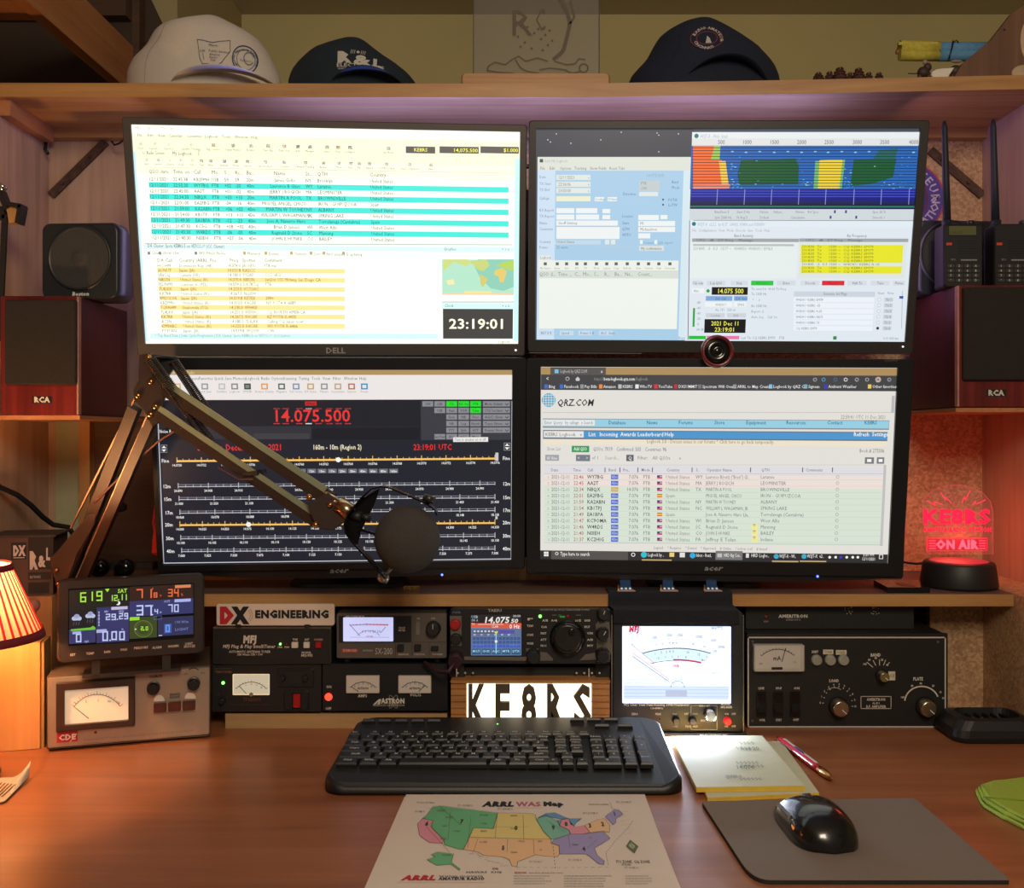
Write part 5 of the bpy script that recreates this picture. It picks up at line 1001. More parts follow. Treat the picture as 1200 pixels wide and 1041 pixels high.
# --- name sign
TT = TOP+Z1+.0012
f = Fr(((322.5-CX)*1.398/F, 1.398, TT)); t = thing('name_sign', 'long white sign with a red D and black lettering on top of the tuner', 'sign', f)
X0, X1 = f.h(253.5, 720)[0], f.h(391.8, 720)[0]
part(t, 'plate', mat('white_sign_board', C(232, 214, 196), .5, noise=.02), lambda b: b.rbox(X0, X1, 0, .004, f.h(0, 733.3)[1], f.h(0, 708)[1], .003, .0008))
for x in (279, 360): part(t, 'foot', BLK, lambda b: b.box(f.h(x, 0)[0]-.004, f.h(x, 0)[0]+.004, .0, .022, 0, f.h(0, 732)[1]))
P = Panel(f); P.t(258, 729.6, 16.5, 'D', C(196, 36, 52), 274.5, b=.09); P.t(274.5, 729.6, 16.5, 'X', C(24, 22, 26), 290.5, b=.09); P.t(299, 724, 8.2, 'ENGINEERING', C(28, 26, 26), 386, b=.06); P.t(386.5, 718, 3, '.', C(28, 26, 26), b=.03)
P.arc(286, 721, 7.5, -45, 45, C(160, 140, 130), .6); P.arc(286, 721, 10, -45, 45, C(160, 140, 130), .6); P.done('lettering', t)
# --- wattmeter on top of the right power supply
f = Fr(((459-CX)*YT/F, YT, TOP)); t = thing('swr_meter', 'grey standing-wave meter with a pale blue lit dial, left of the transceiver', 'meter', f)
X0, X1 = f.h(394.5, 750)[0], f.h(523.5, 750)[0]; zb = f.h(0, 771.5)[1]; zt = f.h(0, 719)[1]
CASE = mat('warm_grey_metal', C(96, 88, 80), .5, noise=.05)
part(t, 'case', BLKM, lambda b: b.rbox(X0+.001, X1-.001, .004, .10, zb+.001, zt+.002, .002, .001)); part(t, 'front_panel', CASE, lambda b: b.rbox(X0, X1, -.001, .004, zb, zt, .002, .001)); feet(t, f, (405, 512), zb+.001, None, .006, (.012, .08))
P = Panel(f, -.001); W_ = C(210, 200, 190)
P.r(397, 722, 482, 753, C(22, 22, 24), 1); P.t(405, 723.5, 2, 'SWR / POWER METER', W_, 427, b=.02); P.t(467, 737, 2.2, 'CROSS', W_, 475, b=.02); P.t(467, 740, 2.2, 'METER', W_, 475, b=.02); P.ln([(396, 753.8), (522, 752.5)], C(60, 56, 50), .6)
P.r(400, 760.5, 420, 765, C(176, 60, 56), 1); P.t(402, 764, 3, 'DIAMOND', C(220, 190, 180), 418.5, b=.02, l=2); P.t(425, 763.5, 2, 'ANTENNA', W_, 437); P.t(439.5, 767, 7.4, 'SX-200', C(205, 196, 180), 460, b=.0)
for x, s_ in ((488, 'CAL'), (505, 'SWR')): P.t(x, 726, 2, s_, W_)
for x, s_ in ((467, 'RANGE'), (485.5, 'FUNCTION'), (507, 'POWER')): P.t(x, 768, 2, s_, W_, x+12, b=.01)
for x in (463.5, 483, 503): P.ln([(x, 754), (x, 770)], C(50, 46, 42), .6)
P.r(481.5, 722, 482.4, 753, C(50, 46, 42), 2); P.done('front_print', t)
part(t, 'lit_dial', emitm('pale_blue_backlight', C(190, 196, 240), .95), lambda b: b.rbox(f.h(402.5, 0)[0], f.h(461, 0)[0], -.003, -.001, f.h(0, 751.5)[1], f.h(0, 723.5)[1], .001, .0005))
P = Panel(f, -.003); D_ = C(90, 80, 100)
P.ln([(410, 733), (430, 731.8), (455, 732.5)], D_, .7); P.ln([(428, 731.8), (455, 732.5)], C(200, 90, 90), 1.2)
for i in range(12): P.ln([(410+i*4, 731), (410+i*4, 733.5)], D_, .4)
P.arc(432, 756, 17, 40, 140, D_, .5, ry=17); P.ln([(410, 732), (422, 745.5)], D_, .6); P.ln([(452, 735), (446, 742)], D_, .6); P.t(424, 741.5, 2.6, '0 5 10 20 50', D_, 446); P.t(429, 747, 2, 'SX200', D_, 437); P.ln([(410, 747), (456, 747)], C(130, 130, 170), .4); P.done('dial_print', t, printed('lit_blue_dial_print', .95))
knob(t, f, 508, 736.5, 8.4, BLK, -.001, .012, flute=.04, mark=W_, ang=90)
part(t, 'slider_slot', GRY, lambda b: b.rbox(f.h(487.5, 0)[0], f.h(492, 0)[0], -.002, -.001, f.h(0, 744)[1], f.h(0, 728.5)[1], .002, .0003))
for x0, x1, y0, y1 in ((466, 473.5, 755, 762.5), (486, 493.5, 755, 762), (505.5, 514, 757, 761.5)): part(t, 'push_button', BLK, lambda b: b.rbox(f.h(x0, 0)[0], f.h(x1, 0)[0], -.006, -.001, f.h(0, y1)[1], f.h(0, y0)[1], .0008, .0006))

# --- lit letter sign
YL = 1.385
f = Fr(((622-CX)*YL/F, YL, DZ)); t = thing('letter_light_box', 'wooden light box with five dark call-sign letters glowing behind the keyboard', 'light box', f)
BAM = wood('bamboo', C(170, 110, 60), C(214, 160, 102), C(196, 138, 82), 'x', 1.2, .5)
zt = f.h(0, 797)[1]; X0, X1 = f.h(528.5, 820)[0], f.h(714.5, 820)[0]
part(t, 'top_board', BAM, lambda b: b.rbox(X0-.001, X1+.001, -.004, .05, zt-.004, zt, .002, .001))
for a, c in ((528.5, 546.5), (693.5, 714.5)):
    def bl(b):
        x0, x1 = f.h(a, 0)[0], f.h(c, 0)[0]; b.box(x0, x1, .001, .05, 0, zt-.004)
        for k in range(8): z = (zt-.004)*k/8; b.box(x0, x1, -.001, .001, z+.0008, z+(zt-.004)/8-.0008)
    part(t, 'side_block', BAM, bl)
part(t, 'back_board', BAM, lambda b: b.box(f.h(546.5, 0)[0], f.h(693.5, 0)[0], .045, .05, 0, zt-.004))
part(t, 'bottom_board', BAM, lambda b: b.box(f.h(546.5, 0)[0], f.h(693.5, 0)[0], .0, .045, 0, .004))
part(t, 'glowing_panel', emitm('white_light_panel', C(255, 240, 205), 2.6), lambda b: b.box(f.h(547, 0)[0], f.h(693, 0)[0], .0035, .006, .004, zt-.005))
LB = mat('dark_olive_letters', C(84, 74, 58), .7)
for ch, a, c in (('K', 549, 569.5), ('E', 580.5, 598), ('8', 611, 628.5), ('R', 641, 660), ('S', 672, 692.5)):
    def lt(b):
        x0, x1 = f.h(a, 0)[0], f.h(c, 0)[0]; v, fc, ad = glyph(ch, .03); xs = [p[0] for p in v]; ys = [p[1] for p in v]; z0_, z1_ = .008, f.h(0, 802)[1]
        k = (x1-x0)/(max(xs)-min(xs)); kz = (z1_-z0_)/(max(ys)-min(ys)); n = len(v); V = [(x0+(p[0]-min(xs))*k, -.004, z0_+(p[1]-min(ys))*kz) for p in v]; V += [(p[0], .0034, p[2]) for p in V]
        from collections import Counter
        E_ = Counter(); 
        for q in fc:
            for i in range(len(q)): E_[(q[i], q[(i+1) % len(q)])] += 1
        sd = [(e[0], e[1], e[1]+n, e[0]+n) for e in E_ if (e[1], e[0]) not in E_]
        b.add(V, [tuple(q) for q in fc]+[tuple(i+n for i in reversed(q)) for q in fc]+sd)
    part(t, 'letter', LB, lt)
# --- transceiver
YR = 1.39; ZB = DZ+zt
f = Fr(((622-CX)*YR/F, YR, ZB)); t = thing('transceiver', 'black radio transceiver with colour screen and large tuning dial, above the lit letters', 'radio', f)
X0, X1 = f.h(527, 740)[0], f.h(717, 740)[0]; zb = f.h(0, 778)[1]; zt = f.h(0, 712.8)[1]
part(t, 'case', BLKM, lambda b: b.rbox(X0+.004, X1-.004, .006, .20, zb+.004, zt-.0045, .003, .001))
part(t, 'front_panel', mat('radio_front_plastic', C(34, 33, 33), .4, noise=.06), lambda b: b.rbox(X0, X1, -.004, .006, zb, zt, .007, .003))
RM = mat('radio_grey_trim', C(120, 114, 106), .35, .4, noise=.05)
for pts in ([(527, 722), (541, 722), (541, 757), (529, 757)], [(544, 769.5), (618, 770), (617, 774.5), (544, 773.5)], [(632, 764), (641, 765), (648, 772), (648, 774.5), (633, 774.5)], [(679, 774), (686, 767), (698, 765), (700, 773)], [(698, 731), (714, 729), (716.5, 764), (712, 774), (700, 776)], [(616, 760), (631, 760), (631, 774), (619, 774)]):
    part(t, 'grey_trim', RM, lambda b: b.prism([f.h(x, y, -.004) for x, y in pts], -.0052, -.003, .0004))
def rail(b):
    b.box(X0-.002, X0+.02, .01, .17, 0, zb+.004); b.box(X1-.022, X1-.002, .01, .17, 0, zb+.004); b.box(X0+.01, X1-.01, .02, .16, .001, zb*.55)
part(t, 'tilt_stand', BLKM, rail)
for x in (536, 545, 554, 676, 685, 694, 703): part(t, 'stand_screw', CHR, lambda b: b.cyl((f.h(x, 785)[0], .010, .007), (f.h(x, 785)[0], .006, .007), .0016, n=8))
for x in (534, 690): part(t, 'chrome_bar', CHR, lambda b: b.box(f.h(x, 0)[0], f.h(x, 0)[0]+.0015, .008, .010, .001, .013))
P = Panel(f, -.004); W_ = C(215, 212, 205)
P.t(572, 717, 3, 'YAESU', C(190, 180, 165), 588, b=.03); P.t(633, 715.8, 2, 'HF/VHF/UHF ALL MODE TRANSCEIVER FT-991A', C(170, 165, 160), 691, b=.01)
P.r(551, 719, 613, 768, C(12, 12, 14), 1); P.t(530, 719, 2.2, 'PWR', C(120, 140, 180), 540)
for y, s_ in ((727, 'F'), (735, 'TXW'), (745.5, 'SCOPE'), (755.5, 'MODE')): P.r(617, y-4.5, 625.5, y+1.5, K0, 1); P.t(617.5, y, 2.6, s_, W_, 625, b=.03)
for x, y, s_ in ((635.5, 728.5, 'A/B'), (646, 728.5, 'A=B'), (674, 728.5, 'LOCK'), (685, 728.5, 'BAND'), (634, 736, 'CLAR'), (684.5, 736, 'SPLIT'), (633.5, 743.5, 'FAST'), (688, 743.5, 'V/M'), (633.5, 751, 'ATT'), (688, 751, 'A/B'), (633.5, 758, 'PROC'), (688, 758, 'M/V')): P.r(x-1, y-3.6, x+8, y+1.2, C(20, 20, 22), 1); P.t(x, y, 2.4, s_, W_, x+7, b=.03)
P.t(654, 723, 2.4, 'TX', C(80, 200, 110)); P.r(656, 722, 662, 724, C(60, 200, 90), 1); P.r(675, 720.5, 681, 721.5, C(110, 110, 110), 1); P.r(647, 720.5, 652, 721.5, C(110, 110, 110), 1)
P.t(700, 730.5, 2, 'SQL RF/GAIN', C(190, 190, 190), 712)
P.done('front_print', t)
part(t, 'screen', emitm('radio_screen_light', C(90, 110, 150), .7), lambda b: b.rbox(f.h(552, 0)[0], f.h(611, 0)[0], -.0055, -.004, f.h(0, 767.5)[1], f.h(0, 720.5)[1], .001, .0004))
P = Panel(f, -.0055)
P.r(552, 720.5, 611, 730.5, C(30, 26, 30), 1); P.t(566.5, 730, 6.6, '14,075', C(240, 235, 225), 597, b=.03, it=.15, l=3); P.t(598.5, 730, 4.4, '50', C(240, 235, 225), 607, b=.03, it=.15, l=3); P.t(552.5, 724.5, 3, 'USB', C(200, 215, 225), 560, l=3); P.t(552.5, 728.5, 3, 'ON  A', C(200, 215, 225), 560, l=3); P.t(601, 723.2, 2.4, '20:50', C(220, 220, 220), 610, l=3)
P.r(552, 730.5, 611, 736.5, C(226, 92, 60), 1); P.t(552.5, 732.6, 2.4, 'TX', C(250, 230, 220), l=3); P.r(560, 731.5, 590, 732.3, C(240, 200, 190), 2); P.t(576, 735.8, 2.8, 'CLAR', C(250, 240, 235), 584, l=3); P.t(597, 736.5, 4.4, '0 Hz', C(250, 245, 240), 609, b=.02, l=3); P.r(552, 735.5, 574, 736.5, C(120, 140, 170), 2)
P.r(554, 738.5, 581, 742.5, C(80, 84, 110), 2); P.r(583, 738.5, 603, 742.5, C(90, 80, 170), 2)
for i in range(6): P.r(555+i*4.2, 739, 557.5+i*4.2, 741, C(210, 215, 225), 3); P.t(555+i*8, 745, 2, '0123456789'[i]+'0', K9, l=3)
for r_ in range(3):
    for i in range(13): P.r(554+i*4.35, 746.8+r_*4.4, 557.6+i*4.35, 750+r_*4.4, C(60, 90, 150) if r_ < 2 else C(70, 90, 190), 2)
P.r(553, 755.5, 610, 757, C(80, 130, 220), 2); P.r(580.8, 743, 582, 766, C(140, 220, 250), 4); P.circ(581.4, 751.8, 1.6, K9, 5); P.pg([(579, 740), (584, 740), (581.4, 744)], C(230, 220, 120), 4)
for i in range(5): P.r(553.5+i*11.6, 760.5, 563.5+i*11.6, 767, C(40, 90, 130), 2); P.t(554+i*11.6, 764.5, 2.6, ['MULTI', 'CH 001', 'AGC', 'MTR', 'S/TX'][i], C(170, 220, 235), 562.5+i*11.6, b=.02, l=3)
P.done('screen_image', t, printed('radio_screen_print', .9))
knob(t, f, 665, 748, 19.5, BLKG, -.004, .014, 'tuning_dial')
q = f.h(665, 748, -.018); part(t, 'dial_face', mat('dark_dial_face', C(44, 42, 40), .3, .3, noise=.1), lambda b: b.lathe((q[0], -.017, q[1]), (0, -1, 0), [(0, .0195), (.0022, .019), (.003, .0165)], 40))
q2 = f.h(670, 741, -.018); part(t, 'finger_dimple', BLKG, lambda b: b.lathe((q2[0], -.0198, q2[1]), (0, -1, 0), [(0, .0052), (.001, .005), (.0006, .003)], 20))
for px, py, r_ in ((533.5, 732, 6.2),): knob(t, f, px, py, r_, RED, -.005, .006, 'power_button')
knob(t, f, 534.5, 749, 6.5, BLK, -.005, .006, 'headphone_jack'); knob(t, f, 625, 768, 8, BLK, -.005, .016, flute=.05)
knob(t, f, 706, 718.5, 6.6, BLK, -.004, .016, flute=.05, mark=W_, ang=70); knob(t, f, 706, 742.5, 7.6, BLK, -.005, .016, flute=.05, mark=W_, ang=60); knob(t, f, 706, 767, 8.2, BLK, -.005, .018, flute=.05)
for px, py, m in ((633, 722.5, LED_G), (665.5, 722.5, RED)): led(t, f, px, py, .0022, m, -.004)
mp = f.h(534, 770, -.004)
part(t, 'microphone_plug', mat('dark_wine_rubber', C(60, 30, 40), .5), lambda b: (b.cyl((mp[0], -.004, mp[1]), (mp[0], -.022, mp[1]-.004), .0095), b.tube([(mp[0], -.020, mp[1]-.003), (mp[0]-.008, -.028, mp[1]-.015), (mp[0]-.022, -.016, mp[1]-.018), (mp[0]-.045, .004, mp[1]-.010)], .003)))

# --- big lit wattmeter
f = Fr(WP(794.5, 860.5, 1.385)); f = Fr((f.M.translation.x, 1.385, DZ), -.9); t = thing('wattmeter', 'large black wattmeter with a bright bluish dial under the hanging black cloth', 'meter', f)
X0, X1 = f.h(717, 790)[0], f.h(871.5, 790)[0]; zt = f.h(0, 716.5)[1]
part(t, 'case', BLKM, lambda b: (b.rbox(X0, X1, .003, .16, .001, zt, .003, .001)))
part(t, 'front_panel', mat('wattmeter_front', C(34, 36, 38), .45, noise=.06), lambda b: b.rbox(X0+.001, X1-.001, -.002, .003, .003, zt-.002, .004, .002))
for x in (X0+.0001, X1-.0001): part(t, 'chrome_edge', SIL, lambda b: b.box(x-.0007, x+.0007, .001, .004, .002, zt-.003))
light('wattmeter_leak', 'AREA', (f.M.translation.x, 1.372, DZ+.022), 1.0, (.72, .82, 1), .13, .004, (f.M.translation.x, 1.30, DZ))
part(t, 'base_lip', BLKM, lambda b: b.box(X0, X1+.002, -.012, .02, 0, .003))
P = Panel(f, -.012)
gx0, gx1, gy0, gy1 = 729, 856, 731.5, 820.5
part(t, 'lit_dial', emitm('cool_backlight', C(210, 224, 255), 1.3), lambda b: b.rbox(f.h(gx0, 0)[0], f.h(gx1, 0)[0], -.004, -.002, f.h(0, gy1)[1], f.h(0, gy0)[1], .001, .0005))
P = Panel(f, -.004); D_ = C(90, 100, 112); RD = C(200, 30, 60)
P.r(731, 804, 854, 819.5, C(196, 214, 242), 1)
for k in range(6): P.r(731, 796+k*4, 854, 796.6+k*4, C(170, 186, 214), 2)
P.t(737, 740.5, 6, 'MFJ', C(190, 20, 50), 749, b=.06, it=.1); P.t(833, 738, 3.2, 'WATTS', D_, 847, b=.02)
def AR(cx, cy, rx, ry, pts): return [(cx+rx*math.cos(math.radians(a)), cy-ry*math.sin(math.radians(a))) for a in pts]
P.ln(AR(793, 896, 150, 147, range(71, 112, 2)), C(170, 170, 175), .5); P.ln(AR(793, 896, 136, 136, range(73, 108, 2)), D_, 1.3)
for a in range(73, 108, 1): P.ln([AR(793, 896, 136, 136, [a])[0], AR(793, 896, 138.5, 138.5, [a])[0]], D_, .4)
P.pg([*AR(793, 896, 135, 135, range(73, 108, 2)), *reversed(AR(793, 896, 123, 123, range(77, 104, 2)))], C(206, 232, 240), 1)
P.ln(AR(793, 896, 122, 122, range(77, 104, 2)), D_, .8); P.ln(AR(793, 896, 123, 122.5, [92, 88, 84, 80, 76.5]), RD, 2)
P.ln([(762, 777), (766, 777.5), (768, 776)], RD, 1); P.ln([(742, 757), (766, 777)], C(190, 130, 140), .7)
for x, y, s_, h_ in ((763, 749, '100', 3.6), (781, 746, '200', 3.6), (793.5, 746, '300', 3.6), (814, 748, '1000', 3.6), (831, 752, '1500', 3.4), (841, 760, '2000', 3.4), (740, 757, '0', 3), (767, 757, '10', 2.6), (775, 755.5, '20', 2.6), (783, 755, '30 40 50', 2.6), (809, 756, '100', 2.6), (822, 759, '150', 2.6), (835, 764.5, '200', 2.8), (767, 767.5, '1', 2.8), (774, 766, '2', 2.8), (780, 765.5, '3', 2.8), (784, 765, '4', 2.8), (788, 765, '5', 2.8), (804, 766, '10', 2.8), (817, 768.5, '15', 2.8), (827, 772, '20', 2.8), (769, 772.5, '1.5', 2.4), (779, 771, '2', 2.4), (787, 771, '3', 2.4), (794, 771, '5', 2.4), (803, 771.5, '8', 2.4), (822, 775, 'MAX', 2.4)): P.t(x, y, h_, s_, D_, b=.01)
P.t(788, 782, 3, 'SWR', RD, 796, b=.03); P.t(834, 790, 2, 'REFLECTED', D_, 846); P.t(790, 795, 2, 'WATTS', D_)
P.ln([(741, 765), (784, 796)], C(210, 130, 150), .8, 5); P.ln([(741, 769), (784, 799)], C(150, 165, 200), 1.2, 4); P.arc(794, 806, 8, 0, 180, C(150, 160, 180), 1); P.r(780, 809, 805, 816.5, C(170, 180, 205), 3)
P.done('dial_print', t, printed('cool_dial_print', 1.25))
P = Panel(f, -.002); W_ = C(205, 208, 205)
P.r(757, 818.8, 829, 820.6, C(16, 16, 18), 4)
P.t(731, 827.2, 3, 'MFJ Clear View Peak-Reading SWR/Wattmeter', W_, 808, b=.03); P.t(762, 831, 2, '1.8-60MHz', W_, 777, b=.02); P.t(845, 826.5, 2, 'MODEL', W_, 856, b=.03); P.t(844.5, 830, 2.4, 'MFJ-868B', W_, 858, b=.03)
for x, y, s_ in ((740, 838, 'ZERO'), (768, 838, 'PEAK'), (788, 838, 'SWR'), (802, 838, 'REF'), (811.5, 838, 'FWD'), (849, 838, 'ON'), (857, 838, 'OFF'), (788, 852.5, 'FWD'), (803, 852.5, 'PEAK'), (812, 852.5, 'HLD'), (821, 845.5, 'MIN'), (834, 845.5, 'MAX'), (848.5, 852.5, 'ON'), (857, 852.5, 'OFF'), (819, 828.5, 'ZERO SET')): P.t(x, y, 2.3, s_, W_, b=.02)
P.o(809.5, 826.8, 840.5, 855.5, C(170, 176, 160), .6, 1)
P.done('front_print', t)
P = Panel(f, -.012); P.t(820, 862.3, 1.8, 'MFJ ENTERPRISES, INC.', C(200, 205, 210), 853, b=.01); P.done('base_print', t)
for px, py in ((792, 844), (811, 844)): knob(t, f, px, py, 4.2, BLKM, -.002, .010)
knob(t, f, 831, 836, 6.5, SIL, -.002, .018, flute=.06); knob(t, f, 852, 844.5, 4.6, mat('red_push_button', C(220, 40, 50), .35, emit=.25), -.002, .008, 'power_button')
for x in (745, 773): part(t, 'push_button', BLKG, lambda b: b.cyl((f.h(x, 842)[0], -.0026, f.h(x, 842)[1]), (f.h(x, 842)[0], -.001, f.h(x, 842)[1]), .0016, n=10))

# --- black cloth hanging over the shelf edge, with three clips
f = Fr(((795-CX)*1.41/F, 1.41, MS)); t = thing('black_cloth', 'black felt cloth draped over the middle shelf edge above the lit wattmeter', 'cloth', f)
def drape(b):
    x0, x1 = (713-CX)*1.417/F, (858-CX)*1.417/F; prof = [(1.47, MS+.0015), (1.45, MS+.002), (1.424, MS+.003), (1.4185, MS+.0005), (1.4165, MS-.008), (1.415, MS-.0155)]; prof2 = [(1.40, MS-.0165), (1.384, MS-.0165), (1.3795, MS-.018), (1.3782, MS-.026), (1.3778, MS-.0345)]
    n = 30; L = []
    for q, (y, z) in enumerate(prof+prof2):
        wq = 0 if q < len(prof) else min(1, (q-len(prof)+1)/2)
        a, c = x0+(X0a-x0)*wq, x1+(X1a-x1)*wq
        L.append([(a+(c-a)*i/n, y+.0006*math.sin(i*.9+q)-.0006, z+.0008*math.sin(i*.6)*(q > 6)) for i in range(n+1)])
    b.loops(L, 0, True, False, False, closed=False)
    M_ = [[(p[0], p[1]-.0015, p[2]+.001) for p in l] for l in L]; b.loops(M_, 0, True, False, False, closed=False)
    for A_, B_ in ((L[0], M_[0]), (L[-1], M_[-1])): b.loops([A_, B_], 0, False, False, False, closed=False)
    for i in (0, -1): b.loops([[l[i] for l in L], [l[i] for l in M_]], 0, False, False, False, closed=False)
X0a, X1a = (719-CX)*1.378/F, (866-CX)*1.378/F
FELT = mat('black_felt', C(26, 28, 36), .95, noise=.15, bump=.4, scale=400)
part(t, 'felt', FELT, drape, True)
BLP = mat('deep_blue_plastic', C(30, 70, 120), .4, noise=.1)
for i, (px, ds) in enumerate(((733, 'leftmost'), (783, 'middle'), (834, 'rightmost'))):
    o = WP(px, 689.5, 1.43); f = Fr((o.x, 1.43, MS+.0035)); t = thing('connector_block', ds+' of the three small blue terminal blocks on the black cloth', 'terminal block', f, 'blue terminal blocks on the cloth')
    part(t, 'block', BLP, lambda b: (b.box(-.0075, .0075, .002, .014, .002, .014), b.box(-.0085, .0085, -.002, .003, .001, .006)))
    part(t, 'base_plate', mat('pinkish_circuit_board', C(190, 160, 160), .4), lambda b: b.loops([[(-.013, -.012, 0), (.013, -.012, 0), (.009, .012, 0), (-.010, .012, 0)], [(-.013, -.012, .0014), (.013, -.012, .0014), (.009, .012, .0014), (-.010, .012, .0014)]]))
    for k in (-.006, 0, .006): part(t, 'screw', CHR, lambda b: b.cyl((k, -.004, .001), (k, -.006, .0035), .0018, n=10))
    part(t, 'side_pin', BRS, lambda b: b.box(-.0115, -.0095, -.001, .001, .001, .008))

# --- amplifier and the flat box on it
f = Fr(((992.5-CX)*1.413/F, 1.413, DZ)); t = thing('amplifier', 'black amplifier with a white border line and three silver knobs', 'amplifier', f)
X0, X1 = f.h(875, 800)[0], f.h(1111, 800)[0]; zb = f.h(0, 855.5)[1]+.003; zt = f.h(0, 742.5)[1]
AMPF = mat('amplifier_front_paint', C(27, 26, 27), .5, noise=.08, bump=.1, scale=500)
part(t, 'case', BLKM, lambda b: b.rbox(X0+.002, X1-.002, .004, .165, zb+.001, zt-.001, .002, .001)); part(t, 'front_panel', AMPF, lambda b: b.rbox(X0, X1, 0, .004, zb, zt, .002, .001)); feet(t, f, (890, 1096), zb+.001, None, .009, (.02, .14))
P = Panel(f); W_ = C(214, 206, 196)
P.o(876, 746.5, 1108.5, 852.8, C(200, 192, 182), 1.6, 1)
for x, y in ((882, 752), (1099, 752.5), (881.5, 845), (1101.5, 845)): P.circ(x, y, 1.5, C(90, 86, 80), 2, 10)
P.t(951, 765.5, 2.8, 'XMIT', W_, 959, b=.03); P.r(964.5, 761.5, 976.5, 767, C(214, 204, 180), 1); P.t(966, 766, 3, 'TUNE', C(90, 70, 60), 975, l=2); P.r(979.5, 762, 992, 767.5, C(214, 204, 180), 1); P.t(981, 766.5, 3, 'POWER', C(90, 70, 60), 990.5, l=2)
P.t(1020, 769.5, 3.6, 'BAND', W_, 1032, b=.04); P.t(971.5, 799.5, 3.2, 'LOAD', W_, 983, b=.04); P.t(1070, 797.5, 3.6, 'PLATE', W_, 1081.5, b=.04)
for x, y, s_ in ((888.5, 808, 'LINE'), (909, 808, 'HV-IP'), (930, 808, 'ON'), (889.5, 845.3, 'OPR'), (909, 845.3, 'STBY'), (929, 845, 'OFF')): P.t(x, y, 2.6, s_, W_, x+7, b=.03)
for a, c, q in ((140, 10.5, 20), (118, 10, 17), (92, 9, 16), (66, 10, 17), (48, 12, 17)): P.ln([(1031+c*math.cos(math.radians(a)), 789-c*math.sin(math.radians(a))), (1031+q*math.cos(math.radians(a)), 789-q*math.sin(math.radians(a)))], W_, .8)
for x, y, s_ in ((1011, 779.5, '160'), (1017, 774.5, '80'), (1024.5, 772.5, '40'), (1032, 774.5, '20'), (1038, 780.5, '15')): P.t(x, y, 2.3, s_, W_, b=.03)
P.r(1041, 787, 1049, 797.5, C(214, 204, 180), 1); P.t(1042.5, 794, 4, '10', C(90, 70, 60), 1048, l=2)
for i in range(11):
    a = math.radians(175-i*18); P.ln([(981.5+16.5*math.cos(a), 826-20*math.sin(a)), (981.5+18*math.cos(a), 826-22*math.sin(a))], W_, .8); P.t(981.5+20.5*math.cos(a), 827-24*math.sin(a), 2.3, str(i), W_, al='c', b=.02)
P.arc(977.5, 824, 15.5, 60, 120, W_, .5, ry=18)
P.arc(1080, 823, 20, 20, 175, W_, 1.6, ry=18.5)
for a, s_ in ((165, '160'), (120, '80'), (95, '40'), (60, '20'), (32, '15'), (12, '10')): P.t(1081+24.5*math.cos(math.radians(a)), 824-22*math.sin(math.radians(a)), 2.2, s_, W_, al='c', b=.03)
P.o(1008.5, 816, 1044.5, 831, C(200, 192, 180), .8, 1); P.t(1026.5, 821.3, 3, 'AMERITRON', W_, al='c', b=.03); P.t(1026.5, 825.3, 2.3, 'AL-811', W_, al='c', b=.02); P.t(1026.5, 829.5, 2.8, 'R.F. AMPLIFIER', W_, al='c', b=.03)
P.done('front_print', t)
a, c = f.h(881.5, 754.5), f.h(940.5, 785.5)
part(t, 'meter', mat('clear_meter_cover', C(190, 184, 176), .25, noise=.02), lambda b: b.rbox(a[0], c[0], -.012, 0, c[1], a[1], .002, .002))
P = Panel(f, -.012); P.r(884.5, 757.5, 938, 783.5, C(196, 190, 182), 1); D_ = C(60, 58, 60)
P.arc(911.5, 792, 29, 50, 132, D_, .8, ry=31)
for i in range(12): aa = math.radians(50+i*7.4); P.ln([(911.5+29*math.cos(aa), 792-31*math.sin(aa)), (911.5+31*math.cos(aa), 792-33*math.sin(aa))], D_, .5)
P.t(910.5, 774, 5, 'mA', D_, al='c', b=.02); P.ln([(916, 776), (920.5, 759.5)], K0, .8, 4); P.r(904, 782, 917, 785, C(40, 40, 40), 3); P.t(889, 779, 2, 'GRID', D_, 894); P.t(929, 777, 2, '1.5', D_, 933); P.done('meter_dial', t)
SLK = mat('spun_aluminium', C(196, 182, 160), .25, 1, noise=.06, scale=60)
for px, py, r_, ang in ((982.5, 828.5, 10.8, -42), (1033, 791.5, 6.6, -42), (1084.5, 828.5, 10.8, -42)):
    knob(t, f, px, py, r_*1.0, BLK, 0, .004, 'knob_skirt'); knob(t, f, px, py, r_*.92, SLK, -.004, .014, 'knob', mark=C(245, 240, 230), ang=ang)
for px in (956.5, 972.5, 988): knob(t, f, px, 773.5, 6.2, mat('pale_grey_cap', C(150, 148, 136), .4), 0, .006, 'push_button')
for px in (892, 911.5, 931.5): part(t, 'rocker_switch', BLKG, lambda b: (b.rbox(f.h(px-6, 0)[0], f.h(px+6, 0)[0], -.002, 0, f.h(0, 840)[1], f.h(0, 811)[1], .001, .0005), b.loops([[(f.h(px-4, 0)[0], y, z) for y, z in ((-.002, f.h(0, 838)[1]), (-.006, f.h(0, 834)[1]), (-.0025, f.h(0, 824)[1]), (-.004, f.h(0, 814)[1]), (-.002, f.h(0, 813)[1]))], [(f.h(px+4, 0)[0], y, z) for y, z in ((-.002, f.h(0, 838)[1]), (-.006, f.h(0, 834)[1]), (-.0025, f.h(0, 824)[1]), (-.004, f.h(0, 814)[1]), (-.002, f.h(0, 813)[1]))]])))
zt_ = DZ+zt
f = Fr(((972-CX)*1.445/F, 1.445, zt_)); t = thing('screen_unit', 'flat black box with white maker lettering lying on top of the amplifier', 'electronics box', f)
X0, X1 = f.h(873.5, 730)[0], f.h(1071.5, 730)[0]
part(t, 'case', BLKM, lambda b: b.rbox(X0, X1, 0, .11, .0, .0365, .002, .001))
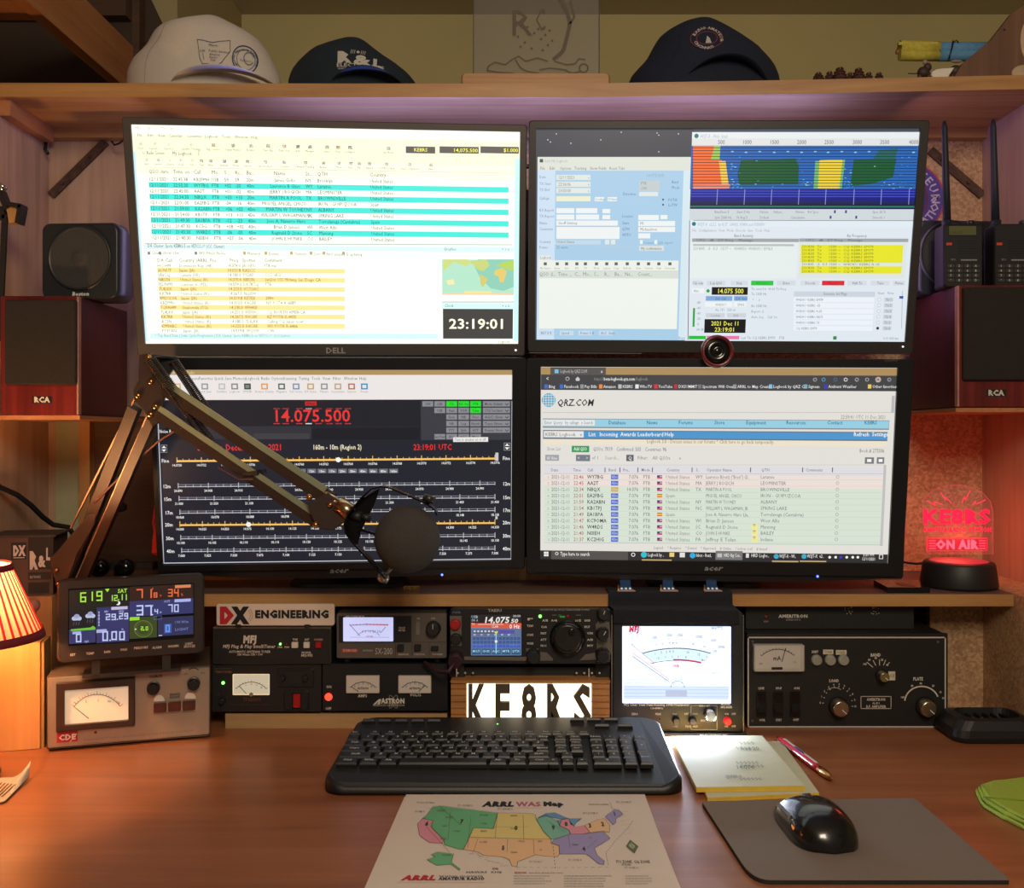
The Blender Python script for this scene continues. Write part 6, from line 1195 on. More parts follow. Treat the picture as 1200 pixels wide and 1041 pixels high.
P = Panel(f); P.t(912.5, 724, 3.6, 'AMERITRON', C(214, 208, 198), 946.5, b=.04); P.t(921, 727.5, 2, 'ANTENNA SWITCH', C(170, 160, 150), 938, b=.01); P.t(895, 729.5, 2, 'RELAY', C(190, 170, 160), 900.5)
random.seed(5)
for cx in (997, 1028):
    for k in range(12): P.circ(cx-3+random.uniform(-4, 5), 715+random.uniform(-4, 5), .7, C(190, 180, 150), 2, 6)
P.r(963, 723, 964, 738, C(20, 20, 20), 1); P.circ(922, 740, 1, C(150, 150, 150), 2, 8); P.done('front_print', t); led(t, f, 897.5, 723, .0022, RED)

# --- silver box with a large meter, front left
f0 = Fr((-.5313, 1.335, CZ-.3706), 17.4); zc = DZ-(CZ-.3706)
W2 = .1031; f = f0.moved(0, 0, zc)
t = thing('rotator_control_box', 'silver control box with a big cream meter and a red badge, front left', 'control box', f)
H0, H1 = f.h(150, 872)[1], f.h(150, 786.5)[1]
SPN = mat('silver_painted_panel', C(176, 160, 142), .38, .55, noise=.05, scale=40)
X0, X1 = -W2, W2
part(t, 'front_panel', SPN, lambda b: b.rbox(X0+.0015, X1, -.003, 0, .006, H1-.002, .002, .001))
part(t, 'case', mat('brown_grey_case', C(96, 80, 68), .45, .2, noise=.06), lambda b: (b.rbox(X0, X1+.001, 0, .13, .003, H1, .002, .001)))
for x, y in ((-.085, .015), (.085, .015), (-.085, .11), (.085, .11)): part(t, 'foot', BLK, lambda b: b.cyl((x, y, 0), (x, y, .0035), .008, n=12))
def q_(x, y, yy=-.003): return f.h(x, y, yy)
part(t, 'meter_bezel', mat('dark_brown_bezel', C(58, 42, 34), .35, noise=.05), lambda b: b.ring(q_(76.5, 830)[0], q_(151, 830)[0], q_(110, 846)[1], q_(110, 805.5)[1], q_(66.5, 830)[0], q_(158.5, 830)[0], q_(110, 853)[1], q_(110, 796.5)[1], -.011, -.003, .001))
part(t, 'meter_face', emitm('cream_lit_paper', C(236, 216, 184), .35), lambda b: b.box(q_(76.5, 830)[0], q_(151, 830)[0], -.005, -.003, q_(110, 846)[1], q_(110, 805.5)[1]))
P = Panel(f, -.005); D_ = C(130, 110, 90)
P.arc(114, 850, 34, 38, 142, D_, .8, ry=36)
for i in range(19): a = math.radians(38+i*5.8); P.ln([(114+34*math.cos(a), 850-36*math.sin(a)), (114+(38 if i % 3 == 0 else 36)*math.cos(a), 850-(40 if i % 3 == 0 else 38)*math.sin(a))], D_, .5)
for x, s_ in ((88, 'N'), (101, 'E'), (115, 'S'), (128, 'W'), (139, 'N')): P.t(x, 822+abs(x-114)*.12, 3, s_, D_, al='c')
P.ln([(86.5, 828), (104, 842)], C(60, 50, 40), .7, 4); P.done('meter_dial', t)
P = Panel(f, -.003); P.r(66.5, 858.5, 91, 871, C(190, 30, 36), 1); P.t(69, 868, 6.2, 'CDE', C(240, 228, 216), 89, b=.04, l=2); P.ln([(82, 869.5), (90, 860)], C(240, 228, 216), .8, 3)
P.t(97, 868.5, 2.2, 'TRANSMITTING ANTENNA DIRECTION SYSTEM', C(150, 128, 106), 226, b=0); P.ln([(97, 871.5), (243, 862.5)], C(120, 100, 84), .5)
P.circ(112, 858.5, 2.2, C(150, 110, 70), 1); P.circ(112, 858.5, 1.3, C(60, 50, 40), 2); P.t(175, 794.5, 2.6, 'CALIBRATE', C(40, 40, 50), 190, b=.03); P.t(215, 791.5, 2.2, 'OFF', C(40, 40, 50)); P.t(235, 790, 2.2, 'ON', C(40, 40, 50)); P.arc(227, 791, 8, 45, 135, K0, 1); P.t(199, 815.5, 2.6, 'BRAKE', C(50, 50, 50), 211, b=.02); P.t(199, 818.8, 2.6, 'RELEASE', C(50, 50, 50), 211, b=.02)
P.pg(AR(186.5, 822, 6.5, 7.5, range(0, 181, 20)), C(235, 225, 212), 1); P.pg(AR(223, 819, 6.5, 7.5, range(0, 181, 20)), C(235, 225, 212), 1)
P.done('front_print', t)
knob(t, f, 180, 806, 7.2, BLKG, -.003, .012); knob(t, f, 227, 801, 7.2, BLKG, -.003, .012)
for x0, x1, dy in ((180.5, 195, 0), (197.5, 212, -1.5), (214.5, 229, -2.5)):
    part(t, 'rocker_key', mat('brown_bakelite', C(84, 40, 28), .3, noise=.1), lambda b: b.rbox(q_(x0, 828)[0], q_(x1, 828)[0], -.012, -.003, q_(x0, 834+dy)[1], q_(x0, 823+dy)[1], .001, .001))

# --- weather station display on the silver box
zc2 = DZ+H1
f0 = Fr((-.5183, 1.31, zc2), 19.5); f = f0
t = thing('weather_station', 'weather station display with coloured digits standing on the silver box', 'display', f)
a = f.h(66.5, 727); c = f.h(239.5, 719); X0, X1 = a[0], c[0]; Zt, Zb = f.h(150, 677)[1], f.h(150, 772)[1]
WSB = mat('weather_station_plastic', C(52, 44, 40), .4, noise=.05, bump=.05, scale=300)
part(t, 'housing', WSB, lambda b: (b.rbox(X0, X1, 0, .018, Zb, Zt, .008, .003)))
part(t, 'glossy_face', BLKG, lambda b: b.rbox(f.h(80, 720)[0], f.h(227.5, 712)[0], -.0012, .0, f.h(81, 757)[1], f.h(81, 690)[1], .001, .0004))
part(t, 'kickstand', WSB, lambda b: (b.box(f.h(107, 772)[0], f.h(117, 772)[0], .004, .012, .0, Zb+.006), b.box(f.h(190, 766)[0], f.h(200, 766)[0], .004, .012, 0, Zb+.006), b.box(X0+.03, X1-.03, .004, .05, 0, .004)))
part(t, 'top_button', SIL, lambda b: b.lathe((f.h(145.5, 678)[0], .006, Zt-.001), (0, 0, 1), [(0, .003), (.0012, .003), (.002, .0015)], 12))
P = Panel(f, -.0012); SL = -.052
def wt(x, y, h_, s_, c_, x1=None, b_=.0): P.t(x, y, h_, s_, c_, x1, b=b_)
GR, ORG, BL, PU = C(170, 236, 70), C(240, 110, 60), C(196, 206, 250), C(40, 44, 92)
SEG = {'0': 'abcdef', '1': 'bc', '2': 'abged', '3': 'abgcd', '4': 'fgbc', '5': 'afgcd', '6': 'afgedc', '7': 'abc', '8': 'abcdefg', '9': 'abcdfg'}
def seg(s_, x, y, w_, h_, c_, th=1.5, gap=1.6):
    for ch in s_:
        if ch == '.': P.circ(x, y-.6, .9, c_, 3, 8); x += 2.2; continue
        if ch == ' ': x += w_*.6; continue
        for k in SEG[ch]:
            m = y-h_/2; t_ = y-h_
            A_ = {'a': (x, t_, x+w_, t_+th), 'g': (x, m-th/2, x+w_, m+th/2), 'd': (x, y-th, x+w_, y), 'f': (x, t_, x+th, m), 'b': (x+w_-th, t_, x+w_, m), 'e': (x, m, x+th, y), 'c': (x+w_-th, m, x+w_, y)}[k]
            P.r(*A_, c_, 3)
        x += w_+gap
P.r(81, 692, 151, 715, C(14, 20, 14), 1); P.r(151.5, 688, 226.5, 705, C(42, 18, 14), 1); P.r(151.5, 705, 226.5, 723, C(44, 50, 104), 1); P.r(113, 712, 151, 754, C(46, 50, 102), 1); P.r(81, 715, 112, 737, C(12, 14, 22), 1); P.r(81, 738, 112, 755, C(46, 50, 102), 1); P.r(151.5, 724, 184, 749, C(52, 66, 24), 1); P.r(185, 724, 226.5, 746, C(40, 44, 84), 1)
seg('6', 94, 706, 7, 11.5, GR); seg('1', 106, 704.5, 3, 11, GR); seg('9', 113, 704.5, 7, 11.5, GR); seg('12', 128, 704.5, 4.2, 7, GR, 1.1, 1.4); seg('.11', 139, 703.5, 2.6, 7, GR, 1.1, 2.2); wt(138, 695, 4.4, 'SAT', GR, 149, .02); P.pg([(123, 690.5), (128.5, 690), (126, 694)], GR, 3)
seg('71', 160, 701, 7.5, 10.5, ORG, 1.6, 3); seg('8', 180, 700.5, 4.4, 6, ORG, 1.1); seg('34', 197, 699.5, 5.4, 9, ORG, 1.3); wt(212, 698.5, 3, '%', ORG); wt(187, 700, 3.5, '>', ORG); P.r(205, 686, 223.5, 689.5, C(220, 130, 90), 3); wt(178, 692, 3, 'F', ORG)
seg('37', 160, 721.5, 8, 12, BL, 1.7, 2); P.circ(178.5, 720.5, 1, BL, 3, 8); seg('4', 181, 719.5, 4.2, 5.6, BL, 1.1); seg('70', 197, 717.5, 5.4, 9, BL, 1.3); wt(187, 719.5, 3.5, '>', BL); P.r(204.5, 702.5, 223.5, 706, C(170, 180, 235), 3); wt(178, 712, 3, 'F', BL); wt(192, 706.5, 2.6, 'OUT', BL)
P.circ(138.5, 707, 2.6, K9, 3, 12); P.circ(136.8, 706.5, 2, C(14, 20, 14), 4, 12); P.r(130.5, 711.5, 149.5, 715, C(196, 190, 220), 3)
seg('29', 124, 727, 5.2, 7.5, BL, 1.3, 1.5); P.circ(137.5, 726, .9, BL, 3, 8); seg('29', 139.5, 726, 4.6, 7.5, BL, 1.3, 1.5); wt(139, 717.5, 2.4, 'inHg', BL); wt(122, 718, 2.2, 'ABS', BL); P.ln([(116, 717), (116, 733)], BL, .6)
for k in range(5): P.r(115, 717+k*4, 117, 717.6+k*4, BL, 3)
for x, y in ((90, 725), (106, 722)):
    P.circ(x, y-2, 3.6, C(150, 160, 200), 3, 12); P.circ(x-3.4, y, 2.6, C(190, 196, 226), 3, 12); P.circ(x+3.2, y, 2.6, C(190, 196, 226), 3, 12); P.r(x-4, y, x+4, y+2.4, C(190, 196, 226), 4)
    for k in range(3): P.ln([(x-3+k*3, y+4), (x-4+k*3, y+8)], C(90, 100, 120), .6)
P.pg([(83, 740), (83, 737.5), (95, 736.5), (106, 735.5), (109, 733.5), (112, 735.5), (112, 738)], C(110, 190, 60), 3)
seg('0', 89, 753, 6.4, 10, BL, 1.5); wt(99, 753, 2.6, 'mph', BL, 104); P.r(85, 740.5, 95, 743.5, C(170, 180, 230), 3); P.r(113, 738, 125, 742, C(170, 180, 230), 3)
seg('0', 120, 751.5, 6.6, 11.5, BL, 1.6); P.circ(129, 750.5, 1, BL, 3, 8); seg('00', 130.5, 750.5, 6.6, 10.5, BL, 1.6, 2.6); wt(142.5, 738.5, 2.4, 'in', BL)
P.r(152, 723.5, 163.5, 727.5, C(150, 220, 60), 3); P.arc(168, 737, 10.5, 0, 360, C(110, 130, 60), .8, ry=9.5); P.arc(168, 737, 8, 0, 360, C(86, 104, 50), .5, ry=7.4); seg('2', 165, 739, 2.8, 4.6, GR, .8); seg('.0', 168.5, 739, 2.8, 4.6, GR, .8, 1); P.circ(159, 737.5, .9, K9, 3, 8)
P.o(180, 722, 189.5, 726.5, C(90, 100, 160), .5, 3); seg('0', 194, 741, 5, 8.5, C(110, 160, 240), 1.4); P.r(192.5, 731.5, 201, 742.5, C(60, 90, 170), 2); wt(205, 731, 3, 'UVI W/m', C(120, 140, 200), 221); wt(205, 739.5, 3, 'LIGHT', C(120, 140, 200), 221); P.r(186, 744.5, 190, 745.5, BL, 3)
P.done('display_image', t, printed('weather_display_print', .95))
P = Panel(f, 0)
for x, y, s_, x1 in ((82, 769, 'SET', 88.5), (101, 767.5, 'TEMP', 110.5), (122, 765.5, 'RAIN', 129.5), (141, 763, 'WIND', 149.5), (157, 761, 'PRESSURE', 173.5), (178.5, 760.5, 'ALARM', 189.5), (197, 759, 'MAX/MIN', 209.5), (217, 756, 'LIGHT', 226), (215.5, 759.3, 'SNOOZE', 228.5)): P.t(x, y, 2.6, s_, C(225, 205, 190), x1, b=.03)
P.done('button_print', t)
# ------------------------------------------------------------ keyboard
kf = Fr(((590-CX)*1.15/F, 1.146, DZ)); t = thing('keyboard', 'wide black keyboard with a number pad lying in front of the lit letter sign', 'keyboard', kf)
KX0, KX1, KD = -.2125, .2125, .200
KB = mat('keyboard_plastic', C(24, 24, 25), .45, noise=.08, bump=.12, scale=600)
def ztop(y): return .010+.0075*min(1, max(0, y/.012))**.5+max(0, y-.012)*.095
def body(b):
    P = rrect(KX0, KX1, 0, KD, .024, 6); P = [(x*(1-.06*(y/KD)**2 if x < 0 else 1-.02*(y/KD)**2), y) for x, y in P]
    cx, cy = 0, KD/2; L = [[(x, y, .001) for x, y in P], [(x, y, ztop(y)-.006) for x, y in P], [(x*.992, cy+(y-cy)*.985, ztop(y)-.0015) for x, y in P], [(x*.98, cy+(y-cy)*.96, ztop(y)) for x, y in P]]
    b.loops(L, 0, True, True, False)
    T_ = L[-1]; n = len(T_); b.add(T_, [tuple(range(n))])
part(t, 'body', KB, body)
KEYM = mat('key_plastic', C(15, 15, 16), .42, noise=.08)
KC = {}
def keymesh(w_, d_):
    k = (round(w_, 4), round(d_, 4))
    if k not in KC:
        b = MB(); w2, d2 = w_/2-.0009, d_/2-.0009
        L = [[(sx*(w2-q), sy*(d2-q*.8)+(q*.3), z) for sx, sy in ((-1, -1), (1, -1), (1, 1), (-1, 1))] for q, z in ((0, -.001), (.0006, .0035), (.0019, .0058), (.0024, .0060))]
        b.loops(L, 0, False, False, True); KC[k] = b.mesh('key', KEYM)
    return KC[k]
KEYS = []
SLOPE = math.atan(.095)
LEG = MB(); LEGC = C(215, 212, 205)
def key(x, y, w_, d_, leg='', sz=.0028):
    o = bpy.data.objects.new('key', keymesh(w_, d_)); COL.objects.link(o); o.parent = t; o.location = (x, y, ztop(y)); o.rotation_euler = (SLOPE, 0, 0); KEYS.append(o)
    if leg:
        LEG.xf = Matrix.Translation((x, y, ztop(y)+.0063)) @ Matrix.Rotation(SLOPE-PI/2, 4, 'X'); LEG.text(leg, 0, -sz*.6, sz*1.5, 0, LEGC, al='c', bold=.02); LEG.xf = None
U = .019; D_ = .0176; xl = -.2045; y0 = .046
rows = [(y0, [(1.5, 'Ctrl'), (1.25, 'Win'), (1.25, 'Alt'), (5.75, ''), (1.25, 'Alt'), (1.25, 'Fn'), (1.5, 'Ctrl')]),
 (y0+D_, [(2.25, 'Shift')]+[(1, c) for c in 'ZXCVBNM,./']+[(1.5, 'Shift')]), (y0+2*D_, [(1.75, 'Caps')]+[(1, c) for c in "ASDFGHJKL;'"]+[(1, 'Enter')]),
 (y0+3*D_, [(1.5, 'Tab')]+[(1, c) for c in 'QWERTYUIOP[]']+[(.25, '')]), (y0+4*D_, [(1, '`')]+[(1, c) for c in '1234567890-=']+[(.75, 'Bksp')])]
for y, r_ in rows:
    x = xl; tot = sum(k[0] for k in r_); f_ = 13.75/tot if tot != 13.75 else 1
    for w_, s_ in r_:
        if w_ > .3: key(x+w_*U*f_/2, y, w_*U*f_, D_, s_)
        x += w_*U*f_
for i in range(13): key(xl+.009+i*.0207+(.006 if i else 0)-.0005*i, y0+5*D_-.0025, .0175, .0105, (['Esc']+['F%d' % k for k in range(1, 13)])[i], .0022)
nx = xl+13.75*U+.012
for r_ in range(3):
    for c_ in range(2): key(nx+c_*.0195+.002, y0+(4-r_)*D_, .018, D_, [['Ins', 'PgUp'], ['Home', 'PgDn'], ['Del', 'End']][r_][c_], .002)
for i in range(3): key(nx+i*.0175-.001, y0+5*D_-.0025, .0155, .0105, ['PrtSc', 'ScrLk', 'Pause'][i], .0016)
key(nx+.0085, y0+D_, .0175, D_, '^'); key(nx-.009, y0, .0165, D_, '<'); key(nx+.0085, y0, .0165, D_, 'v'); key(nx+.026, y0, .0165, D_, '>')
px_ = nx+.0475
NP = [['Num', '/', '*', '-'], ['7', '8', '9', ''], ['4', '5', '6', ''], ['1', '2', '3', '']]
for r_ in range(4):
    for c_ in range(4):
        if NP[r_][c_]: key(px_+c_*.0188, y0+(4-r_)*D_, .018, D_, NP[r_][c_])
key(px_+3*.0188, y0+2.5*D_, .018, 2*D_, '+'); key(px_+3*.0188, y0+.5*D_, .018, 2*D_, 'Enter', .002); key(px_+.0094, y0, .0366, D_, '0'); key(px_+2*.0188, y0, .018, D_, '.')
for i in range(5): key(xl+.02+i*.022, .176, .020, .007)
for i in range(3): key(px_-.02+i*.023, .180, .021, .006)
for i in range(2): key(px_+.012+i*.031, .1585, .022, .006)
LEG.obj('key_legends', PRINT, t)
part(t, 'indicator_light', MATS['green_indicator_light'], lambda b: b.box(-.012, -.010, .172, .174, ztop(.173), ztop(.173)+.0004))
part(t, 'cable', BLK, lambda b: b.tube([(.02, .199, .018), (.02, .207, .010), (.03, .216, .004), (.06, .222, .003)], .002))

# ------------------------------------------------------------ mouse, pad, papers, pen
def desk_poly(pts, Z=DZ): return [flat(x, y, Z) for x, y in pts]
def sheet(name, label, cat, pts, z0, z1, m, group=None, edge=None, r=0):
    P = desk_poly(pts, z1); c = sum(P, Vector())/len(P); f = Fr((c.x, c.y, z0), 0, 0)
    t = thing(name, label, cat, f, group); L = [[(p.x, p.y, z) for p in P] for z in (z0, z1)]
    part(t, 'sheet' if not edge else 'pad', m, lambda b: b.loops(L), True)
    return t, f
def curvepoly(pts, rs):
    """round each corner of a pixel outline"""
    out = []; n = len(pts)
    for i in range(n):
        p, a, c = Vector(pts[i]), Vector(pts[i-1]), Vector(pts[(i+1) % n]); r = rs[i]
        if not r: out.append(tuple(p)); continue
        u, v = (a-p).normalized()*r, (c-p).normalized()*r
        for k in range(7): s_ = k/6; out.append(tuple((1-s_)**2*(p+u)+2*s_*(1-s_)*p+s_*s_*(p+v)))
    return out
MPAD = mat('mouse_pad_cloth', C(124, 110, 100), .95, noise=.08, bump=.3, scale=800); MPS = mat('mouse_pad_rubber', C(40, 36, 34), .8)
po = curvepoly([(822, 939), (1072, 935.5), (1184, 1031), (882, 1031)], [3, 3, 4, 22]); P = desk_poly(po, DZ+.005); c = sum(P, Vector())/len(P)
f = Fr((c.x, c.y, DZ)); t = thing('mouse_pad', 'grey-brown cloth mouse pad under the black mouse', 'mouse pad', f)
part(t, 'rubber_base', MPS, lambda b: b.loops([[(p.x, p.y, z) for p in P] for z in (DZ+.0003, DZ+.0042)]), True)
part(t, 'cloth_top', MPAD, lambda b: b.loops([[(p.x, p.y, DZ+.0042) for p in P], [(p.x, p.y, DZ+.0048) for p in P], [(c.x+(p.x-c.x)*.996, c.y+(p.y-c.y)*.996, DZ+.005) for p in P]]), True)
# mouse
ZP = DZ+.005; tail, head = flat(984, 990, ZP+.010), flat(932, 941, ZP+.008)
d = (head-tail); ang = math.degrees(math.atan2(-d.x, d.y)); Lm = .118
mc = (head+tail)/2; f = Fr((mc.x, mc.y, ZP), ang-4); t = thing('mouse', 'glossy black computer mouse on the grey pad', 'mouse', f)
def mouse(b):
    n, k = 28, 22; Ls = []
    for i in range(k+1):
        s_ = i/k; yy = -Lm/2+Lm*s_; e = math.sqrt(max(0, 1-(2*s_-1)**4)); wid = (.0355-.010*math.sin(PI*min(1, s_*1.15))*.35-.002*s_)*e+.0005; hgt = (.012+.020*math.sin(PI*(.12+.62*(1-s_)))**1.2)*e+.0008
        l = []
        for j in range(n):
            a = PI*j/(n-1); cx_ = math.cos(a); sz = math.sin(a); xx = wid*(abs(cx_)**.85)*(1 if cx_ > 0 else -1); z = hgt*(sz**.72)
            if cx_ < -.45: xx -= .004*math.sin(PI*s_)*(1-z/hgt)
            groove = .0016 if abs(cx_) < .06 and s_ > .5 else 0
            l.append((xx, yy, .001+z-groove))
        Ls.append(l)
    b.loops(Ls, 0, True, True, True)
MGL = mat('mouse_gloss_black', C(18, 18, 20), .22, noise=.05, coat=.5)
part(t, 'shell', MGL, mouse)
part(t, 'scroll_wheel', DGR, lambda b: b.cyl((-.0035, .030, .021), (.0035, .030, .021), .0075, n=20)); part(t, 'side_button', GRY, lambda b: (b.beam((-.0315, -.010, .019), (-.0320, .010, .018), .004, .004, up=(1, 0, 0)), b.beam((-.0320, .013, .018), (-.0300, .030, .016), .004, .004, up=(1, 0, 0))))
part(t, 'left_button', mat('mouse_button_black', C(26, 26, 30), .18, noise=.03, coat=.5), lambda b: b.loops([[(x, y, z) for x, y, z in ((-.028, .052, .006+k), (-.006, .0575, .010+k), (-.0045, .020, .0255+k), (-.026, .018, .018+k))] for k in (-.003, .0008)]))
part(t, 'right_button', MATS['mouse_button_black'], lambda b: b.loops([[(x, y, z) for x, y, z in ((.006, .0575, .010+k), (.026, .052, .006+k), (.025, .018, .019+k), (.0045, .020, .0255+k))] for k in (-.003, .0008)]))
part(t, 'glow_strip', emitm('amber_light', C(230, 130, 50), .6), lambda b: b.beam((-.0325, -.028, .014), (-.0318, -.021, .0145), .0022, .002, up=(1, 0, 0)))
# notepads
YLP = mat('yellow_pad_paper', C(226, 190, 70), .7, noise=.05); PGR = mat('pale_green_paper', C(206, 206, 176), .7, noise=.03)
def pad(label, pts, z0, z1, scrib, group='yellow notepads'):
    P = desk_poly(pts, z1); c = sum(P, Vector())/len(P); f = Fr((c.x, c.y, z0)); t = thing('notepad', label, 'notepad', f, group)
    part(t, 'page_block', YLP, lambda b: b.loops([[(p.x, p.y, z) for p in P] for z in (z0, z1-.0004)]), True)
    part(t, 'top_page', PGR, lambda b: b.loops([[(c.x+(p.x-c.x)*.995, c.y+(p.y-c.y)*.995, z) for p in P] for z in (z1-.0004, z1)]), True)
    if scrib:
        df = Fr((c.x, c.y, z1), 0, -90); Q = Panel(df); Q.hs = .4; random.seed(4)
        for x0, y0_, n in ((866, 872, 4), (862, 878, 5), (862, 895, 6), (868, 899, 6), (852, 911, 4), (866, 914, 6)):
            x = x0
            for k in range(n): Q.ln([(x, y0_+random.uniform(-1, 1)), (x+1.5, y0_-2.2), (x+2.6, y0_+1), (x+4, y0_-1)], C(110, 120, 110), .5); x += 4.6
        Q.t(868, 880, 4, 'Add 20', C(100, 110, 104), it=.3); Q.t(863, 902, 4.5, '14.074', C(100, 110, 104), it=.3); Q.t(850, 913, 4, 'QSO', C(100, 110, 104), it=.3)
        o = Q.mb; o.v = [tuple(df.M @ Vector(v)) for v in o.v]; o.obj('handwriting', PRINT, t, True)
    return t
pad('lower yellow notepad, sticking out to the right beneath the written one', [(800, 869), (916, 869), (960, 929), (829, 935)], DZ, DZ+.005, False)
pad('upper notepad with pencil notes, in front of the lit wattmeter', [(786, 863), (893, 862), (943, 921), (816, 923)], DZ+.0052, DZ+.011, True)
# pen
pa, pb = flat(911, 865, DZ+.005), flat(976, 914, DZ+.005); pa.z = pb.z = DZ+.0052; d = (pb-pa); L_ = d.length; d.normalize()
f = Fr(pa-Vector((0, 0, .0052))); t = thing('pen', 'red, white and blue ball pen lying right of the notepads', 'pen', f)
def pp(k): return pa+d*L_*k
PRD = mat('pen_red', C(176, 30, 44), .3, noise=.03); PWH = mat('pen_white', C(216, 212, 214), .3, noise=.03)
sd = d.cross(Vector((0, 0, 1)))
part(t, 'barrel', PRD, lambda b: b.lathe(pa, d, [(L_*.06, .0042), (L_*.12, .0050), (L_*.7, .0050), (L_*.80, .0044)], 16), True)
part(t, 'white_stripe', PWH, lambda b: b.beam(pp(.12)+Vector((0, 0, .0042))-sd*.0012, pp(.72)+Vector((0, 0, .0042))-sd*.0012, .0034, .0016, up=(0, 0, 1)), True)
part(t, 'blue_emblem', mat('pen_blue', C(40, 50, 120), .3), lambda b: b.beam(pp(.34)+Vector((0, 0, .0047)), pp(.50)+Vector((0, 0, .0047)), .0030, .0016, up=(0, 0, 1)), True)
part(t, 'clicker', BRS, lambda b: b.lathe(pa, d, [(0, .002), (L_*.06, .0026), (L_*.065, .004)], 12), True)
part(t, 'tip', BRS, lambda b: b.lathe(pa, d, [(L_*.78, .0046), (L_*.86, .0052), (L_*.94, .0036), (L_, .0008)], 14), True)
part(t, 'clip', SIL, lambda b: b.beam(pp(.08)+sd*.0045+Vector((0, 0, .0018)), pp(.36)+sd*.0052+Vector((0, 0, .0018)), .0018, .001, up=(0, 0, 1)), True)
# printed map and the sheets beneath it
PAP = mat('white_paper', C(222, 206, 192), .75, noise=.015, scale=20)
sheets = [('lowest blank white sheet beneath the printed map, turned a little', [(474, 934), (752, 932), (800, 1062), (418, 1062)], DZ, DZ+.0007), ('blank white sheet directly beneath the printed map', [(477, 932.5), (754, 931.5), (806, 1062), (425, 1058)], DZ+.0008, DZ+.0015)]
for lb, pts, a, c in sheets: sheet('paper_sheet', lb, 'paper', pts, a, c, PAP, 'loose papers in front of the keyboard')
zt = DZ+.0022; t, f = sheet('printed_map', 'printed map of the United States in coloured regions, in front of the keyboard', 'map', [(476, 931.3), (755.5, 931), (803, 1062), (434, 1062)], DZ+.0016, zt, PAP, 'loose papers in front of the keyboard')
df = Fr((f.M.translation.x, f.M.translation.y, zt), 0, -90); Q = Panel(df, 0, .00012); Q.hs = .42
A = lambda pts: [(440+x/6, 920+y/6) for x, y in pts]; B = lambda pts: [(620+x/6, 920+y/6) for x, y in pts]
G_, PK, Y_, O_, TL, BU, VI = C(110, 182, 130), C(222, 146, 160), C(226, 204, 126), C(234, 188, 140), C(124, 184, 160), C(104, 152, 196), C(158, 146, 192)
regs = [(A([(405, 155), (465, 150), (860, 200), (830, 312), (690, 305), (620, 458), (580, 455), (485, 425), (480, 390), (390, 300), (405, 255), (330, 240), (360, 215)]), G_), (A([(330, 240), (405, 255), (390, 300), (480, 390), (470, 415), (380, 410), (310, 360), (295, 280)]), PK),
 (A([(860, 200), (1100, 205), (1125, 215)])+B([(50, 245), (100, 330), (155, 385)])+A([(1090, 385), (660, 372), (690, 305), (830, 312)]), Y_), (A([(660, 372), (1090, 385)])+B([(155, 385), (155, 415), (210, 430), (215, 490), (200, 510), (100, 505)])+A([(1130, 495), (1000, 545), (995, 580), (960, 575), (940, 530), (890, 510), (760, 500), (720, 475), (620, 458)]), O_),
 (B([(50, 245), (120, 215), (200, 260), (220, 300), (280, 320), (290, 350), (190, 385), (155, 385), (100, 330)]), TL), (B([(60, 236), (120, 204), (180, 199), (240, 225), (280, 240), (240, 248), (200, 240), (120, 222)]), BU), (B([(282, 241), (370, 240), (330, 270), (320, 290), (292, 282)]), BU), (B([(198, 252), (226, 252), (214, 288)]), BU),
 (B([(215, 290), (230, 245), (270, 240), (320, 300), (390, 290), (430, 340), (380, 350), (290, 350), (280, 320)]), PK), (B([(390, 290), (480, 250), (530, 240), (570, 290), (565, 340), (520, 330), (430, 340)]), O_), (B([(555, 210), (580, 195), (600, 175), (630, 180), (660, 210), (610, 240), (610, 270), (590, 285), (560, 250), (535, 228)]), VI),
 (B([(155, 415), (180, 385), (290, 350), (380, 350), (520, 330), (570, 380), (460, 450), (480, 500), (530, 540), (525, 565), (490, 560), (430, 510), (400, 490), (330, 490), (215, 490), (210, 430)]), VI), (A([(360, 530), (420, 510), (390, 495), (440, 475), (550, 490), (535, 550), (595, 595), (590, 606), (530, 562), (430, 570)]), G_)]
INK = C(90, 96, 90)
for i, (p, c_) in enumerate(regs): Q.pg(p, c_, 1+(i % 3 == 1)+(i > 4)*2); Q.ln(p, INK, .5, 6, closed=True)
for p in ([(500, 948), (542, 951)], [(515, 945), (540, 968)], [(500, 970), (527, 1000)], [(528, 952), (525, 985)], [(552, 958), (548, 995)], [(583, 955), (580, 983)], [(613, 956), (614, 984)], [(578, 970), (620, 970)], [(560, 984), (555, 999)], [(595, 984), (594, 1000)], [(625, 985), (626, 1002)], [(640, 962), (662, 976)], [(668, 995), (666, 980)], [(700, 985), (688, 995)]): Q.ln(p, mul(INK, .9), .35, 6)
random.seed(8)
for x, y, s_ in ((512, 952, 'IDAHO'), (522, 960, 'MONT'), (518, 970, 'NEV'), (562, 957, 'N DAK'), (562, 967, 'S DAK'), (598, 958, 'MINN'), (598, 973, 'IOWA'), (563, 976, 'NEBR'), (562, 989, 'N MEX'), (607, 988, 'OKLA'), (630, 988, 'ARK'), (632, 998, 'LA'), (598, 1001, 'TEXAS'), (670, 992, 'TENN'), (690, 984, 'VA'), (531, 976, 'UTAH'), (516, 985, 'ARIZ'), (518, 1004, 'ALASKA'), (536, 946, 'ITU ZONE 2'), (583, 950, 'ITU ZONE 4'), (486, 953, 'ZONE 6'), (683, 955, 'ITU ZONE 4'), (722, 942, 'ITU ZONE 9'), (620, 1012, 'ITU ZONE 7'), (666, 1010, 'ITU ZONE 8'), (732, 1019, 'ITU ZONE 11')): Q.t(x, y, 2, s_, INK, l=7)
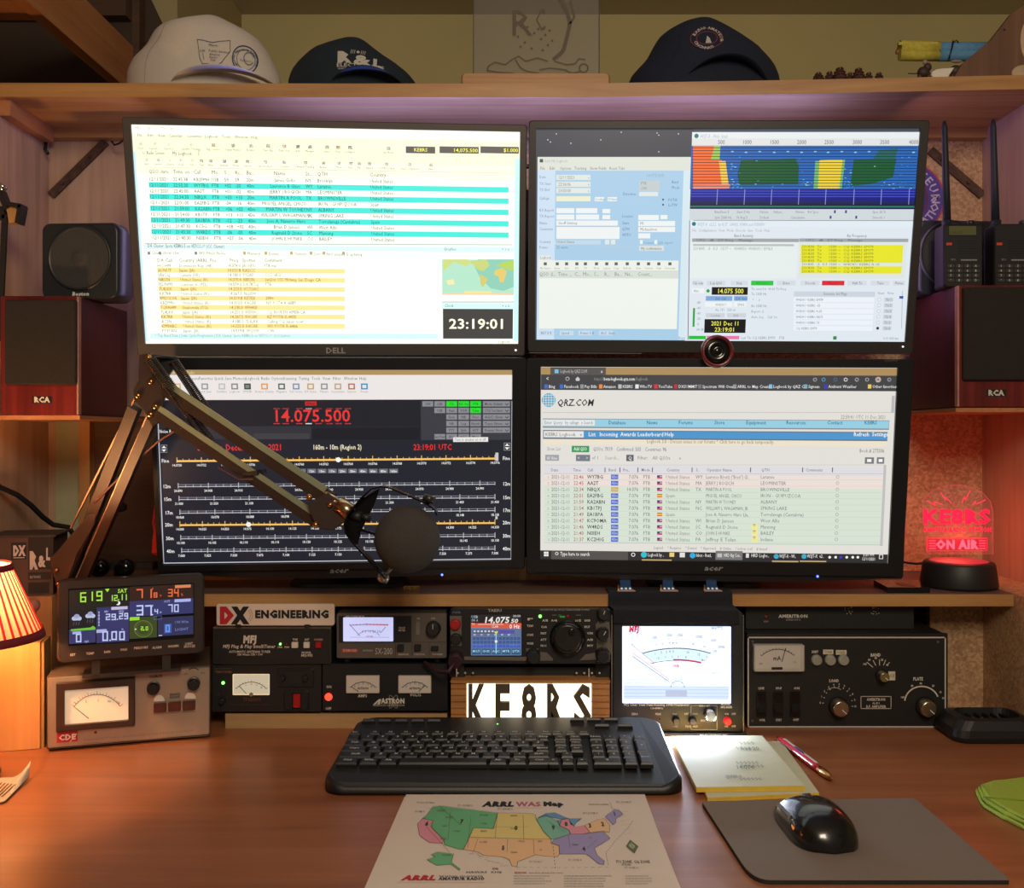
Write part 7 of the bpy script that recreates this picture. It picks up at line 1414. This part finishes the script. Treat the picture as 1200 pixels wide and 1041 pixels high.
for x, y, s_ in ((539, 966, '7'), (498, 968.5, '6'), (603, 973.5, '0'), (588, 997, '5'), (647, 973, '9'), (662, 969, '8'), (683, 998, '4'), (690, 971, '3'), (705, 969, '2'), (719, 957, '1')): Q.t(x, y, 4.4, s_, C(60, 50, 50), b=.04, l=7)
Q.t(566, 945.5, 5.2, 'ARRL', C(28, 26, 34), 602, b=.07, it=.2); Q.t(605, 945.5, 5, 'WAS', C(190, 90, 110), 634, b=.03); Q.t(637, 945, 4.6, 'Map', C(28, 26, 34), 661, b=.07); Q.ln([(602, 947.6), (636, 947.6)], C(200, 110, 120), .5)
Q.t(488, 942, 2, 'Worked All States', INK, 509); Q.t(690, 944, 2, 'www.arrl.org/was', INK, 713)
Q.pg(B([(680, 435), (710, 388), (770, 435), (740, 487)]), C(90, 100, 70), 3); Q.pg(B([(700, 432), (715, 408), (745, 432), (735, 460)]), C(170, 176, 120), 4); Q.ln(B([(708, 405), (742, 470)]), C(60, 66, 50), .6, 5)
Q.t(722, 1012, 3, 'ITU ZONE  CQ ZONE', C(60, 60, 60), 762, b=.02); Q.t(729, 1015, 2.4, 'BORDERS', C(60, 60, 60), 740)
for p in ([(648, 992), (651, 1020)], [(715, 941), (718, 950)], [(742, 962), (735, 972), (722, 985), (710, 1000), (713, 1015)]):
    for a, c_ in zip(p, p[1:]):
        n = 7
        for k in range(n): Q.ln([(a[0]+(c_[0]-a[0])*k/n, a[1]+(c_[1]-a[1])*k/n), (a[0]+(c_[0]-a[0])*(k+.55)/n, a[1]+(c_[1]-a[1])*(k+.55)/n)], C(70, 60, 60), .6)
for k in range(14): Q.ln([(605+k*8, 1017.5-abs(k-6)*.12), (609+k*8, 1017.5-abs(k-6)*.12)], INK, .5)
for k in range(22): x = 551+k*1.9+random.uniform(-2, 2); y = 999+k*.75+random.uniform(-1.5, 2); Q.ln([(x, y), (x+2.6, y+1)], C(140, 130, 130), .5)
for k in range(6): Q.ln([(722+k*2, 953+k*5), (736+k, 951+k*5)], C(170, 160, 165), .4)
Q.t(471, 1032, 5.2, 'ARRL', C(190, 40, 60), 510, b=.07, it=.25); Q.t(514, 1029, 2.2, 'THE NATIONAL ASSOCIATION FOR', C(60, 60, 70), 566, b=.02); Q.t(514, 1032, 3, 'AMATEUR RADIO', C(60, 60, 70), 568, b=.05); Q.ln([(466, 1034.5), (568, 1034.8)], C(200, 110, 120), .5)
Q.t(603, 1024.5, 2.2, 'REGIONS', C(190, 60, 70), 617, b=.03); Q.t(620, 1024.5, 2, 'show all the call areas of the country', INK, 660)
for x0, x1, n in ((602, 648, 4), (661, 718, 5), (733, 766, 4)):
    for k in range(n): Q.t(x0, 1028+k*3, 1.8, 'worked all states award rules and zone borders list', INK, x1-random.uniform(0, 12))
Q.t(546, 1024, 2.4, 'HAWAII  KH6', C(60, 60, 60), 588, b=.01); Q.t(577, 1020, 2.6, 'KH6', C(60, 60, 60), 584, b=.02)
o = Q.mb; o.v = [tuple(df.M @ Vector(v)) for v in o.v]; o.obj('map_print', PRINT, t, True)

# lime cloth
LIME = mat('lime_microfibre', C(158, 180, 62), .95, noise=.08, bump=.5, scale=500)
pts = curvepoly([(1142, 929), (1158, 927), (1215, 918), (1290, 915), (1300, 985), (1225, 986), (1200, 974), (1176, 962), (1150, 946)], [5, 3, 3, 8, 8, 4, 4, 4, 5])
f = Fr(flat(1200, 960)); t = thing('microfibre_cloth', 'folded lime-green cloth at the right edge of the desk', 'cloth', f)
def cl(b):
    for k, (z0, z1, s_, dx) in enumerate(((.0005, .0045, 1, 0), (.0048, .0085, .985, .002), (.0088, .012, .97, .004))):
        P = desk_poly(pts, DZ); c = sum(P, Vector())/len(P); L = []
        for z, q in ((z0, .985), (z0+(z1-z0)*.35, 1), (z0+(z1-z0)*.7, .998), (z1, .98)):
            L.append([(c.x+(p.x-c.x)*q*s_+dx, c.y+(p.y-c.y)*q*s_, DZ+z+.0012*math.sin(i*.55+k)*(z > z0)) for i, p in enumerate(P)])
        b.loops(L, 0, True)
part(t, 'folded_layer', LIME, cl, True)
part(t, 'hem', mat('lime_hem', C(130, 156, 50), .9), lambda b: b.tube([flat(1152, 934, DZ+.0138)+Vector((0, 0, 0)), flat(1170, 936, DZ+.0135), flat(1200, 938, DZ+.0135), flat(1240, 936, DZ+.0135)], .0008), True)

# charging cradle, dark
f = Fr(flat(1165, 873)); t = thing('charging_cradle', 'black charging cradle on the desk at the far right', 'charger', f)
def cradle(b):
    c = f.M.translation; x0, x1 = c.x-.052, c.x+.068; y0, y1 = c.y, c.y+.085
    O_ = [rrect(x0+k, x1-k, y0+k*.6, y1-k, .018, 5) for k in (.003, 0, .002, .010, .020, .022)]; Z_ = (.0015, .008, .018, .030, .033, .020)
    b.loops([[(p[0], p[1], DZ+z) for p in P] for P, z in zip(O_, Z_)], 0, False)
part(t, 'housing', BLK, cradle, True)
part(t, 'contact_rib', BLKG, lambda b: [b.box(f.M.translation.x-.024+k*.012, f.M.translation.x-.020+k*.012, f.M.translation.y+.03, f.M.translation.y+.062, DZ+.020, DZ+.026) for k in range(7)], True)
part(t, 'cable', BLK, lambda b: b.tube([(f.M.translation.x-.02, f.M.translation.y+.084, DZ+.006), (f.M.translation.x-.03, f.M.translation.y+.10, DZ+.012), (f.M.translation.x-.045, f.M.translation.y+.10, DZ+.008), (f.M.translation.x-.05, f.M.translation.y+.092, DZ+.003)], .002), True)
# ------------------------------------------------------------ red acrylic night light
f = Fr(((1123.5-CX)*1.49/F, 1.49, MS)); c = f.M.translation; t = thing('acrylic_light', 'red glowing acrylic sign on a round black base, right on the middle shelf', 'light', f)
part(t, 'base', BLKM, lambda b: b.lathe((0, 0, .0005), (0, 0, 1), [(0, .0545), (.004, .0555), (.034, .0515), (.037, .0495), (.0385, .044)], 44))
part(t, 'glow_ring', emitm('dim_red_glow', C(150, 40, 60), .5), lambda b: b.lathe((0, 0, .0388), (0, 0, 1), [(0, .043), (.0006, .041)], 36))
g = bpy.data.materials.new('clear_acrylic'); nt, bs = nodes(g); bs.inputs['Base Color'].default_value = (.9, .35, .35, 1); bs.inputs['Alpha'].default_value = .12; bs.inputs['Roughness'].default_value = .1
def ap(x, y): return f.h(x, y)
out = [ap(1085, 650), ap(1081, 607), ap(1080, 588), ap(1083, 583), ap(1091, 576), ap(1101, 571), ap(1113, 568.5), ap(1126, 568.5), ap(1140, 572), ap(1152, 579), ap(1160, 588), ap(1163, 600), ap(1163, 650)]
def pln(b):
    b.prism(out[::-1], -.002, .002)
part(t, 'acrylic_panel', g, pln)
RGL = emitm('bright_red_edge_light', C(255, 24, 50), 1.6)
P = Panel(f, -.0022); RC = C(255, 20, 60)
P.mb.line(out, .0006, P.Y(1), C(190, 50, 60))
for p in ([(1086, 587), (1096, 593), (1094, 588), (1105, 592)], [(1102, 577), (1108, 586), (1108, 583), (1115, 590)], [(1127, 590), (1130, 582), (1131, 586), (1137, 575)], [(1139, 593), (1143, 587), (1144, 591), (1155, 586)]): P.ln(p, C(230, 50, 70), 1.1)
P.t(1081, 613.5, 15.5, 'KE8RS', RC, 1161, b=.05); P.t(1082, 623.5, 5, 'AMATEUR RADIO  STATION', RC, 1162, b=.05)
P.o(1086, 630.5, 1157, 646, RC, .8, 2); P.r(1088, 632, 1155, 644.5, C(190, 12, 36), 1)
P.t(1097, 643, 9.5, 'ON AIR', C(255, 90, 110), 1146, b=.06, l=3)
for x in (1088.5, 1147):
    for k in range(4): P.r(x, 633+k*3, x+8, 634.6+k*3, C(255, 60, 80), 3)
P.done('engraved_light', t, printed('engraving_glow', 1.5))
light('night_light_glow', 'POINT', (c.x, 1.475, MS+.075), .15, (1, .12, .07), .03)
light('night_light_glow_back', 'POINT', (c.x+.01, 1.54, MS+.085), .21, (1, .12, .07), .03)
part(t, 'cable', BLK, lambda b: b.tube([WP(1083, 660, 1.52), WP(1074, 661, 1.53), WP(1064, 660, 1.54), WP(1050, 657, 1.55), WP(1030, 655, 1.56)], .0018), True)
# flat black phone-like box left of it
f = Fr(flat(1056, 686, MS)); ff = f; t = thing('flat_case', 'small flat black case lying on the middle shelf left of the red sign', 'case', Fr((f.M.translation.x, 1.44, MS)))
part(t, 'shell', BLKG, lambda b: b.loops([[(x, y, z) for x, y in [((1024-CX)*1.50/F, 1.50), ((1076-CX)*1.50/F, 1.50), ((1090-CX)*1.428/F, 1.428), ((1040-CX)*1.428/F, 1.428)]] for z in (MS+.0003, MS+.008)]), True)
part(t, 'top_label', mat('dark_red_brown_label', C(84, 44, 50), .3, noise=.2), lambda b: b.box((1052-CX)*1.46/F, (1066-CX)*1.46/F, 1.44, 1.47, MS+.008, MS+.0084), True)
f = Fr(((482-CX)*1.44/F, 1.44, MS)); t = thing('brass_tag', 'small brass tag standing on the shelf below the microphone', 'tag', f)
part(t, 'plate', BRS, lambda b: b.rbox(-.012, .012, 0, .002, 0, .0085, .002, .0005)); P = Panel(f); P.t(474, 692, 4, 'C 2 8', C(90, 70, 50), 491, b=.03); P.done('stamped_print', t)
# ------------------------------------------------------------ left corner: lamp, wooden blocks, black box
f = Fr((-.645, 1.318, DZ), 16); t = thing('wooden_block', 'large pale wooden block standing behind the red lamp', 'block', f)
HB = CZ-.2785-DZ
part(t, 'block', wood('honey_pine', C(206, 146, 84), C(228, 172, 108), C(216, 158, 94), 'z', .8, .5), lambda b: b.rbox(-.145, 0, 0, .050, 0, HB, .001, .001))
part(t, 'side_cap', PINEZ, lambda b: b.box(.0002, .004, .003, .050, 0, HB-.001))
HB2 = CZ-.2320
f = Fr(((30-CX)*1.41/F, 1.41, DZ)); t = thing('wooden_block', 'taller wooden block farther back, under the box with stickers', 'block', f)
part(t, 'block', wood('orange_pine_block', C(168, 112, 64), C(198, 146, 92), None, 'z', 1, .55), lambda b: b.box(-.085, (74-30)*1.41/F-.016, 0, .10, 0, HB2-DZ))
f = Fr((-.667, 1.337, DZ+HB)); t = thing('wooden_peg', 'wooden peg with a round ball head standing on the pale block', 'peg', f)
part(t, 'stem', mat('brown_stem_paint', C(112, 74, 54), .5), lambda b: b.lathe((0, 0, 0), (0, 0, 1), [(0, .0085), (.003, .0085), (.02, .0068), (.04, .006)], 18)); part(t, 'ball', mat('dusty_pink_ball', C(150, 104, 88), .6, noise=.05), lambda b: b.ell((0, 0, .046), .0118, .0118, .0105, 24, 14))
f = Fr((WP(36, 697, 1.41).x, 1.418, HB2), 12); t = thing('sticker_box', 'dark box with black and white stickers left of the weather station', 'box', f)
X0, X1 = f.h(-14, 680)[0], f.h(62.5, 680)[0]; ZT = f.h(30, 630)[1]
part(t, 'box', mat('dark_brown_card', C(82, 60, 50), .6, noise=.1), lambda b: b.rbox(X0, X1, 0, .085, 0.0002, ZT, .001, .0006))
part(t, 'lid', mat('dusty_black_lid', C(60, 52, 48), .6, noise=.15), lambda b: b.rbox(X0-.002, X1+.004, -.002, .087, ZT, ZT+.003, .001, .0006))
P = Panel(f); W_ = C(206, 198, 190)
P.r(13, 636, 31, 656, C(26, 24, 24), 1); P.t(15.5, 651, 10.5, 'DX', W_, 29.5, b=.07, l=2); P.r(15.5, 653.5, 29, 654.4, W_, 2)
P.r(33, 629, 62, 668, C(26, 24, 24), 1); P.t(34.5, 666.5, 19, 'R', W_, 44, b=.05, l=2); P.t(45, 664, 12, '&', W_, 53, b=.05, l=2); P.t(54, 656, 13, 'L', W_, 59, b=.05, l=2); P.r(33, 671, 60, 680, C(30, 28, 28), 1); P.t(35, 678, 3, 'ELECTRONICS', W_, 48, l=2); P.r(33, 683, 58, 696, C(26, 24, 24), 1); P.done('stickers', t)
# lamp
LX_, LY_ = -.680, 1.20
f = Fr((LX_, LY_, DZ)); t = thing('table_lamp', 'red pleated table lamp glowing at the left edge', 'lamp', f)
part(t, 'base', mat('dark_bronze', C(88, 52, 36), .35, .5, noise=.1), lambda b: b.lathe((0, 0, .0003), (0, 0, 1), [(0, .039), (.006, .040), (.012, .036), (.018, .022), (.03, .014), (.06, .018), (.085, .026), (.11, .018), (.125, .010), (.14, .008)], 32))
zs0, zs1 = CZ+(CY-748)*1.2/F-DZ, CZ+(CY-664)*1.2/F-DZ
ns = 96
def shade(b):
    L = []
    for k in range(9):
        q = k/8; z = zs0+(zs1-zs0)*q; r_ = .087+(.050-.087)*q; L.append([(r_*(1+(-.012 if i % 2 else .012))*math.cos(2*PI*i/ns), r_*(1+(-.012 if i % 2 else .012))*math.sin(2*PI*i/ns), z) for i in range(ns)])
    b.loops(L, 0, False, False, False)
sm = bpy.data.materials.new('pleated_red_glow_fabric'); nt, bs = nodes(sm); N = nt.nodes.new
tc = N('ShaderNodeTexCoord'); sx = N('ShaderNodeSeparateXYZ'); nt.links.new(tc.outputs['Object'], sx.inputs[0])
at = N('ShaderNodeMath'); at.operation = 'ARCTAN2'; nt.links.new(sx.outputs[1], at.inputs[0]); nt.links.new(sx.outputs[0], at.inputs[1])
ml = N('ShaderNodeMath'); ml.operation = 'MULTIPLY'; ml.inputs[1].default_value = 48/(2*PI); nt.links.new(at.outputs[0], ml.inputs[0])
fr_ = N('ShaderNodeMath'); fr_.operation = 'FRACT'; nt.links.new(ml.outputs[0], fr_.inputs[0])
rp = N('ShaderNodeValToRGB'); e = rp.color_ramp.elements; e[0].position = .04; e[0].color = C(235, 190, 150); e[1].position = .96; e[1].color = C(170, 30, 44); x = e.new(.68); x.color = C(235, 190, 150); x = e.new(.78); x.color = C(170, 34, 46)  # cream stops paint the bulb's glow through the red pleats
nt.links.new(fr_.outputs[0], rp.inputs[0])
tr = N('ShaderNodeBsdfTranslucent'); df_ = N('ShaderNodeBsdfDiffuse'); mx = N('ShaderNodeMixShader'); mx.inputs[0].default_value = .22; nt.links.new(rp.outputs[0], tr.inputs[0]); nt.links.new(rp.outputs[0], df_.inputs[0])
nt.links.new(df_.outputs[0], mx.inputs[1]); nt.links.new(tr.outputs[0], mx.inputs[2]); nt.links.new(mx.outputs[0], nt.nodes['Material Output'].inputs[0])
part(t, 'lamp_shade', sm, shade)
CRM = mat('crimson_trim', C(120, 18, 32), .7, noise=.05)
def band(z0, z1, r0, r1):
    return lambda b: b.lathe((0, 0, z0), (0, 0, 1), [(0, r0*1.02), (0, r0*1.035), (z1-z0, r1*1.035), (z1-z0, r1*1.02)], 64, caps=False)
part(t, 'lower_trim', CRM, band(zs0-.003, zs0+.007, .087, .084)); part(t, 'upper_trim', CRM, band(zs1-.006, zs1+.002, .0525, .0505))
part(t, 'bulb', emitm('warm_bulb_glass', C(255, 200, 130), 12), lambda b: b.ell((0, 0, (zs0+zs1)/2-.005), .02, .02, .026, 16, 10))
part(t, 'socket', BRS, lambda b: b.cyl((0, 0, .135), (0, 0, (zs0+zs1)/2-.03), .012))
light('lamp_bulb_light', 'POINT', (LX_, LY_, DZ+(zs0+zs1)/2+.012), 11.0, (1, .53, .22), .022)
# brochure
f = Fr(flat(8, 943)); t = thing('paper_fan', 'small printed paper sheet with a curled corner under the red lamp', 'paper', f)
def fan(b):
    A_ = flat(-60, 912), flat(-40, 946); rows_ = []
    for k in range(12):
        s_ = k/11; p = flat(-6+s_*42, 913-s_*2, DZ); q = flat(-30+s_*40, 947-s_*6, DZ); lift = .0009+.022*max(0, s_-.45)**2*3
        if k == 11: q = p.lerp(q, .12)
        rows_.append([(p.x, p.y, DZ+lift), (p.lerp(q, .5).x, p.lerp(q, .5).y, DZ+lift*.7), (q.x, q.y, DZ+.0009+lift*.15)])
    b.loops(rows_, 0, True, False, False, closed=False); b.loops([[(x, y, z-.0007) for x, y, z in r_] for r_ in rows_], 0, True, False, False, closed=False)
part(t, 'sheet', mat('glossy_white_paper', C(214, 200, 180), .4, noise=.02), fan, True)
b = MB()
for k in range(6):
    p, q = flat(-2+k*4, 917+k*.5, DZ+.004+k*.001), flat(-18+k*4, 934, DZ+.003); b.beam(p, q, .0016, .0003, up=(0, 0, 1))
b.obj('printed_stripes', BLK, t, True)
# black cable on the wall left
t = bpy.data.objects.new
b = MB(); b.tube([WP(-14, 562, 1.46), WP(0, 571, 1.48), WP(20, 580, 1.50), WP(36, 592, 1.52), WP(50, 606, 1.54), WP(62, 615, 1.56), WP(80, 618, 1.57), WP(96, 640, 1.6), WP(100, 700, 1.62)], .0042)
o = b.obj('power_cable', BLK); solo(o, 'thick black cable drooping behind the sticker box', 'cable')
# dark knobs and red thing behind the arm
f = Fr(((135-CX)*1.56/F, 1.56, DZ)); t = thing('black_knob_bar', 'dark bar with two chrome-capped knobs behind the weather station', 'bar', f)
part(t, 'bar', BLKM, lambda b: (b.box(-.045, .06, 0, .02, CZ-DZ-.215, CZ-DZ-.203), b.box(-.004, .006, .004, .016, 0, CZ-DZ-.21)))
for x in (-.020, .020): part(t, 'knob', BLKG, lambda b: b.lathe((x, -.0, CZ-DZ-.2095), (0, -1, 0), [(0, .013), (.012, .015), (.02, .013), (.024, .006)], 20)); part(t, 'chrome_cap', CHR, lambda b: b.box(x-.004, x+.004, -.024, -.016, CZ-DZ-.200, CZ-DZ-.195))
b = MB(); b.loops([[((x-CX)*1.50/F, 1.50+.004*math.sin(k), CZ+(CY-y)*1.50/F) for k, (x, y) in enumerate(((184, 545), (183, 570), (180, 592), (178, 612), (181, 622), (180, 632), (178, 648), (183, 652), (190, 655)))], [((x-CX)*1.50/F, 1.50+.004*math.sin(k), CZ+(CY-y)*1.50/F) for k, (x, y) in enumerate(((200, 545), (200, 570), (200, 592), (200, 612), (200, 622), (200, 632), (200, 648), (200, 652), (200, 655)))]], closed=False)
b.v += [(v[0], v[1]+.004, v[2]) for v in b.v]; n_ = len(b.v)//2; b.f += [tuple(i+n_ for i in reversed(q)) for q in b.f]; b.c *= 2; b.m *= 2; b.sm *= 2
b.box((195-CX)*1.505/F, (205-CX)*1.505/F, 1.502, 1.506, MS, CZ+(CY-560)*1.505/F)
o = b.obj('red_ribbon', mat('bright_red_plastic', C(230, 50, 40), .4, noise=.1)); solo(o, 'bright red plastic strip peeking out behind the lower left monitor', 'strip')

# ------------------------------------------------------------ microphone boom arm
ARMB = mat('warm_black_arm_paint', C(60, 43, 35), .48, .1, noise=.08)
ARMC = mat('arm_screen_light_tint', C(150, 158, 130), .45, .2, noise=.05)
f = Fr((-.645, 1.475, DZ)); t = thing('microphone_boom', 'brown-black spring boom arm reaching across the lower left monitor', 'microphone stand', f)
def wp(px, py, Y): return WP(px, py, Y)
Ya, Yb, Yc = 1.43, 1.335, 1.245
part(t, 'base_post', ARMB, lambda b: (b.cyl((-.645, 1.475, DZ+.0003), (-.645, 1.475, DZ+.012), .021), b.cyl((-.645, 1.475, DZ+.01), wp(84, 684, 1.455), .009)), True)
def bar(b, x0, y0, Y0, x1, y1, Y1, w_, th=.012): b.beam(wp(x0, y0, Y0), wp(x1, y1, Y1), w_, th)
part(t, 'lower_rail', ARMB, lambda b: (bar(b, 76, 688, 1.44, 158, 478, Yb, .0155), bar(b, 88, 700, 1.43, 178, 492, Yb, .0135)), True)
part(t, 'lower_rail_edge', mat('pale_rail_edge', C(206, 160, 124), .35, .4, noise=.1), lambda b: (bar(b, 83, 619, 1.405, 162, 460, Yb-.009, .0022, .003), bar(b, 84, 690, 1.425, 176, 480, Yb-.009, .0016, .003)), True)  # thin paler strips along the lower rails
part(t, 'lower_shroud', ARMB, lambda b: b.prism([(p.x, p.z) for p in (wp(x, y, 1.40) for x, y in ((64, 652), (110, 600), (118, 598), (116, 612), (96, 650), (80, 690), (70, 686), (63, 664)))], 1.388, 1.400, .003), True)
def bolt(b, px, py, Y, r=.0036):
    p = wp(px, py, Y); b.lathe(p, (0, -1, 0), [(0, r), (.002, r), (.004, r*.6), (.0045, r*.2)], 12)
for q in ((67, 668, 1.388), (68, 684, 1.388), (109, 595, 1.395)): part(t, 'bolt', BRS, lambda b: bolt(b, *q), True)
part(t, 'clamp_knob', BLK, lambda b: b.lathe(wp(140, 595, 1.41), (0, -1, 0), [(-.012, .007), (.0, .007), (.002, .005)], 14, flute=.1), True)
def plate(b, pts, Y, th): b.prism([(p.x, p.z) for p in (wp(x, y, Y) for x, y in pts)], Y, Y+th, .001)
part(t, 'elbow_plate', ARMB, lambda b: plate(b, [(163, 416), (176, 414), (187, 437), (192, 470), (188, 494), (178, 500), (168, 480), (157, 470), (156, 458), (162, 446)], Yb-.012, .006), True)
part(t, 'elbow_back_plate', BLKM, lambda b: plate(b, [(170, 417), (205, 419), (206, 428), (196, 442), (192, 470), (188, 494), (178, 500), (168, 480)], Yb+.010, .005), True)
for x, y in ((174, 419.5), (177, 447.5), (162, 464), (182.5, 476.5), (176.5, 486)): part(t, 'bolt', BRS, lambda b: bolt(b, x, y, Yb-.012, .0046), True)
part(t, 'cross_pin', BLKM, lambda b: (b.cyl(wp(172, 417.5, Yb-.01), wp(206, 419.5, Yb+.012), .0028), b.cyl(wp(174, 419, Yb-.012), wp(174, 419, Yb+.014), .003)), True)
# forearm: two channels
def channel(x0, y0, x1, y1, w_):
    part(t, 'forearm_rail', ARMB, lambda b: bar(b, x0, y0, Yb-.001, x1, y1, Yc, w_, .014), True)
    p0, p1 = wp(x0, y0, Yb-.001), wp(x1, y1, Yc); d = (p1-p0).normalized(); u = Vector((0, 1, 0)); u = (u-d*u.dot(d)).normalized(); a = d.cross(u); a = a if a.z > 0 else -a
    part(t, 'rail_edge', ARMC, lambda b: b.beam(p0+a*w_*.42-u*.0062+d*.006, p1+a*w_*.42-u*.0062-d*.010, w_*.42, .0032), True)  # pale green strip paints the screen light on the rail's upper face
channel(186, 450, 388, 586, .0185); channel(180, 480, 374, 612, .0165)
def spring(b, x0, y0, Y0, x1, y1, Y1, r, turns):
    p0, p1 = wp(x0, y0, Y0), wp(x1, y1, Y1); d = (p1-p0); a = d.normalized().orthogonal().normalized(); c = d.normalized().cross(a); n = turns*8
    b.tube([p0+d*(i/n)+(a*math.cos(2*PI*i/8)+c*math.sin(2*PI*i/8))*r for i in range(n+1)], .0009, 5)
SPR = mat('dark_spring_steel', C(96, 84, 78), .3, .8, noise=.1)
part(t, 'spring', SPR, lambda b: spring(b, 172, 421, Yb-.016, 243, 519, Yb-.022, .0040, 52), True)
part(t, 'spring', SPR, lambda b: spring(b, 179, 420, Yb-.010, 250, 517, Yb-.020, .0036, 52), True)
part(t, 'spring', SPR, lambda b: spring(b, 206, 422, Yb+.006, 247, 484, Yb-.004, .0034, 34), True)
part(t, 'spring', SPR, lambda b: spring(b, 201, 424, Yb+.008, 238, 480, Yb-.002, .0034, 34), True)
part(t, 'spring_hook', BRS, lambda b: (b.cyl(wp(240, 528, Yb-.022), wp(252, 528, Yb-.024), .0042), b.cyl(wp(240, 528, Yb-.022), wp(246, 518, Yb-.020), .0016), b.cyl(wp(232, 478, Yb-.012), wp(226, 492, Yb-.012), .003)), True)
part(t, 'retaining_clip', BLKM, lambda b: (b.beam(wp(290, 556, 1.283), wp(307, 553, 1.275), .006, .020), b.beam(wp(306, 552, 1.278), wp(310, 556, 1.278), .004, .006)), True)
part(t, 'mic_cable', mat('reddish_cable', C(110, 66, 60), .5), lambda b: (b.tube([wp(110, 590, 1.38), wp(128, 572, 1.37), wp(160, 540, 1.36), wp(185, 518, 1.345), wp(208, 503, 1.32), wp(213, 502, 1.31)], .0016), b.tube([wp(108, 592, 1.39), wp(118, 578, 1.40), wp(132, 566, 1.40)], .0014), b.tube([wp(256, 548, 1.29), wp(280, 562, 1.27), wp(296, 562, 1.26)], .0012)), True)
part(t, 'end_plate', ARMB, lambda b: plate(b, [(360, 590), (384, 578), (400, 590), (408, 600), (404, 612), (390, 622), (374, 620), (366, 608)], Yc-.014, .005), True)
for x, y, r in ((362.5, 583, .0042), (387, 592, .0038), (394, 597, .0030), (370, 615, .0042)): part(t, 'bolt', BRS, lambda b: bolt(b, x, y, Yc-.014, r), True)
part(t, 'swivel_tube', mat('warm_steel', C(205, 170, 136), .22, 1, noise=.05), lambda b: (b.cyl(wp(381, 580, Yc-.004), wp(399, 593, Yc-.010), .0065), b.cyl(wp(397, 591, Yc-.010), wp(414, 604, Yc-.014), .0105)), True)
# shock mount and microphone
Ym = 1.215
f = Fr(wp(477, 672, Ym)); t = thing('microphone', 'black microphone with a round foam windscreen in a bent metal yoke', 'microphone', f)
YK = mat('gloss_black_yoke', C(30, 28, 28), .2, .6, noise=.05)
def yoke(b):
    pts = [(452, 678, 0), (430, 654, 0), (412, 634, 0), (405.5, 624, 0), (404, 615, 0), (408, 604, 0), (424, 584, 0), (436, 574, 0), (446, 571.5, 0), (456, 573, 0), (480, 583, 0), (500, 592, 0), (509, 599, 0), (511, 605, 0)]
    L = []
    for k, (x, y, _) in enumerate(pts):
        p = wp(x, y, Ym-.010); a = pts[max(0, k-1)]; c = pts[min(len(pts)-1, k+1)]; d = Vector((c[0]-a[0], 0, -(c[1]-a[1]))).normalized(); n_ = Vector((-d.z, 0, d.x)); n_ = -n_
        dp = .028 if 3 < k < 9 else .022
        L.append([p, p+n_*-.0018, p+n_*-.0018+Vector((0, dp, 0)), p+Vector((0, dp, 0))])
    b.loops(L, 0, False)
part(t, 'yoke', YK, yoke, True)
part(t, 'inner_plate', YK, lambda b: (b.prism([(p.x, p.z) for p in (wp(x, y, Ym+.012) for x, y in ((404, 616), (424, 585), (446, 572), (440, 590), (432, 606), (424, 622), (420, 640), (412, 634)))], Ym+.006, Ym+.009, .0008), b.beam(wp(420, 620, Ym), wp(446, 628, Ym+.004), .003, .006)), True)
part(t, 'mount_ring', BLKM, lambda b: b.lathe(wp(474, 630, Ym+.050), (0, -1, 0), [(0, .036), (.008, .036), (.008, .033), (0, .033)], 36, caps=False), True)
part(t, 'body', BLKM, lambda b: b.cyl(wp(474, 630, Ym+.085), wp(477, 632, Ym+.010), .024, n=28), True)
part(t, 'knob', mat('dark_knurled_knob', C(60, 58, 56), .35, .5), lambda b: (b.lathe(wp(500, 592, Ym), (.35, 0, .95), [(.0, .003), (.004, .003), (.004, .0078), (.012, .0078), (.0125, .006)], 22, flute=.08)), True)
part(t, 'thumb_nut', SIL, lambda b: (b.lathe(wp(452, 672, Ym), (-.45, 0, -.9), [(0, .0045), (.004, .0075), (.011, .0072), (.012, .004)], 16, flute=.1), b.cyl(wp(461, 664, Ym), wp(452, 674, Ym), .002)), True)
part(t, 'swivel_joint', BLKM, lambda b: (b.cyl(wp(424, 604, Ym+.002), wp(434, 609, Ym+.002), .004), b.cyl(wp(412, 604, Ym+.006), wp(424, 606, Ym+.004), .006)), True)
FOAM = mat('charcoal_foam', C(66, 62, 59), .98, noise=.25, bump=.8, scale=900)
part(t, 'foam_windscreen', FOAM, lambda b: b.ell(wp(477.5, 632, Ym-.002), .0405, .038, .0415, 48, 28), True)
